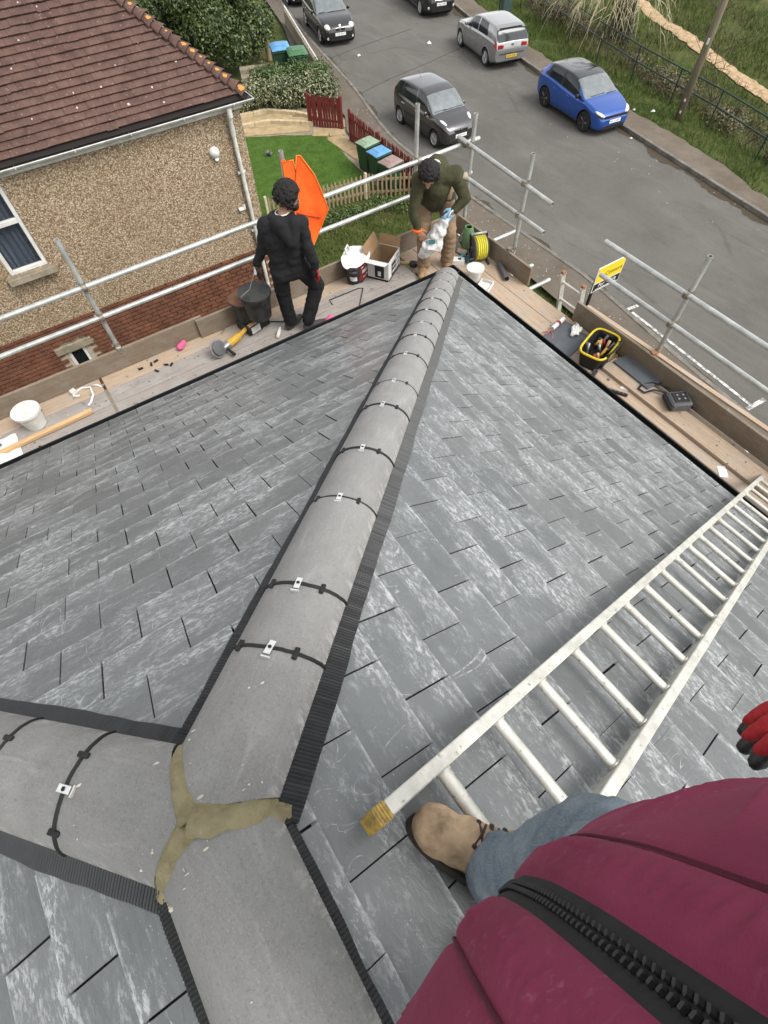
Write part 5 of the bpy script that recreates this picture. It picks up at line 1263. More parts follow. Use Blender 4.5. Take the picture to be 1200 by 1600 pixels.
# ---- metal railings on the far verge
M_RAILG = mat('dark_green_rail', (.012, .03, .022), .5, var=.3)
RP = [(16.6, .8), (17.64, 5.16), (18.28, 7.6), (18.64, 9.65), (19.1, 12.0), (19.7, 14.4), (20.4, 16.8), (21.1, 19.2), (21.9, 21.7), (22.7, 24.2), (23.6, 26.8)]
t = thing('railing_fence', 'dark green two rail metal fence along the grass verge', 'railing', (17.64, 5.16, GZ)); base = V((17.64, 5.16, GZ))
tops = []
for x, y in RP:
    p = V((x, y, gz(x, y)-.1)); q = V((x, y, GZ+.92)); tops.append(q); mb = MB(); mb.tube([p-base, q-base], .028, 6); mb.build('post', M_RAILG, t)
for k in (0, -.47):
    for a, b in zip(tops, tops[1:]): mb = MB(); mb.tube([a-base+V((0, 0, k)), b-base+V((0, 0, k))], .026, 6); mb.build('rail', M_RAILG, t)
# ---- leaning telegraph pole
M_POLE = mat('old_timber_pole', (.2, .17, .11), .9, col2=(.12, .105, .07), scale=6, stretch=(4, 4, .4), bump=.5, bscale=20)
t = thing('telegraph_pole', 'old leaning timber pole on the verge in front of the green railings', 'pole', (17.89, 8.63, GZ))
mb = MB(); tip = V((.5, .35, 8.5)); mb.tube([(0, 0, -.2), tip*.3, tip], [.13, .12, .1], 14); mb.build('timber', M_POLE, t, smooth=True)
for z, s_ in ((2.05, .05), (.45, .05), (.1, .07)): mb = MB(); q = tip*(z/8.5); mb.box(q+V((-.12, -.06, 0)), (.02, .06, .16 if z > 1 else .07)); mb.build('metal_tag', M_WHITE, t)
# ---- street cabinet / post box at the verge top
t = thing('street_cabinet', 'green roadside cabinet standing on the verge behind the silver hatchback', 'cabinet', (18.45, 19.1, GZ), -.3)
mb = MB(); mb.box((0, 0, .55), (.42, .32, 1.1), bev=.02); mb.build('case', mat('cabinet_green', (.045, .085, .075), .5, var=.3), t); mb = MB(); mb.box((0, 0, 1.12), (.48, .38, .05), bev=.01); mb.build('lid', mat('cabinet_lid', (.25, .27, .26), .5), t); mb = MB(); mb.tube([(-.3, .05, 0), (-.3, .05, 1.5)], .03, 8); mb.build('post', M_RAILG, t)
# ---- bare willow
M_TWIG = mat('pale_twig', (.5, .44, .29), .8, col2=(.34, .29, .17), scale=3)
M_IVY = m_leaf('ivy_leaves', [(.02, .025, .008), (.045, .05, .015), (.07, .075, .02), (.1, .09, .03)])
t = thing('willow_tree', 'bare willow with pale drooping twigs hanging over the railings', 'tree', (23.2, 16.2, gz(23.2, 16.2)))
mb = MB(); mb.tube([(0, 0, -.1), (.1, .1, 1.5), (-.2, 0, 3), (-.5, -.2, 5), (-.3, .2, 7)], [.42, .36, .3, .22, .12], 12); mb.build('trunk', M_BARK, t, smooth=True)
mb = MB(); foliage('ivy', t, 7000, blob_sampler([((-.05-.06*k, .02*k, .4+.5*k), .62-.02*k) for k in range(10)]), .1, M_IVY)
random.seed(11)
for k in range(9):
    a = k/9*2*pi; q = V((-.3, 0, 3.2+.3*(k % 4))); e = q+V((cos(a)*2.0, sin(a)*2.0, 1.2)); mb = MB(); mb.tube([q, lerp(q, e, .5)+V((0, 0, .35)), e], [.12, .08, .04], 7); mb.build('limb', M_BARK, t)
def twig(mb, p, L, droop, dirv):
    pts = [V(p)]; d = V(dirv); n = 9
    for i in range(n):
        d = (d+V((random.gauss(0, .10), random.gauss(0, .10), -droop))).normalized(); pts.append(pts[-1]+d*L/n)
    r0 = random.uniform(.009, .019); mb.tube(pts, [r0*(1-.75*i/n) for i in range(n+1)], 4, caps=False); return pts
mb = MB()
for k in range(80):
    a = random.gauss(pi*1.08, .6); r = random.uniform(.8, 2.4); p = V((-.3+cos(a)*r, sin(a)*r, random.uniform(2.3, 3.7))); pts = twig(mb, p, random.uniform(2.0, 3.4), .27, (cos(a)*.95, sin(a)*.95, .4))
    for j in (3, 5, 6): twig(mb, pts[j], random.uniform(.4, .9), .12, (cos(a+random.gauss(0, .8)), sin(a+random.gauss(0, .8)), -.2))
tag(mb.build('twigs', M_TWIG, t, smooth=True), kind='stuff')
# thin dark saplings / brambles near the pole and scrub mass behind the railings
M_BRAM = mat('bramble_stem', (.075, .05, .04), .9); M_SCRUB = m_leaf('scrub_leaves', [(.05, .045, .018), (.085, .08, .025), (.12, .105, .035), (.17, .14, .06)])
def m_scr(i): return M_SCRUB
t = thing('bramble_thicket', 'tangled brown bramble thicket in the dip behind the railings', 'bush', (0, 0, 0)); mb = MB()
for k in range(420):
    y = random.uniform(2, 22); x = interp([(b_, a_) for a_, b_ in RP], y)+random.uniform(.3, 2.6); p = V((x, y, gz(x, y))); a = random.random()*6.28
    twig(mb, p, random.uniform(.6, 1.6), .16, (cos(a)*.5, sin(a)*.5, 1.0))
tag(mb.build('stems', M_BRAM, t), kind='stuff')
bs = []
for k in range(60):
    y = random.uniform(1, 24); x = interp([(b_, a_) for a_, b_ in RP], y)+random.uniform(.6, 2.6); bs.append(((x, y, gz(x, y)+.15), random.uniform(.25, .65)))
def scr():
    c, r = random.choice(bs); d = V((random.gauss(0, 1), random.gauss(0, 1), abs(random.gauss(0, 1)))).normalized(); k = random.uniform(.5, 1.05); return V(c)+d*r*k, d
foliage('foliage', t, 16000, scr, .085, M_SCRUB)
t = thing('sapling', 'thin bare sapling arching beside the leaning timber pole', 'tree', (21.6, 9.6, gz(21.6, 9.6))); mb = MB()
for k in range(5): twig(mb, (random.uniform(-.15, .15), random.uniform(-.15, .15), 0), random.uniform(2.5, 4.2), .06, (-.25+random.gauss(0, .25), .3+random.gauss(0, .2), 1))
mb.build('trunk', M_BRAM, t); mb = MB()
for k in range(40): twig(mb, (random.uniform(-.8, .4), random.uniform(-.2, 1.2), random.uniform(1, 3.2)), random.uniform(.4, 1.1), .05, (random.gauss(0, .6), random.gauss(0, .6), .6))
tag(mb.build('twigs', M_BRAM, t), kind='stuff')
# ---- estate agent board
M_YEL = mat('yellow_board', (.75, .55, .02), .45, var=.12); M_BLK = mat('black_board', (.012, .012, .012), .5); M_TW = mat('white_print', (.75, .75, .73), .5, var=.05)
t = thing('agent_board', 'yellow and black estate board on a black post in the front garden', 'sign', (5.35, 1.62, GZ))
mb = MB(); mb.box((.06, .03, .95), (.06, .045, 2.35), bev=.004); mb.build('post', M_BLK, t)
mb = MB(); mb.box((.39, 0, 2.13), (.80, .012, .56), bev=.002); pn = mb.build('panel', M_TW, t)
mb = MB(); mb.box((.39, -.0085, 2.225), (.765, .004, .33)); mb.build('yellow_field', M_YEL, pn); mb = MB(); mb.box((.39, -.0085, 1.955), (.765, .004, .165)); mb.build('black_field', M_BLK, pn)
Ms = Matrix(((1, 0, 0, 0), (0, 0, -1, 0), (0, 1, 0, 0), (0, 0, 0, 1)))
for w_, x, z, s_, m in (('Connors', .50, 2.20, .14, M_INK), ('For Sale', .39, 1.975, .13, M_TW)):
    for j, w2 in enumerate(w_.split()): text_obj('lettering', w2, s_, m, pn, Matrix.Translation((x+(0 if len(w_.split()) == 1 else -.15+.33*j), -.0115, z)) @ Ms)
mb = MB(); mb.box((.39, -.0112, 1.895), (.6, .002, .018)); mb.build('white_rule', M_TW, pn)
# ---- litter and stones on the road and verge
M_PAPER = mat('white_paper', (.72, .72, .7), .8, var=.2)
for k, (x, y, z, r) in enumerate([(15.0, 8.35, GZ, .07), (11.35, 20.3, GZ, .1), (14.6, 19.6, GZ, .13), (17.35, 9.4, GZ-.05, .1), (16.9, 9.9, GZ-.05, .08), (9.3, 17.7, GZ, .06)]):
    mb = MB(); mb.add([V((r*cos(2*pi*j/7)*random.uniform(.6, 1.3), r*sin(2*pi*j/7)*random.uniform(.4, .9), .012+.02*random.random())) for j in range(7)]+[V((0, 0, .06*r/.07))], [(j, (j+1) % 7, 7) for j in range(7)])
    o = mb.build('litter', M_PAPER); o.location = (x, y, z+.004); o.rotation_euler = (0, 0, k); tag(o, ['scrap of white litter beside the nose of the blue hatchback', 'scrap of white litter on the road near the black hatchback', 'strip of white litter on the road before the black van', 'white litter in the verge grass near the timber pole', 'smaller white litter in the verge grass behind the blue hatchback', 'tiny white litter near the near kerb and road joint'][k], 'litter', 'litter on the street')
mb = MB(); rs = random.Random(3)
for k in range(420):
    if k < 300: y = rs.uniform(-4, 16); x = rs.uniform(sinterp(FN, y)+.1, sinterp(KN, y)-.1); z = GZ+.1
    else: y = rs.uniform(0, 18); x = sinterp(KF, y)-rs.random()**2*2.2; z = GZ
    r = rs.uniform(.008, .028); mb.add([V((x+r*cos(2*pi*j/5), y+r*sin(2*pi*j/5), z+.002)) for j in range(5)]+[V((x, y, z+r*.8))], [(j, (j+1) % 5, 5) for j in range(5)])
tag(mb.build('loose_stones', mat('loose_stone', (.36, .33, .29), .9), smooth=False), 'scattered pale stones and grit on pavement and road', 'stones', kind='stuff')
# ================================================================== people
def capsule(bm, p0, p1, r0, r1, n=14, m=5):
    p0, p1 = V(p0), V(p1); d = p1-p0; L = max(d.length, 1e-5); t = d/L; u = t.orthogonal().normalized(); w = t.cross(u); rings = []
    prof = [(-r0*cos(pi/2*i/m), r0*sin(pi/2*i/m)) for i in range(m+1)]+[(L+r1*sin(pi/2*i/m), r1*cos(pi/2*i/m)) for i in range(m+1)]
    for z, r in prof: rings.append([bm.verts.new(p0+t*z+(u*cos(2*pi*j/n)+w*sin(2*pi*j/n))*max(r, 1e-4)) for j in range(n)])
    for a, b in zip(rings, rings[1:]):
        for j in range(n): bm.faces.new((a[j], a[(j+1) % n], b[(j+1) % n], b[j]))
    bm.faces.new(list(reversed(rings[0]))); bm.faces.new(rings[-1])
def ellip(bm, c, r, R=None, n=16, m=10):
    c = V(c); rings = []
    for i in range(m+1):
        a = -pi/2+pi*i/m; ring = []
        for j in range(n):
            q = V((max(cos(a), 1e-3)*cos(2*pi*j/n)*r[0], max(cos(a), 1e-3)*sin(2*pi*j/n)*r[1], sin(a)*r[2])); ring.append(bm.verts.new(c+(R @ q if R is not None else q)))
        rings.append(ring)
    for a, b in zip(rings, rings[1:]):
        for j in range(n): bm.faces.new((a[j], a[(j+1) % n], b[(j+1) % n], b[j]))
    bm.faces.new(list(reversed(rings[0]))); bm.faces.new(rings[-1])
def blend(name, shapes, m, parent, voxel=.012, smooth=6, wrinkle=0, wscale=18, cut=None, wst=(1, 1, 1)):
    bm = bmesh.new()
    for s in shapes:
        if s[0] == 'c': capsule(bm, *s[1:])
        else: ellip(bm, *s[1:])
    me = bpy.data.meshes.new('tmp'); bm.to_mesh(me); bm.free(); ob = bpy.data.objects.new('tmp', me); COL.objects.link(ob)
    md = ob.modifiers.new('r', 'REMESH'); md.mode = 'VOXEL'; md.voxel_size = voxel; md.use_smooth_shade = True
    sm = ob.modifiers.new('s', 'SMOOTH'); sm.factor = .5; sm.iterations = smooth
    dg = bpy.context.evaluated_depsgraph_get(); out = bpy.data.meshes.new_from_object(ob.evaluated_get(dg)); bpy.data.objects.remove(ob); bpy.data.meshes.remove(me)
    if wrinkle:
        ns = [v.normal.copy() for v in out.vertices]
        for v, nn in zip(out.vertices, ns):
            q = V((v.co.x*wst[0], v.co.y*wst[1], v.co.z*wst[2]))*wscale; v.co += nn*wrinkle*(noise.noise(q)+.5*abs(noise.noise(q*2.1))-.2)
    out.materials.clear(); out.materials.append(m); out.polygons.foreach_set('use_smooth', [True]*len(out.polygons)); out.name = name
    return link(bpy.data.objects.new(name, out), parent)
M_SKIN = mat('tan_skin', (.32, .17, .105), .55, var=.15, scale=14)
M_HAIR = mat('black_curly_hair', (.011, .009, .008), .7, var=.4, scale=60, bump=.9, bscale=90, bdist=.01)
M_HOOD = mat('black_hoodie', (.010, .010, .0115), .92, col2=(.0065, .0065, .007), scale=10, bump=.3, bscale=120)
M_TROUB = mat('black_work_trousers', (.008, .008, .009), .9, var=.3, scale=9)
M_DUST = mat('dusty_black_boot', (.07, .068, .065), .9, col2=(.03, .03, .03), scale=14)
M_REDG = mat('red_knit_glove', (.36, .016, .02), .85, col2=(.22, .009, .013), scale=120, stretch=(1, 1, 1))
M_BLKG = mat('black_latex_glove', (.018, .018, .018), .5, var=.3, scale=20, bump=.4, bscale=60)
M_OLIVE = mat('olive_fleece', (.052, .05, .022), .95, col2=(.033, .032, .014), scale=9, bump=.3, bscale=110)
M_KHAKI = mat('khaki_trousers', (.25, .17, .105), .9, col2=(.17, .115, .07), scale=6, bump=.2, bscale=80)
M_SHIRT = mat('white_tshirt', (.62, .6, .56), .9)
M_BLUEG = mat('pale_blue_glove', (.22, .42, .58), .6, var=.25, scale=14)
M_ORANGE = mat('orange_hi_vis', (.95, .13, .01), .75, col2=(.8, .085, .006), scale=5)
M_BOOTT = mat('tan_boot', (.33, .2, .10), .8, col2=(.18, .1, .05), scale=14)
def fingers(base, fwd, side, up, s=1, curl=.6, spread=.02, thumb=1):
    out = []; L = [.07, .08, .075, .06]
    for k in range(4):
        b = V(base)+V(side)*((k-1.5)*.021*s); d = V(fwd)*cos(.15)+V(side)*((k-1.5)*spread*2); p1 = b+d*L[k]*.45*s
        d2 = (d*cos(curl)-V(up)*sin(curl)); p2 = p1+d2*L[k]*.33*s; d3 = d*cos(curl*1.8)-V(up)*sin(curl*1.8); p3 = p2+d3*L[k]*.28*s
        out += [('c', b, p1, .0098*s, .0092*s), ('c', p1, p2, .0092*s, .0085*s), ('c', p2, p3, .0085*s, .0075*s)]
    tb = V(base)-V(fwd)*.055*s+V(side)*(-.038*s*thumb); t1 = tb+(V(fwd)*.7-V(side)*.5*thumb-V(up)*.25).normalized()*.035*s; t2 = t1+(V(fwd)*.95-V(up)*.4).normalized()*.03*s
    out += [('c', tb, t1, .0125*s, .0105*s), ('c', t1, t2, .0105*s, .0085*s)]
    return out
def hand(wrist, fwd, up, s=1, curl=.6, thumb=1):
    fwd = V(fwd).normalized(); up = V(up); up = (up-fwd*up.dot(fwd)).normalized(); side = fwd.cross(up); w = V(wrist); kn = w+fwd*.085*s
    R = Matrix((fwd, side, up)).transposed()
    return [('e', w+fwd*.045*s, (.052*s, .041*s, .017*s), R), ('c', w-fwd*.02, w+fwd*.02*s, .026*s, .028*s)]+fingers(kn, fwd, side, up, s, curl, thumb=thumb)
def face(head, fwd, r, parent, m=M_SKIN):     # returns shapes of nose, ears, chin ; eyes as separate parts
    fwd = V(fwd).normalized(); up = V((0, 0, 1)); up = (up-fwd*up.dot(fwd)).normalized(); sd = fwd.cross(up); h = V(head); R = Matrix((fwd, sd, up)).transposed()
    sh = [('e', h, (r*1.0, r*.80, r*1.12), R), ('e', h+fwd*r*.42-up*r*.72, (r*.5, r*.45, r*.42), R), ('c', h+fwd*r*.98+up*r*.1, h+fwd*r*1.14-up*r*.18, r*.09, r*.15), ('c', h+fwd*r*.88-up*r*.48-sd*r*.2, h+fwd*r*.88-up*r*.48+sd*r*.2, r*.07, r*.07)]
    for s_ in (-1, 1): sh += [('e', h+sd*s_*r*.82-up*r*.05-fwd*r*.05, (r*.2, r*.08, r*.3), R), ('c', h+fwd*r*.86+sd*s_*r*.2+up*r*.2, h+fwd*r*.8+sd*s_*r*.5+up*r*.2, r*.06, r*.05)]
    for s_ in (-1, 1):
        mb = MB(); mb.lathe([(0, -r*.1), (r*.09, 0), (0, r*.1)], h+fwd*r*.9+sd*s_*r*.34+up*r*.07, 8, R); mb.build('eye', M_TRIM, parent, smooth=True)
    return sh
def hair(name, head, fwd, r, parent, n=260, curl=.02, back=.25, m=M_HAIR):
    fwd = V(fwd).normalized(); up = V((0, 0, 1)); up = (up-fwd*up.dot(fwd)).normalized(); sd = fwd.cross(up); sh = []; h = V(head); R = Matrix((fwd, sd, up)).transposed()
    sh.append(('e', h-fwd*r*.16+up*r*.28, (r*1.08, r*.98, r*1.06), R))
    for k in range(n):
        d = V((random.gauss(0, 1), random.gauss(0, 1), random.gauss(.35, .9))).normalized(); q = R @ V((d.x, d.y, d.z))
        if d.x > .45 and d.z < .55: continue
        if d.z < -.55: continue
        p = h+fwd*(d.x*r*1.10)+sd*(d.y*r*.99)+up*(d.z*r*1.22)-fwd*r*.1+up*r*.1; sh.append(('e', p+q*.006, (random.uniform(.008, .013),)*3, None, 6, 4))
    return blend(name, sh, m, parent, .0055, 2, .006, 95)
# ------------------------------------------------ man in the black hoodie, seen from behind, on the neighbour side boards
pm = thing('person', 'person in black hoodie and trousers on the scaffold carrying a bucket of mortar', 'person', (-1.62, .66, ZP), 0, 'roofers on the job')
bo = V((-1.62, .66, ZP))
J = {k: V(v)-bo for k, v in dict(pel=(-1.62, .64, .36), chest=(-1.63, .60, .68), neck=(-1.59, .60, .86), head=(-1.515, .61, .985), shL=(-1.755, .66, .775), elL=(-1.81, .74, .53), haL=(-1.885, .80, .345), shR=(-1.475, .50, .775), elR=(-1.455, .44, .52), haR=(-1.41, .44, .33),
    hiL=(-1.71, .66, .36), knL=(-1.70, .72, .0), anL=(-1.68, .72, -.36), hiR=(-1.54, .60, .36), knR=(-1.34, .62, .02), anR=(-1.52, .58, -.34)).items()}
HF = V((.82, -.30, -.38)).normalized(); hr = .105
body = face(J['head'], HF, hr, pm)+[('c', J['neck']-V((0, 0, .05)), J['head']-V((.02, 0, .05)), .05, .05), ('c', J['pel'], J['chest'], .085, .085), ('c', J['shL'], J['elL'], .045, .036), ('c', J['elL'], J['haL'], .036, .03), ('c', J['shR'], J['elR'], .045, .036), ('c', J['elR'], J['haR'], .036, .03), ('c', J['hiL'], J['knL'], .07, .05), ('c', J['knL'], J['anL'], .05, .04), ('c', J['hiR'], J['knR'], .07, .05), ('c', J['knR'], J['anR'], .05, .04), ('c', J['chest'], J['neck'], .075, .05)]
blend('body', body, M_SKIN, pm, .011, 3)
hood = [('c', J['pel']+V((-.05, .02, 0)), J['chest']+V((-.06, .03, 0)), .118, .122), ('c', J['pel']+V((.05, -.03, 0)), J['chest']+V((.06, -.04, 0)), .118, .122), ('c', J['chest'], J['neck']-V((0, 0, .06)), .135, .08), ('c', J['pel']-V((.075, 0, .06)), J['pel']+V((.075, -.02, -.06)), .118, .118), ('c', J['shL'], J['shR'], .085, .085), ('c', J['shL'], J['elL'], .072, .058), ('c', J['elL'], J['haL']+V((0, 0, .03)), .058, .044), ('c', J['shR'], J['elR'], .072, .06), ('c', J['elR'], J['haR']+V((0, 0, .03)), .06, .046),
    ('c', J['chest']+V((0, .02, .1)), J['neck']-V((0, 0, .04)), .13, .07)]
ho = blend('hoodie', hood, M_HOOD, pm, .010, 5, .012, 11, wst=(1, 1, 1.7))
# hood lying on the back: roll of cloth round the neck
rr = []
for k in range(15):
    a = 2*pi*k/15; c_ = J['neck']+V((cos(a)*.09-.01, sin(a)*.088, -.025-.012*cos(a))); rr.append(c_)
hd_ = [('c', rr[k-1], rr[k], .036, .036) for k in range(15)]+[('c', J['neck']+V((-.09, -.08, -.02)), J['neck']+V((-.03, -.15, -.19)), .07, .05), ('c', J['neck']+V((.05, -.12, -.04)), J['neck']+V((-.01, -.16, -.19)), .068, .05), ('c', J['neck']+V((-.1, .02, -.02)), J['neck']+V((-.12, -.05, -.08)), .05, .04)]
blend('hood', hd_, M_HOOD, pm, .011, 5, .004, 18)
mb = MB(); mb.tube([J['neck']+V((cos(2*pi*k/16)*.062-.005, sin(2*pi*k/16)*.06, .018)) for k in range(16)], .007, 6, closed=True); mb.build('tshirt_collar', M_SHIRT, pm, smooth=True)
blend('trousers', [('c', J['pel']+V((-.04, 0, -.05)), J['pel']+V((.05, -.02, -.05)), .125, .125), ('c', J['hiL'], J['knL'], .102, .08), ('c', J['knL'], J['anL']+V((0, 0, .02)), .08, .075), ('c', J['hiR'], J['knR'], .105, .085), ('c', J['knR'], J['anR']+V((0, 0, .03)), .082, .075)], M_TROUB, pm, .012, 4, .009, 14, wst=(1, 1, 1.8))
for an, dx in ((J['anL'], (.10, .05)), (J['anR'], (.13, -.02))):
    a = V((an.x, an.y, .055)); blend('boot', [('c', a+V((-.03, 0, -.01)), a+V((dx[0], dx[1], -.015)), .05, .042), ('c', a+V((dx[0], dx[1], -.015)), a+V((dx[0]*1.5, dx[1]*1.5, -.02)), .042, .034), ('c', a, a+V((0, 0, .08)), .05, .06)], M_DUST, pm, .01, 3)
hair('hair', J['head'], HF, hr, pm, 620)
blend('beard', [('e', J['head']+HF*hr*.52-V((0, 0, hr*.66)), (hr*.45, hr*.45, hr*.38)), ('e', J['head']+HF*hr*.2-V((0, 0, hr*.55)), (hr*.5, hr*.76, hr*.3))], M_HAIR, pm, .008, 2)
blend('glove', hand(J['haL'], (-.1, .1, -1), (-1, 0, 0), 1.0, .9), M_BLKG, pm, .006, 2)
blend('glove', hand(J['haR']+V((0, 0, .03)), (.15, .1, -1), (1, -.3, 0), 1.1, .35), M_REDG, pm, .006, 2)
blend('glove_palm', [('e', J['haR']+V((-.022, .02, -.045)), (.022, .04, .06))], M_BLKG, pm, .008, 2)
# ------------------------------------------------ man bending forward in the olive fleece at the corner
pg = thing('person', 'person in olive fleece and khaki trousers bending over a white plastic bag at corner', 'person', (.34, .66, ZP), 0, 'roofers on the job')
bo = V((.34, .66, ZP))
J = {k: V(v)-bo for k, v in dict(pel=(.42, .88, .40), chest=(.31, .74, .66), neck=(.20, .64, .74), head=(.085, .59, .735), shL=(.40, .54, .66), elL=(.50, .455, .43), haL=(.345, .475, .31), shR=(.09, .75, .61), elR=(-.02, .70, .35), haR=(.02, .64, .10),
    hiL=(.48, .77, .36), knL=(.43, .58, .02), anL=(.47, .63, -.36), hiR=(.30, .90, .36), knR=(.17, .74, .02), anR=(.18, .72, -.36)).items()}
HF = V((-.45, -.5, -.75)).normalized(); hr = .104
body = face(J['head'], HF, hr, pg)+[('c', J['neck'], J['head'], .055, .055), ('c', J['pel'], J['chest'], .09, .09), ('c', J['chest'], J['neck'], .085, .055), ('c', J['shL'], J['elL'], .045, .038), ('c', J['elL'], J['haL'], .04, .03), ('c', J['shR'], J['elR'], .05, .04), ('c', J['elR'], J['haR'], .04, .03), ('c', J['hiL'], J['knL'], .075, .055), ('c', J['knL'], J['anL'], .055, .04), ('c', J['hiR'], J['knR'], .075, .055), ('c', J['knR'], J['anR'], .055, .04)]
blend('body', body, M_SKIN, pg, .011, 3)
AX = align(J['neck']-J['pel'], (J['shL']-J['shR'])); blend('fleece', [('e', lerp(J['pel'], J['neck'], .52)+V((0, 0, .005)), (.27, .15, .185), AX), ('e', lerp(J['pel'], J['chest'], .25)-V((.03, .03, .03)), (.2, .16, .18), AX), ('c', J['chest'], J['neck']-V((0, 0, .03)), .14, .09), ('c', J['shL'], J['shR'], .095, .095), ('c', J['shL'], J['elL'], .078, .062), ('c', J['elL'], J['haL']+(J['elL']-J['haL'])*.25, .07, .05), ('c', J['shR'], J['elR'], .078, .062), ('c', J['elR'], J['haR']+(J['elR']-J['haR'])*.22, .062, .048), ('c', J['chest']+V((-.04, -.08, -.12)), J['pel']+V((-.09, -.11, -.07)), .14, .13), ('c', J['pel']+V((-.07, .06, -.09)), J['pel']+V((.06, -.1, -.1)), .135, .135), ('c', J['chest']+V((-.08, -.02, -.1)), J['pel']+V((-.14, -.03, -.1)), .11, .10)], M_OLIVE, pg, .010, 5, .013, 12)
mb = MB(); R = align((J['neck']-J['chest'])).to_3x3(); mb.tube([J['neck']+R @ V((.0, cos(2*pi*k/16)*.065, sin(2*pi*k/16)*.065)) for k in range(16)], .016, 6, closed=True); mb.build('collar', M_SHIRT, pg, smooth=True)
pt_ = J['shL']+(J['elL']-J['shL'])*.25; blend('shoulder_patch', [('e', pt_+V((.052, -.03, .045)), (.05, .045, .03))], mat('beige_patch', (.36, .3, .22), .9), pg, .008, 3)
blend('trousers', [('c', J['pel']+V((-.06, .03, -.03)), J['pel']+V((.06, -.03, -.03)), .125, .125), ('c', J['hiL'], J['knL'], .1, .082), ('c', J['knL'], J['anL'], .08, .082), ('c', J['hiR'], J['knR'], .1, .082), ('c', J['knR'], J['anR'], .08, .08)], M_KHAKI, pg, .012, 4, .012, 13, wst=(1, 1, 2))
blend('trouser_pocket', [('e', J['hiL']+(J['knL']-J['hiL'])*.5+V((.09, -.02, 0)), (.03, .06, .09))], M_KHAKI, pg, .01, 3)
for an, dx in ((J['anL'], (-.06, -.10)), (J['anR'], (-.09, -.09))):
    a = V((an.x, an.y, .055)); blend('boot', [('c', a, a+V((dx[0], dx[1], -.015)), .05, .042), ('c', a+V((dx[0], dx[1], -.015)), a+V((dx[0]*1.5, dx[1]*1.5, -.02)), .042, .034), ('c', a, a+V((0, 0, .08)), .05, .06)], M_BOOTT, pg, .01, 3)
hair('hair', J['head'], HF, hr, pg, 620)
blend('glove', hand(J['haL']+(J['elL']-J['haL'])*.22, (J['haL']-J['elL']), (.5, -.4, .6), 1.15, .8, -1), M_BLUEG, pg, .006, 2)
blend('hand', hand(J['haR']+(J['elR']-J['haR'])*.18, (J['haR']-J['elR'])+V((.1, -.05, 0)), (-.6, -.5, .3), 1.05, .7), M_SKIN, pg, .006, 2)
mb = MB(); q = J['haR']+(J['elR']-J['haR'])*.2; mb.tube([q+V((cos(2*pi*k/14)*.042, sin(2*pi*k/14)*.042, 0)) for k in range(14)], .016, 6, closed=True); mb.build('wristband', M_ORANGE, pg, smooth=True)
# ------------------------------------------------ photographer: jacket, jeans, boot, glove
def rel(x, y, z): return V((x, y, z))
pp_ = thing('person', 'person in maroon zipped jacket, jeans and tan boots standing over the roof ladder', 'person', (-3.33, -4.15, 2.06)); bo = V((-3.33, -4.15, 2.06)); cb_ = CAM-bo
def C(x, y, z): return cb_+V((x, y, z))
def m_jack():
    n = NT('maroon_jacket'); o = n.tc.outputs['Object']
    c = n.ramp(n.noise(o, 6, 5, .6), [(.3, (.165, .021, .055)), (.7, (.235, .033, .08))])
    c = n.mix(n.ramp(n.noise(n.map(o, (2, 2, 9), rot=(.3, .2, .4)), 8, 6, .7, 1), [(.62, 0.), (.85, .25)]), c, (.42, .2, .25))
    c = n.mix(n.math('MULTIPLY', n.ramp(n.noise(o, 150, 4, .7), [(.57, 0.), (.68, .3)]), n.ramp(n.noise(o, 9, 4, .6), [(.46, 0.), (.66, 1.)])), c, (.4, .24, .27))
    n.set(c, .74, 0, .25); n.bump(n.math('ADD', n.noise(o, 420, 3, .6), n.math('MULTIPLY', n.noise(n.map(o, (1, 1, .5)), 30, 5, .7), 1.5)), .35, .0015); return n.m
M_JACK = m_jack()
def m_denim():
    n = NT('denim'); o = n.tc.outputs['Object']; c = n.ramp(n.noise(o, 9, 5, .65), [(.3, (.075, .105, .14)), (.5, (.125, .155, .18)), (.72, (.2, .225, .24))])
    c = n.mix(n.ramp(n.noise(n.map(o, (1, 1, .12)), 420, 2), [(.4, 0.), (.7, .35)]), c, (.28, .31, .34)); c = n.mix(n.ramp(n.noise(o, 5, 4), [(.55, 0.), (.7, .4)]), c, (.2, .19, .16))
    n.set(c, .9, 0, .2); n.bump(n.noise(o, 300, 3), .2, .001); return n.m
M_DENIM = m_denim()
M_ZIP = mat('black_zip_tape', (.02, .02, .021), .85, var=.3, scale=60, bump=.3, bscale=300, bdist=.001); M_ZIPT = mat('zip_teeth', (.018, .018, .019), .45, var=.2)
JC = (.045, -.265); TZ = .075
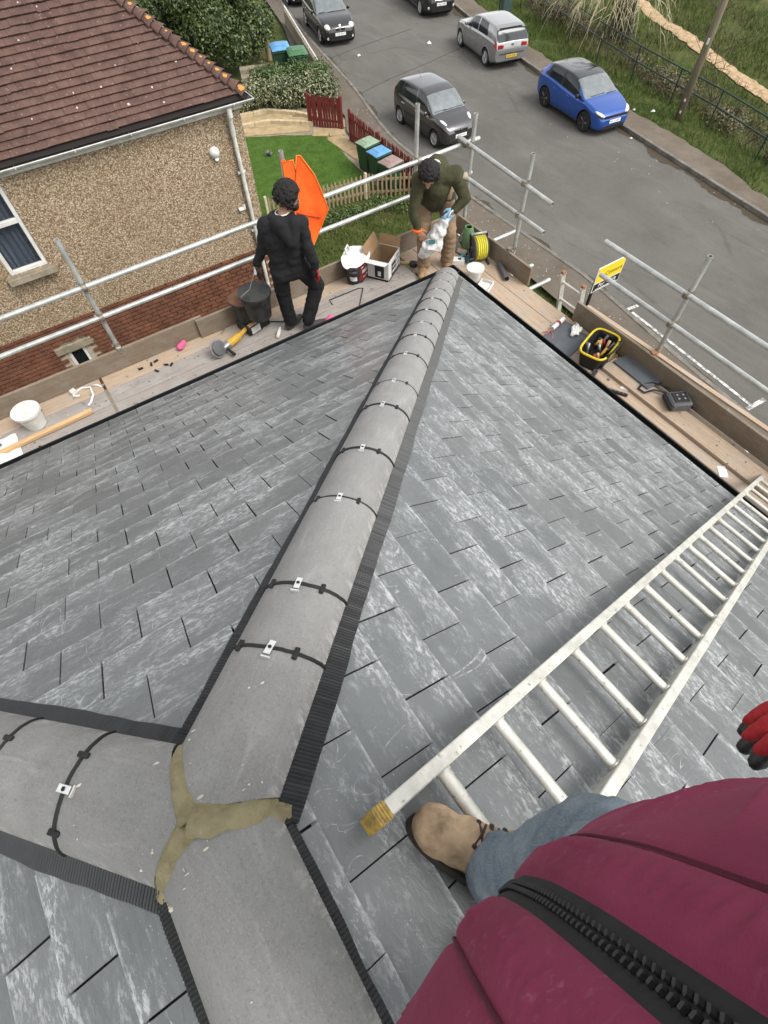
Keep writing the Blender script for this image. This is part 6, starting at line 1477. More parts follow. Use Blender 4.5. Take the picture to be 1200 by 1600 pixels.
def jack(th, s, off=0):      # th: 0 = front (+y), s 0 hem .. 1 collar
    z = lerp(-.60, .06, s); a = sinterp([(0, .218), (.12, .252), (.35, .256), (.7, .235), (1, .17)], s); b = sinterp([(0, .155), (.1, .19), (.28, .192), (.6, .168), (1, .13)], s)
    y0 = sinterp([(0, -.02), (.25, 0), (1, 0)], s)
    q_ = Rz(.07) @ V((a*sin(th), b*cos(th), 0)); p = V((JC[0]+q_.x, JC[1]+y0+q_.y, z)); nrm = Rz(.07) @ V((sin(th)/a, cos(th)/b, 0)).normalized()
    # soft wrinkles, radiating from the zip seam; quilting pull
    w = .004*noise.noise(V((th*2.2+s*3, s*3, 1)))+.0009*noise.noise(V((th*7, s*9+th*6, 4)))
    at = abs(th-TZ); w += .0019*(.6*sin(s*(230+20*sin(th*40))+5*noise.noise(V((th*6, s*14, 2))))+1.2*noise.noise(V((th*8, s*60, 5))))*max(0, 1-abs(at-.135)/.075)         # puckers beside the zip
    w += .005*max(0, 1-abs(at-.135)/.09)**.5-.006*max(0, 1-at/.06)+.0012*noise.noise(V((th*9, s*8+th*4, 6)))*max(0, 1-abs(at-.33)/.2)
    w -= .003*math.exp(-((at-.215)/.014)**2)                                                                     # seam line
    w += .0035*noise.noise(V((th*2.5, s*4+th*3, 8)))*min(1, at*2)+(  .0055*(1-abs(noise.noise(V((th*1.6+.4*noise.noise(V((th*3, s*5, 1))), s*8+th*1.1, 3)))))**7 if th > TZ else .0035*(1-abs(noise.noise(V((th*7+s*2.5, s*2.2, 5)))))**5)*min(1, max(0, at-.22)*5)
    return C(*p)+nrm*(w+off)
mb = MB(); NU, NVv = 420, 330
mb.grid(lambda u, v: jack(lerp(-pi, pi, u), v), NU, NVv, closeu=True)
mb.grid(lambda u, v: jack(lerp(-pi, pi, u), lerp(0, .05, v), -.012), NU, 4, closeu=True)
mb.build('jacket', M_JACK, pp_, smooth=True)
mb = MB(); mb.grid(lambda u, v: jack(TZ+lerp(-.046, .046, u), v, .0022-.003*abs(2*u-1)**3), 12, 150); mb.build('zip_tape', M_ZIP, pp_, smooth=True)
mb = MB()
for k in range(215):
    s = .004+k*.0046
    if s > .99: break
    sg = 1 if k % 2 else -1; p = jack(TZ+sg*.0095, s, .0042); mb.box(p, (.0040, .0036, .0018), Rz(.25) @ Ry(sg*.5), bev=.0008)
tag(mb.build('zip_teeth', M_ZIPT, pp_), kind='stuff')
for th in (TZ-.215, TZ+.215):
    mb = MB(); mb.tube([jack(th, k/240, .0022) for k in range(240)], .0011, 4); mb.build('stitching', mat('maroon_thread', (.09, .012, .03), .8), pp_)
# sleeves: right arm reaches down to the gloved hand, left arm holds the camera up
hp = C(.375+.046, -.135-.036, -.54); fw = V((-.83, .50, -.10)).normalized()
shR, elR, wrR = C(.27, -.28, -.06), C(.56, -.36, -.36), hp-fw*.10
shL, elL, wrL = C(-.19, -.28, -.06), C(-.33, -.34, -.33), C(-.22, -.16, -.10)
blend('sleeve', [('c', shR, elR, .095, .07), ('c', elR, wrR, .07, .045)], M_JACK, pp_, .012, 4, .008, 16); blend('sleeve', [('c', shL, elL, .095, .07), ('c', elL, wrL, .07, .045)], M_JACK, pp_, .012, 4, .008, 16)
hipR, knR, anR = C(.14, -.27, -.60), C(.235, -.20, -.90), C(.138, -.192, -1.285)
hipL, knL, anL = C(-.05, -.29, -.60), C(-.06, -.36, -.97), C(-.02, -.50, -1.36)
def onroof(x, y): return -x*TP
feet = V((-3.50+.10, -4.46, 0)); zl = onroof(feet.x, feet.y)
anL = V((feet.x, feet.y, zl+.13))-bo
blend('jeans', [('c', hipR+V((-.03, 0, .04)), hipL+V((.03, 0, .04)), .135, .135), ('c', hipR, knR, .105, .083), ('c', knR, anR+V((0, 0, .04)), .082, .070), ('c', anR+V((0, 0, .05)), anR+V((-.005, .005, -.015)), .07, .073), ('c', hipL, knL, .105, .083), ('c', knL, anL+V((0, 0, .03)), .08, .073)], M_DENIM, pp_, .008, 3, .013, 15, wst=(1, 1, 1.8))
head = C(.0, -.27, .25)
body = [('c', C(.045, -.27, -.55), C(.045, -.27, -.1), .12, .14), ('c', C(.045, -.27, -.1), C(.03, -.28, .1), .1, .055), ('e', head, (.08, .095, .115)), ('c', shR, elR, .05, .042), ('c', elR, wrR, .042, .03), ('c', shL, elL, .05, .042), ('c', elL, wrL, .042, .03), ('c', hipR, knR, .08, .06), ('c', knR, anR, .055, .04), ('c', hipL, knL, .08, .06), ('c', knL, anL, .055, .04), ('c', C(.0, -.18, .24), C(0, -.165, .215), .012, .018)]+hand(wrL, (.2, .6, .75), (0, -1, .3), 1, .9)
blend('body', body, M_SKIN, pp_, .012, 3); hair('hair', head, (0, 1, 0), .1, pp_, 160)
# glove: red back, black dipped palm and tips
HU = (CU+CR*.15).normalized()
gl = hand(wrR+fw*.01, fw, HU, 1.12, .3, 1)
blend('glove', gl, M_REDG, pp_, .0045, 2)
side = fw.cross(V((.25, .55, .8)).normalized()).normalized(); upv = side.cross(fw).normalized(); upv = upv if upv.z > 0 else -upv
dip = hand(wrR+fw*.012-HU*.0075, fw, HU, 1.14, .34, 1); blend('glove_palm', dip, M_BLKG, pp_, .0045, 2)
# boots
M_BOOTN = mat('scuffed_nubuck', (.45, .32, .2), .88, col2=(.2, .135, .08), scale=13, lo=.32, hi=.58, bump=.3, bscale=90, bdist=.002)
M_SOLE = mat('boot_sole', (.05, .042, .035), .9, var=.4); M_LACE = mat('brown_laces', (.05, .035, .028), .9)
def boot(toe, heel, parent, laces=True):
    toe, heel = V(toe), V(heel); d = (toe-heel); L = d.length; x = d.normalized(); n = V((SP, 0, CP)); y = n.cross(x).normalized(); n = x.cross(y); M3 = Matrix((x, y, n)).transposed()
    P = lambda a, b, c: heel+x*a*L+y*b+n*c
    blend('boot', [('c', P(.12, 0, .055), P(.45, .0, .055), .040, .046), ('c', P(.45, 0, .052), P(.80, .004, .050), .046, .052), ('e', P(.84, .004, .052), (.052, .052, .042), M3), ('c', P(.30, 0, .10), P(.62, 0, .075), .048, .046), ('c', P(.2, 0, .07), P(.2, 0, .17), .046, .052), ('c', P(.3, 0, .11), P(.24, 0, .17), .045, .048)], M_BOOTN, parent, .006, 4, .003, 45)
    mb = MB(); out = []
    for k in range(28):
        a = 2*pi*k/28; ca, sa = cos(a), sin(a); w = lerp(.042, .056, .5+.5*ca); out.append((heel+x*(L*.5+ca*(L*.5+.004))+y*sa*w))
    mb.add([p+n*.002 for p in out]+[p+n*.026 for p in out], [tuple(reversed(range(28))), tuple(range(28, 56))]+[(i, (i+1) % 28, 28+(i+1) % 28, 28+i) for i in range(28)]); mb.build('sole', M_SOLE, parent, smooth=40)
    if laces:
        for k in range(4):
            a = .60-.085*k; h = .122+.013*k
            mb = MB(); mb.tube([P(a, -.024, h-.006), P(a-.02, 0, h+.006), P(a-.045, .024, h+.002)], .0028, 5); mb.tube([P(a, .024, h-.006), P(a-.02, 0, h+.008), P(a-.045, -.024, h+.002)], .0028, 5); mb.build('lace', M_LACE, parent)
            for sg in (-1, 1): mb = MB(); mb.tube([P(a, sg*.024, h-.004), P(a, sg*.028, h-.010)], .0048, 8); mb.build('eyelet', M_LACE, parent)
tz = lambda x, y: V((x, y, onroof(x, y)+.012))-bo
boot(tz(-3.447, -3.968), tz(-3.322, -4.215), pp_); boot(tz(-3.52, -4.30), tz(-3.40, -4.56), pp_, False)
# ================================================================== things lying on the scaffold boards
M_BKT = mat('black_rubber_bucket', (.012, .013, .013), .6, col2=(.03, .03, .028), scale=9, lo=.55, hi=.3)
M_BKW = mat('white_bucket_plastic', (.72, .71, .68), .45, col2=(.5, .49, .45), scale=7)
M_BRN = mat('brown_residue', (.17, .075, .04), .8, var=.4, scale=14)
M_MGR = mat('grey_green_mortar', (.15, .155, .115), .95, col2=(.075, .08, .055), scale=12, bump=.9, bscale=40, bdist=.02)
M_WIRE = mat('steel_wire', (.4, .4, .38), .4, metal=.7)
M_BLKC = mat('black_cable', (.012, .012, .012), .6)
M_YTOOL = mat('yellow_tool_plastic', (.62, .36, .03), .5, col2=(.4, .25, .04), scale=18)
M_STEEL = mat('ground_steel', (.35, .35, .34), .4, metal=.7, var=.4, scale=20)
M_PINK = mat('pink_foam', (.72, .12, .27), .85, var=.25); M_WOODN = mat('new_softwood', (.6, .4, .21), .75, col2=(.46, .29, .14), scale=6, stretch=(1, 14, 14))
M_KRAFT = mat('kraft_card', (.3, .19, .1), .9, var=.2); M_WCARD = mat('white_card', (.66, .65, .63), .7, var=.12)
M_SACKW = mat('white_sack', (.74, .73, .7), .55, var=.15, scale=9); M_SACKB = mat('black_sack_print', (.03, .028, .03), .5, var=.3); M_SACKR = mat('dark_red_print', (.28, .02, .025), .5, var=.3)
M_GRNB = mat('green_can_plastic', (.16, .28, .13), .5, var=.25); M_HOSE = mat('yellow_hose', (.68, .62, .05), .5, var=.2, scale=30); M_GREYP = mat('grey_plastic', (.11, .11, .115), .5, var=.25)
M_CYAN = mat('cyan_tape', (.05, .42, .55), .5); M_CLEAR = mat('milky_bag', (.66, .66, .64), .35, var=.2, scale=14)
def bucket(name, label, loc, r0, r1, h, m, parent=None, fill=None, fillm=None, inner=None, rot=None, bail=None, group=None, cat='bucket'):
    t = thing(name, label, cat, loc, 0, group, rot); mb = MB()
    mb.lathe([(r0*.2, 0), (r0, .004), (r1, h), (r1+.012, h+.003), (r1+.012, h-.02), (r1+.004, h-.02)], n=28); mb.build('shell', m, t, smooth=40)
    mb = MB(); mb.lathe([(r1+.010, h+.002), (r1-.006, h), (r0-.006, .012), (0, .010)], n=28); mb.build('inside', inner or m, t, smooth=40)
    if fill:
        mb = MB(); rf = lerp(r0, r1, fill)-.008; mb.grid(lambda u, v: V((rf*v*cos(2*pi*u), rf*v*sin(2*pi*u), h*fill+.035*(1-v*v)+.012*noise.noise(V((5*v*cos(2*pi*u), 5*v*sin(2*pi*u), 3))))), 24, 8, closeu=True); mb.build('contents', fillm, t, smooth=True)
    if bail:
        mb = MB(); mb.tube([V((-r1-.008, 0, h-.01)), V(bail)*.6+V((-r1*.55, 0, .02)), V(bail), V(bail)*.6+V((r1*.55, 0, .02)), V((r1+.008, 0, h-.01))], .004, 6); mb.build('handle', M_WIRE, t)
    return t
t = bucket('bucket', 'black bucket filled with grey mortar hanging from the hooded person\'s hand', (-1.97, .835, -.23), .125, .165, .30, M_BKT, fill=.86, fillm=M_MGR, bail=(.07, -.03, .56), group='buckets on the scaffold')
mb = MB(); mb.tube([(.05, -.03, .50), (.075, -.03, .60)], .016, 8); mb.build('grip', M_WHITE, t)
bucket('bucket', 'black bucket with brown inside standing behind the bucket of mortar', (-2.06, 1.02, ZP+.115), .11, .145, .26, M_BKT, inner=M_BRN, group='buckets on the scaffold')
bucket('bucket', 'white plastic bucket standing on the boards beside the timber batten', (-4.50, .92, ZP), .095, .125, .20, M_BKW, fill=.12, fillm=M_BKW, group='buckets on the scaffold', bail=None)
bucket('bucket', 'small white tub at the eaves corner near the hose reel', (.56, .20, ZP), .065, .095, .17, M_BKW, fill=.7, fillm=M_GREYP, group='buckets on the scaffold')
t = thing('plastic_tray', 'shallow white plastic tray beside the small white tub', 'tray', (.56, -.0, ZP), .5); mb = MB(); mb.box((0, 0, .012), (.2, .15, .024), bev=.01)
for sx, sy, dx, dy in ((0, 1, .2, .012), (0, -1, .2, .012), (1, 0, .012, .15), (-1, 0, .012, .15)): mb.box((sx*.098, sy*.073, .035), (dx, dy, .045), bev=.004)
mb.build('tray_shell', M_BKW, t, smooth=40)
# crate under the brown bucket
t = thing('tool_crate', 'low black and white crate under the brown bucket', 'crate', (-2.02, 1.0, ZP), .25); mb = MB(); mb.box((0, 0, .055), (.30, .24, .11), bev=.012); mb.build('case', M_TRIM, t); mb = MB(); mb.box((-.06, -.122, .06), (.12, .006, .08)); mb.build('side_label', M_WCARD, t); mb = MB(); mb.box((.152, 0, .06), (.006, .18, .085)); mb.build('side_label', M_WCARD, t); mb = MB(); mb.box((-.05, -.09, .116), (.16, .05, .012), bev=.003); mb.build('wooden_slat', M_WOODN, t)
# angle grinder
t = thing('angle_grinder', 'yellow angle grinder with large disc lying on the dusty boards', 'power tool', (-2.44, .80, ZP), .36)
blend('motor_body', [('c', (.02, 0, .06), (.16, 0, .06), .045, .04), ('c', (.16, 0, .06), (.22, 0, .06), .036, .03)], M_YTOOL, t, .006, 3); blend('rear_handle', [('c', (.2, 0, .06), (.36, .01, .075), .026, .024), ('c', (.36, .01, .075), (.41, .01, .05), .024, .028)], M_YTOOL, t, .006, 3)
blend('gear_head', [('c', (-.06, 0, .06), (.02, 0, .06), .04, .046), ('c', (-.05, 0, .03), (-.05, 0, .08), .034, .03)], M_STEEL, t, .006, 2)
mb = MB(); R_ = Rx(1.05) @ Ry(.1); mb.lathe([(.012, -.004), (.1, -.003), (.1, .003), (.012, .004)], (-.11, .01, .10), 32, R_); mb.build('cutting_disc', M_STEEL, t, smooth=40)
mb = MB(); mb.lathe([(.04, .012), (.075, .01), (.078, .03), (.05, .034)], (-.11, .01, .10), 20, R_); mb.build('disc_guard', M_GREYP, t, smooth=40)
mb = MB(); mb.tube([(-.03, -.04, .06), (-.04, -.15, .04)], [.014, .02], 10); mb.build('side_handle', M_TRIM, t, smooth=40)
mb = MB(); mb.tube([(.41, .01, .05), (.52, .02, .012), (.62, -.08, .01), (.70, -.2, .01), (.85, -.22, .01)], .006, 6); mb.build('cable', M_BLKC, t, smooth=True)
t = thing('cable_plug', 'white plug end lying behind the boot of the hooded person', 'plug', (-1.86, .70, ZP), .9); mb = MB(); mb.box((0, 0, .018), (.13, .035, .034), bev=.008); mb.box((.08, 0, .018), (.05, .02, .02), bev=.004); mb.build('plug_body', M_WHITE, t)
def foam(label, loc, rz, s, grp):
    t = thing('foam_piece', label, 'foam', loc, rz, grp); blend('foam_body', [('c', (-.035*s, 0, .03*s), (.035*s, .006, .034*s), .032*s, .026*s), ('c', (-.03*s, .02*s, .03*s), (.02*s, .03*s, .02*s), .02*s, .02*s)], M_PINK, t, .006, 2, .004, 40)
foam('dull pink foam lump against the toe board', (-2.84, 1.13, ZP), .5, 1.1, 'pink lumps'); foam('bright pink rubber glove ball by the boot of the hooded person', (-1.30, .50, ZP+.03), .6, 1.25, 'pink lumps')
# batten, sack, rope, offcuts on the left
t = thing('timber_batten', 'long pale softwood batten lying on the boards by white bucket', 'timber', (-4.9, .72, ZP+.025), .035); mb = MB(); mb.box((-.1, 0, 0), (2.05, .05, .035), bev=.003); mb.build('batten', M_WOODN, t)
t = thing('plastic_sack', 'crumpled white plastic sack under the timber batten', 'sack', (-4.92, .72, ZP)); mb = MB()
mb.grid(lambda u, v: V((lerp(-.25, .21, u)+.03*noise.noise(V((u*4, v*4, 1))), lerp(-.24, .20, v)+.03*noise.noise(V((u*4, v*4, 5))), .004+.045*max(0, noise.noise(V((u*5, v*5, 9)))+.25)*(1-abs(2*u-1)**6)*(1-abs(2*v-1)**6))), 30, 30); mb.build('sheet', M_SACKW, t, smooth=True)
mb = MB(); mb.box((.02, .08, .0), (.1, .07, .003), Rz(.5)); o = mb.build('print_patch', M_GREYP, t); o.location.z = .048
t = thing('rope', 'short loop of off white rope near the gap in the boards', 'rope', (-3.95, .98, ZP)); mb = MB(); mb.tube([(-.10, .14, .01), (-.02, .17, .012), (.06, .12, .015), (.05, .0, .01), (.0, -.09, .012), (-.04, -.12, .01)], .011, 8); mb.tube([(-.1, .14, .01), (-.13, .10, .01), (-.07, .06, .02)], .010, 8); mb.tube([(.08, .15, .01), (.13, .12, .01), (.16, .07, .01)], .010, 8); mb.build('strand', M_SACKW, t, smooth=True)
t = thing('plaster_block', 'small white block against the toe board near the rope', 'block', (-4.06, 1.13, ZP), .3); mb = MB(); mb.box((0, 0, .025), (.06, .05, .05), bev=.006); mb.build('block', M_WHITE, t)
for k, (x, y) in enumerate([(-3.35, 1.07), (-3.23, 1.07), (-3.10, .97), (-3.05, .94), (-3.22, .94), (-3.17, 1.09), (-4.55, .58)]):
    mb = MB(); mb.box((0, 0, .008), (.05, .018, .016), bev=.002); o = mb.build('rubber_offcut', M_GASK); o.location = (x, y, ZP+.002); o.rotation_euler = (0, 0, k*1.3); tag(o, 'small black rubber offcut on the dusty boards' if k < 6 else 'lone black rubber offcut between batten and gutter', 'offcut', 'black offcuts on the boards')
# sack of cement and open box by the corner
t = thing('cement_sack', 'crumpled white, black and red sack standing beside the open box', 'sack', (-.58, 1.06, ZP), .4)
def sackf(u, v):
    a = 2*pi*u; r = lerp(.13, .165, v)*(1-.0*v); p = V((r*1.15*cos(a), r*.72*sin(a), .27*v)); k = .018*noise.noise(V((2.5*cos(a), 2.5*sin(a), v*5))); return p+V((cos(a)*k, sin(a)*k, 0))
mb = MB(); mb.grid(sackf, 36, 14, closeu=True); mb.build('sack_body', M_SACKB, t, smooth=True)
for a0, a1, v0, v1, m in ((4.3, 5.5, .1, .95, M_SACKR), (3.3, 4.0, .22, .45, M_SACKW), (3.35, 4.1, .62, .72, M_GREYP), (3.35, 4.1, .8, .9, M_GREYP), (4.5, 5.2, .45, .62, M_SACKW), (4.6, 5.3, .2, .28, M_SACKW), (4.45, 5.0, .7, .8, M_SACKW)):
    mb = MB(); mb.grid(lambda u, v: sackf(lerp(a0, a1, u)/(2*pi), lerp(v0, v1, v))+V((cos(lerp(a0, a1, u)), sin(lerp(a0, a1, u)), 0))*(.0025 if m is M_SACKR else .005), 10, 6); mb.build('print_panel', m, t, smooth=True)
mb = MB(); mb.grid(lambda u, v: (V((lerp(0, .19, v)*1.18*cos(2*pi*u), lerp(0, .125, v)*1.1*sin(2*pi*u), .31-.05*v*v+.03*noise.noise(V((3*cos(2*pi*u)*v, 3*sin(2*pi*u)*v, 2)))+.07*v*max(0, sin(2*pi*u))))), 30, 9, closeu=True); mb.build('folded_top', M_SACKW, t, smooth=True)
mb = MB(); mb.tube([(-.09, .07, .33), (-.085, .08, .40), (-.03, .09, .41), (.0, .09, .35)], .012, 8); mb.build('carry_handle', M_SACKW, t, smooth=True)
t = thing('cardboard_box', 'open cardboard box with white and black printed sides, flaps raised', 'box', (-.235, .985, ZP), .588)
lx, ly, hz_ = .36, .27, .24
for nm, c, d in (('side_panel', (0, -ly/2, hz_/2), (lx, .006, hz_)), ('side_panel', (0, ly/2, hz_/2), (lx, .006, hz_)), ('end_panel', (-lx/2, 0, hz_/2), (.006, ly, hz_)), ('end_panel', (lx/2, 0, hz_/2), (.006, ly, hz_)), ('base_panel', (0, 0, .004), (lx, ly, .006))):
    mb = MB(); mb.box(c, d); mb.build(nm, M_WCARD, t)
mb = MB(); mb.box((0, ly/2-.005, hz_/2), (lx-.02, .004, hz_-.01)); mb.box((-lx/2+.006, 0, hz_/2), (.004, ly-.02, hz_-.01)); mb.box((lx/2-.006, 0, hz_/2), (.004, ly-.02, hz_-.01)); mb.box((0, -ly/2+.006, hz_/2), (lx-.02, .004, hz_-.01)); mb.build('card_lining', M_KRAFT, t)
for c, d, R in (((0, ly/2+.03, hz_+.065), (lx, .005, .15), Rx(-.5)), ((lx/2+.02, 0, hz_+.05), (.005, ly, .12), Ry(.35)), ((-lx/2-.055, 0, hz_+.015), (.12, ly, .005), Ry(.25))): mb = MB(); mb.box(c, d, R); mb.build('flap', M_KRAFT if c[0] >= 0 else M_WCARD, t)
for c, d in (((-.02, -ly/2-.0045, .105), (.13, .003, .15)), ((-lx/2-.0045, -.02, .11), (.003, .12, .15)), ((0, -ly/2-.004, .012), (lx, .003, .022)), ((-lx/2-.004, 0, .012), (.003, ly, .022))): mb = MB(); mb.box(c, d); mb.build('print_panel', M_TRIM, t)
for c, d in (((-.02, -ly/2-.0065, .13), (.09, .003, .012)), ((-.02, -ly/2-.0065, .07), (.10, .003, .025)), ((-lx/2-.0065, -.02, .09), (.003, .04, .06))): mb = MB(); mb.box(c, d); mb.build('print_panel', M_WCARD, t)
for k in range(12): mb = MB(); mb.box((.07+.035*(k % 3), -ly/2-.0045, .04+.05*(k//3)), (.012, .003, .026), Ry(.4)); mb.build('print_mark', M_GREYP, t)
# trowel/brush by the corner
t = thing('hand_brush', 'hand brush with pale wooden handle near the olive clad person\'s boots', 'brush', (.10, .90, ZP), -.9); mb = MB(); mb.tube([(-.16, 0, .02), (-.05, 0, .025), (.0, 0, .03)], [.014, .018, .014], 10); mb.build('handle', M_WOODN, t, smooth=True); mb = MB(); mb.lathe([(.02, 0), (.05, .01), (.055, .04), (.03, .05), (0, .05)], (.05, 0, 0), 16); mb.build('bristle_head', M_TRIM, t, smooth=True)
t = thing('bent_wire', 'thin bent steel wire lying across the boards', 'wire', (-.9, .85, ZP)); mb = MB(); mb.tube([(-.19, -.05, .006), (-.18, .04, .006), (.22, .03, .006), (.27, -.0, .006), (.02, -.30, .006)], .0055, 6); mb.build('strand', M_BLKC, t, smooth=True)
# corner: green can, hose reel, pipe, tape, carton, bag
t = thing('watering_can_body', 'green plastic can standing against the corner toe board', 'can', (.93, .80, ZP), 0); mb = MB(); mb.lathe([(.06, 0), (.075, .01), (.08, .08), (.072, .2), (.055, .245), (.05, .262), (.04, .262), (.038, .22), (0, .2)], n=24); mb.build('can_shell', M_GRNB, t, smooth=40); mb = MB(); mb.lathe([(.037, .246), (0, .246)], n=16); mb.build('opening', M_DARK, t); mb = MB(); mb.tube([(-.08, .02, .05), (-.12, .03, .12), (-.075, .02, .2)], .009, 8); mb.build('side_grip', M_GREYP, t, smooth=True)
t = thing('hose_reel', 'grey hose reel wound with yellow hose at the scaffold corner', 'hose reel', (.85, .50, ZP), -.35)
mb = MB(); R_ = Ry(pi/2)
for k in range(5):
    for j in range(2): r = .105+.02*j; mb.tube([V((-.05+k*.026+(.012 if j else 0), cos(2*pi*i/26)*r, .165+sin(2*pi*i/26)*r)) for i in range(26)], .0125, 8, closed=True)
mb.build('yellow_hose', M_HOSE, t, smooth=True)
for x in (-.075, .085): mb = MB(); mb.lathe([(.03, -.004), (.135, -.004), (.138, .004), (.03, .004)], (x, 0, .165), 28, R_); mb.build('side_disc', M_GREYP, t, smooth=40)
mb = MB(); mb.tube([(-.10, 0, .165), (.11, 0, .165)], .03, 12); mb.build('hub', M_GREYP, t, smooth=40)
for x in (-.1, .11):
    mb = MB(); mb.tube([(x, -.14, .015), (x, -.05, .03), (x, 0, .165), (x, .06, .31), (x, .05, .315)], .013, 8); mb.tube([(x, 0, .165), (x, .12, .015)], .013, 8); mb.build('frame', M_TRIM, t, smooth=True)
mb = MB(); mb.tube([(-.1, .06, .31), (.11, .06, .31)], .014, 8); mb.build('carry_bar', M_GALV, t, smooth=True); mb = MB(); mb.tube([(-.1, -.0, .165), (-.14, 0, .165), (-.14, -.07, .12), (-.19, -.07, .12)], .011, 8); mb.build('crank', M_TRIM, t, smooth=True)
mb = MB(); mb.tube([(-.08, -.1, .1), (-.16, -.05, .05), (-.14, .1, .01), (-.2, .22, .01), (-.16, .30, .1)], .012, 8); mb.build('hose_tail', M_GREYP, t, smooth=True)
t = thing('pipe_offcut', 'short black plastic pipe lying against the road side toe board', 'pipe', (.93, .10, ZP+.034), 1.15); mb = MB(); mb.pipe((-.16, 0, 0), (.16, 0, 0), .034, .005, 18); mb.build('pipe', M_GREYP, t, smooth=40)
for k, (x, y) in enumerate([(.70, .60), (.745, .53)]): mb = MB(); mb.lathe([(.026, 0), (.042, 0), (.042, .03), (.026, .03), (.026, 0)], n=20, R=Rx(.9 if k == 0 else 0)); o = mb.build('tape_roll', M_CYAN, None, smooth=40); o.location = (x, y, ZP+(.03 if k == 0 else .002)); tag(o, ['cyan tape roll propped up beside the hose reel', 'cyan tape roll lying flat beside the hose reel'][k], 'tape', 'cyan tape rolls')
t = thing('white_carton', 'flat white carton on the boards between boots and hose reel', 'carton', (.60, .60, ZP), -.65); mb = MB(); mb.box((0, 0, .03), (.2, .09, .06), bev=.004); mb.build('carton', M_WCARD, t); mb = MB(); mb.box((.04, 0, .0615), (.04, .04, .002)); mb.build('print_mark', M_TRIM, t)
t = thing('plastic_bag', 'translucent white plastic bag held by the bending person in olive', 'bag', (.20, .56, -.10))
blend('bag_body', [('c', (.11, -.07, .38), (.05, -.02, .22), .035, .075), ('c', (.05, -.02, .22), (-.03, .05, .02), .08, .095), ('c', (-.03, .05, .02), (-.08, .1, -.08), .09, .06), ('c', (.02, -.03, .05), (-.1, .03, .06), .07, .05)], M_CLEAR, t, .010, 3, .022, 14)
mb = MB(); mb.box((-.075, -.035, .10), (.085, .004, .11), Rz(-.6) @ Rx(-.5)); mb.build('label', M_WCARD, t); mb = MB(); mb.box((-.080, -.043, .135), (.075, .004, .045), Rz(-.6) @ Rx(-.5)); mb.build('label_band', mat('teal_print', (.02, .12, .12), .5), t)
mb = MB(); mb.tube([(.10, -.08, .36), (.09, -.11, .43), (.14, -.11, .45), (.15, -.08, .37)], .009, 8); mb.build('bag_handle', M_SACKW, t, smooth=True)
# road side boards
t = thing('sealant_gun', 'white and red sealant cartridge in a gun lying by loose slates', 'sealant gun', (.76, -1.0, ZP+.03), .22); mb = MB(); mb.tube([(-.07, 0, 0), (.16, 0, 0)], .026, 14); mb.build('cartridge', M_WCARD, t, smooth=40); mb = MB(); mb.tube([(.16, 0, 0), (.24, 0, .0)], [.009, .004], 8); mb.build('nozzle', mat('red_nozzle', (.45, .03, .03), .5), t); mb = MB(); mb.tube([(.03, 0, 0), (.07, 0, 0)], .0268, 14); mb.build('red_band', M_SACKR, t, smooth=40)
mb = MB(); mb.tube([(-.07, 0, 0), (-.20, 0, 0)], .006, 6); mb.tube([(-.09, 0, -.01), (-.15, -.07, -.02), (-.19, -.08, -.02)], .008, 6); mb.tube([(-.1, 0, 0), (-.17, .05, -.02)], .007, 6); mb.build('gun_frame', mat('faded_red_metal', (.45, .14, .12), .6), t)
for k, (x, y, rz, l, w, z) in enumerate([(.74, -1.10, .17, .42, .19, .004), (.73, -1.29, .2, .44, .22, .004), (.965-.02, -2.03, pi/2-.03, .48, .25, .05)]):
    mb = MB(); mb.box((0, 0, 0), (l, w, .008), bev=.0015); o = mb.build('loose_slate', M_NEWSLATE); o.location = (x, y, ZP+z+.004+.003*k); o.rotation_euler = (0, .012 if k < 2 else 0, rz); tag(o, ['clean dark slate on the boards nearest the sealant gun', 'clean dark slate on the boards against the tool bag', 'single clean grey slate lying between tool bag and black box'][k], 'slate', 'loose slates on the boards')
t = thing('paper_gloves', 'crumpled white gloves lying on the loose slates', 'gloves', (.86, -1.20, ZP+.02), .4); blend('gloves', [('c', (-.06, 0, .02), (.07, .01, .02), .028, .03), ('c', (-.02, -.03, .015), (.08, -.04, .02), .02, .018), ('c', (0, .03, .03), (.06, .05, .02), .02, .016)], M_SACKW, t, .006, 1, .014, 38)
# tool bag
t = thing('tool_bag', 'open black and yellow tool bag full of hand tools on the boards', 'tool bag', (.76, -1.60, ZP+.0), .32); M_TB = mat('black_nylon', (.018, .018, .019), .85, var=.3, scale=14); M_TY = mat('yellow_nylon', (.66, .5, .02), .7, var=.2)
def bagf(u, v, ins=0):
    a = 2*pi*u; ca, sa = cos(a), sin(a); e = .45; x = (abs(ca)**e)*(1 if ca > 0 else -1); y = (abs(sa)**e)*(1 if sa > 0 else -1); return V((x*(lerp(.195, .235, v)-ins), y*(lerp(.11, .15, v)-ins), lerp(.0, .19, v)))
mb = MB(); mb.grid(lambda u, v: bagf(u, v)+V((.006*noise.noise(V((u*9, v*5, 1))), 0, 0)), 48, 8, closeu=True); mb.build('bag_wall', M_TB, t, smooth=50)
mb = MB(); mb.grid(lambda u, v: bagf(u, lerp(1, .15, v), .012), 48, 6, closeu=True); mb.add([bagf(i/48, .15, .012) for i in range(48)], [tuple(range(48))]); mb.build('bag_lining', M_TB, t, smooth=50); mb = MB(); mb.grid(lambda u, v: bagf(u, lerp(.97, .60, v), .0105), 48, 3, closeu=True); mb.build('yellow_band', M_TY, t, smooth=50)
mb = MB(); mb.tube([bagf(i/60, 1, .004) for i in range(60)], .012, 6, closed=True); mb.build('rim_binding', M_TY, t, smooth=True)
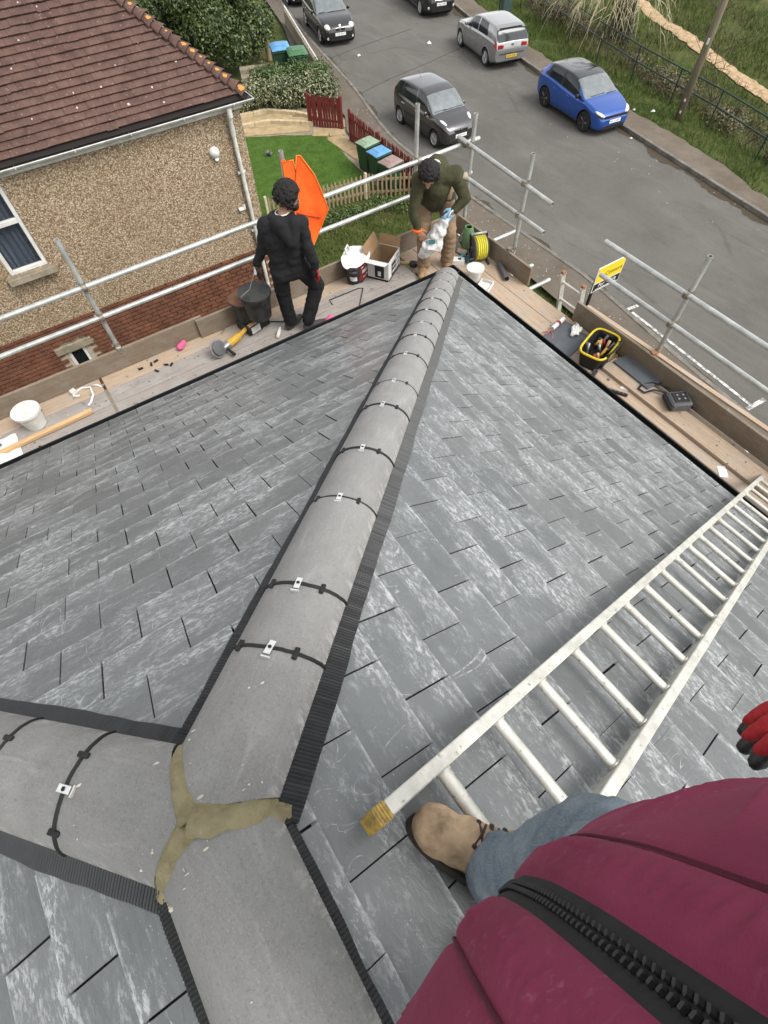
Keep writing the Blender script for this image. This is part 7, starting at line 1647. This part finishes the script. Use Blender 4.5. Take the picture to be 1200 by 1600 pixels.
mb = MB(); mb.box((.11, -.135, .09), (.15, .03, .10), bev=.008); mb.build('pocket', M_TY, t); mb = MB(); mb.box((-.08, -.13, .10), (.16, .03, .14), bev=.01); mb.build('pocket', M_TB, t); mb = MB(); mb.box((.215, .0, .11), (.03, .14, .14), bev=.01); mb.build('pocket', M_TB, t)
mb = MB(); mb.tube([(-.17, -.13, .18), (-.1, -.17, .24), (.1, -.18, .23), (.17, -.13, .18)], .014, 8, flat=.5); mb.build('carry_strap', M_TB, t, smooth=True)
rs = random.Random(5)
for k in range(16):
    x, y = rs.uniform(-.16, .16), rs.uniform(-.08, .08); mb = MB(); a = rs.uniform(-.9, .9); mb.tube([(x, y, .08), (x+.09*sin(a), y+.05*cos(a*3), .17+.03*rs.random())], [.012, .016], 8); mb.build('tool_handle', [M_TRIM, M_YTOOL, M_GREYP, M_STEEL, M_SACKR, M_WOODN][k % 6], t, smooth=True)
mb = MB(); mb.box((.03, .02, .175), (.05, .04, .03), Rz(.3), bev=.004); mb.build('tape_measure', M_YTOOL, t)
# black box with strap, pry bar, packets
t = thing('site_radio', 'dusty black square box with looped strap beside the toe board', 'box', (.89, -2.56, ZP+.045), -.5); mb = MB(); mb.box((0, 0, .05), (.21, .19, .10), bev=.018); mb.build('case', M_GREYP, t, smooth=40)
mb = MB(); mb.box((0, 0, .103), (.15, .13, .012), bev=.005); mb.build('top_panel', M_TRIM, t)
for sx in (-1, 1):
    mb = MB(); mb.box((sx*.11, 0, .05), (.03, .21, .05), bev=.01); mb.build('corner_guard', M_TRIM, t, smooth=40)
    for sy in (-1, 1): mb = MB(); mb.lathe([(.012, 0), (.012, .006), (0, .008)], (sx*.03, sy*.025, .108), 10); mb.build('knob', M_STEEL, t)
mb = MB(); mb.tube([(-.02, .09, .06), (-.03, .18, .05), (-.13, .30, .02), (-.24, .30, .012), (-.30, .24, .012), (-.26, .18, .012), (-.16, .2, .02), (-.06, .13, .04)], .012, 8, flat=.5); mb.build('strap', M_BLKC, t, smooth=True)
t = thing('folding_saw', 'black handled tool lying along the boards beside the gutter', 'hand tool', (.55, -2.07, ZP+.018), -1.05); mb = MB(); mb.box((0, 0, 0), (.28, .034, .03), bev=.008); mb.build('handle', M_TRIM, t, smooth=40)
for k in range(6): mb = MB(); mb.box((-.11+k*.04, 0, .016), (.02, .02, .004)); mb.build('grip_rib', M_GREYP, t)
for k, (x, y, rz, lb) in enumerate([(.72, -2.08, .4, 'small white packet on the boards between tool and slate'), (.62, -3.34, .9, 'scrap of white paper on the boards near the roof ladder')]):
    mb = MB(); mb.grid(lambda u, v: V((lerp(-.065, .065, u), lerp(-.04, .04, v), .004+.008*noise.noise(V((u*4+k, v*4, 0))))), 8, 6); o = mb.build('paper_scrap', M_PAPER, smooth=True); o.location = (x, y, ZP+.005); o.rotation_euler = (0, 0, rz); tag(o, lb, 'paper', 'white scraps on the boards')
t = thing('pipe_cup', 'short grey tube standing beside the tool bag', 'tube', (.50, -1.80, ZP)); mb = MB(); mb.pipe((0, 0, 0), (.02, -.01, .11), .024, .004, 16); mb.build('tube', M_GREYP, t, smooth=40)
mb = MB(); mb.box((0, 0, .012), (.03, .022, .022), bev=.003); o = mb.build('bolt_box', M_STEEL); o.location = (.64, -1.92, ZP); o.rotation_euler = (0, 0, .5); tag(o, 'tiny steel fixing on the boards between tube and packet', 'fixing')
# access ladder in the toe board gap
LA0, LA1 = V((2.3, -.78, GZ)), V((1.10, -.80, -.10)); t = thing('access_ladder', 'aluminium access ladder rising through the gap in the toe boards', 'ladder', LA0); dL = LA1-LA0; xx = dL.normalized()
for yy in (-.155, .155):
    mb = MB(); mb.box((0, 0, 0), (dL.length, .028, .07), bev=.004); o = mb.build('stile', M_ALU, t); o.matrix_local = Matrix.Translation(dL/2+V((0, yy, 0))) @ align(dL, (0, 1, 0)).to_4x4() @ Matrix.Rotation(pi/2, 4, 'X')
    mb = MB(); mb.box(dL+V((0, yy, .0)), (.05, .034, .05), bev=.004); mb.build('end_cap', M_RUST, t)
n = int(dL.length/.25)
for k in range(1, n+1): q = xx*(dL.length-.12-.25*(k-1)); mb = MB(); mb.tube([q+V((0, -.16, 0)), q+V((0, .16, 0))], .016, 10); mb.build('rung', M_ALU, t, smooth=40)
# orange vest on the scaffold pole
t = thing('hi_vis_vest', 'bright orange hi vis vest hung over the scaffold pole behind the hooded person', 'vest', (-1.20, 1.28, .10))
OUT = [(-.07, .91), (.045, .90), (.055, .80), (.09, .93), (.125, .92), (.25, .72), (.30, .58), (.335, .46), (.375, .33), (.25, .12), (.14, .0), (.06, .18), (-.02, .40), (-.04, .62), (-.075, .76)]
def vestpt(x, z, s):     # folds
    f = .022*abs(((x*3.2+z*.9) % 1)-.5)*2+.02*noise.noise(V((x*7, z*4, 2))); return V((x, -.125+f*(.4+.6*max(0, min(1, (.95-z))))+s, z))
gridn = 46; mb = MB(); idx = {}
for s in (0, .012):
    for i in range(gridn+1):
        for j in range(gridn+1):
            x, z = lerp(-.12, .40, i/gridn), lerp(-.02, .96, j/gridn)
            idx[(s, i, j)] = len(mb.v); mb.v.append(tuple(vestpt(x, z, s)))
    for i in range(gridn):
        for j in range(gridn):
            xc, zc = lerp(-.12, .40, (i+.5)/gridn), lerp(-.02, .96, (j+.5)/gridn)
            if in_poly(xc, zc, OUT): mb.f.append((idx[(s, i, j)], idx[(s, i+1, j)], idx[(s, i+1, j+1)], idx[(s, i, j+1)])); mb.m.append(0)
me = mb.mesh('vest_cloth', M_ORANGE, True); bm = bmesh.new(); bm.from_mesh(me); bmesh.ops.delete(bm, geom=[v for v in bm.verts if not v.link_faces], context='VERTS'); bmesh.ops.smooth_vert(bm, verts=[v for v in bm.verts if v.is_boundary], factor=.5, use_axis_x=True, use_axis_y=True, use_axis_z=True); bm.to_mesh(me); bm.free(); link(bpy.data.objects.new('vest_cloth', me), t)
mb = MB(); q = [(x, z) for x, z in OUT]; mb.tube([vestpt(x*.985+.003, z*.99, -.003) for x, z in q], .007, 5, closed=True); mb.build('vest_binding', mat('orange_binding', (.9, .22, .03), .7), t, smooth=True)
mb = MB(); mb.tube([vestpt(.0, .40, -.006), vestpt(.13, .33, -.006), vestpt(.27, .26, -.006)], .006, 5); mb.build('pocket_seam', mat('dark_orange_seam', (.4, .05, .01), .8), t)
mb = MB(); mb.tube([vestpt(-.02, .55, -.004)+V((.01, 0, 0)), vestpt(.05, .75, -.004), vestpt(.10, .92, -.004)], .006, 5); mb.build('neck_binding', mat('dark_orange_trim', (.5, .06, .01), .8), t)
# ---- crumbs of mortar, slate chips and dust on the boards
rs = random.Random(9)
for nm, n_, m, lb in (('mortar_crumbs', 420, mat('pale_crumb', (.5, .47, .42), .9), 'pale crumbs of mortar and grit scattered over the scaffold boards'), ('slate_chips', 260, M_NEWSLATE, 'small dark slate chips scattered over the scaffold boards')):
    mb = MB()
    for k in range(n_):
        if rs.random() < .55: x, y = rs.uniform(-5.4, .4), rs.uniform(.2, 1.12)
        else: x, y = rs.uniform(.2, .98), rs.uniform(-4.2, 1.0)
        r = rs.uniform(.003, .011); z = ZP+.004+(.042 if (x > .69 and x < .91 and y < -1.76) else 0); a = rs.random()*6
        mb.add([V((x+r*cos(a+2*pi*j/4)*rs.uniform(.6, 1.5), y+r*sin(a+2*pi*j/4), z)) for j in range(4)]+[V((x, y, z+r*.6))], [(0, 1, 4), (1, 2, 4), (2, 3, 4), (3, 0, 4)])
    tag(mb.build(nm, m), lb, 'debris', kind='stuff')
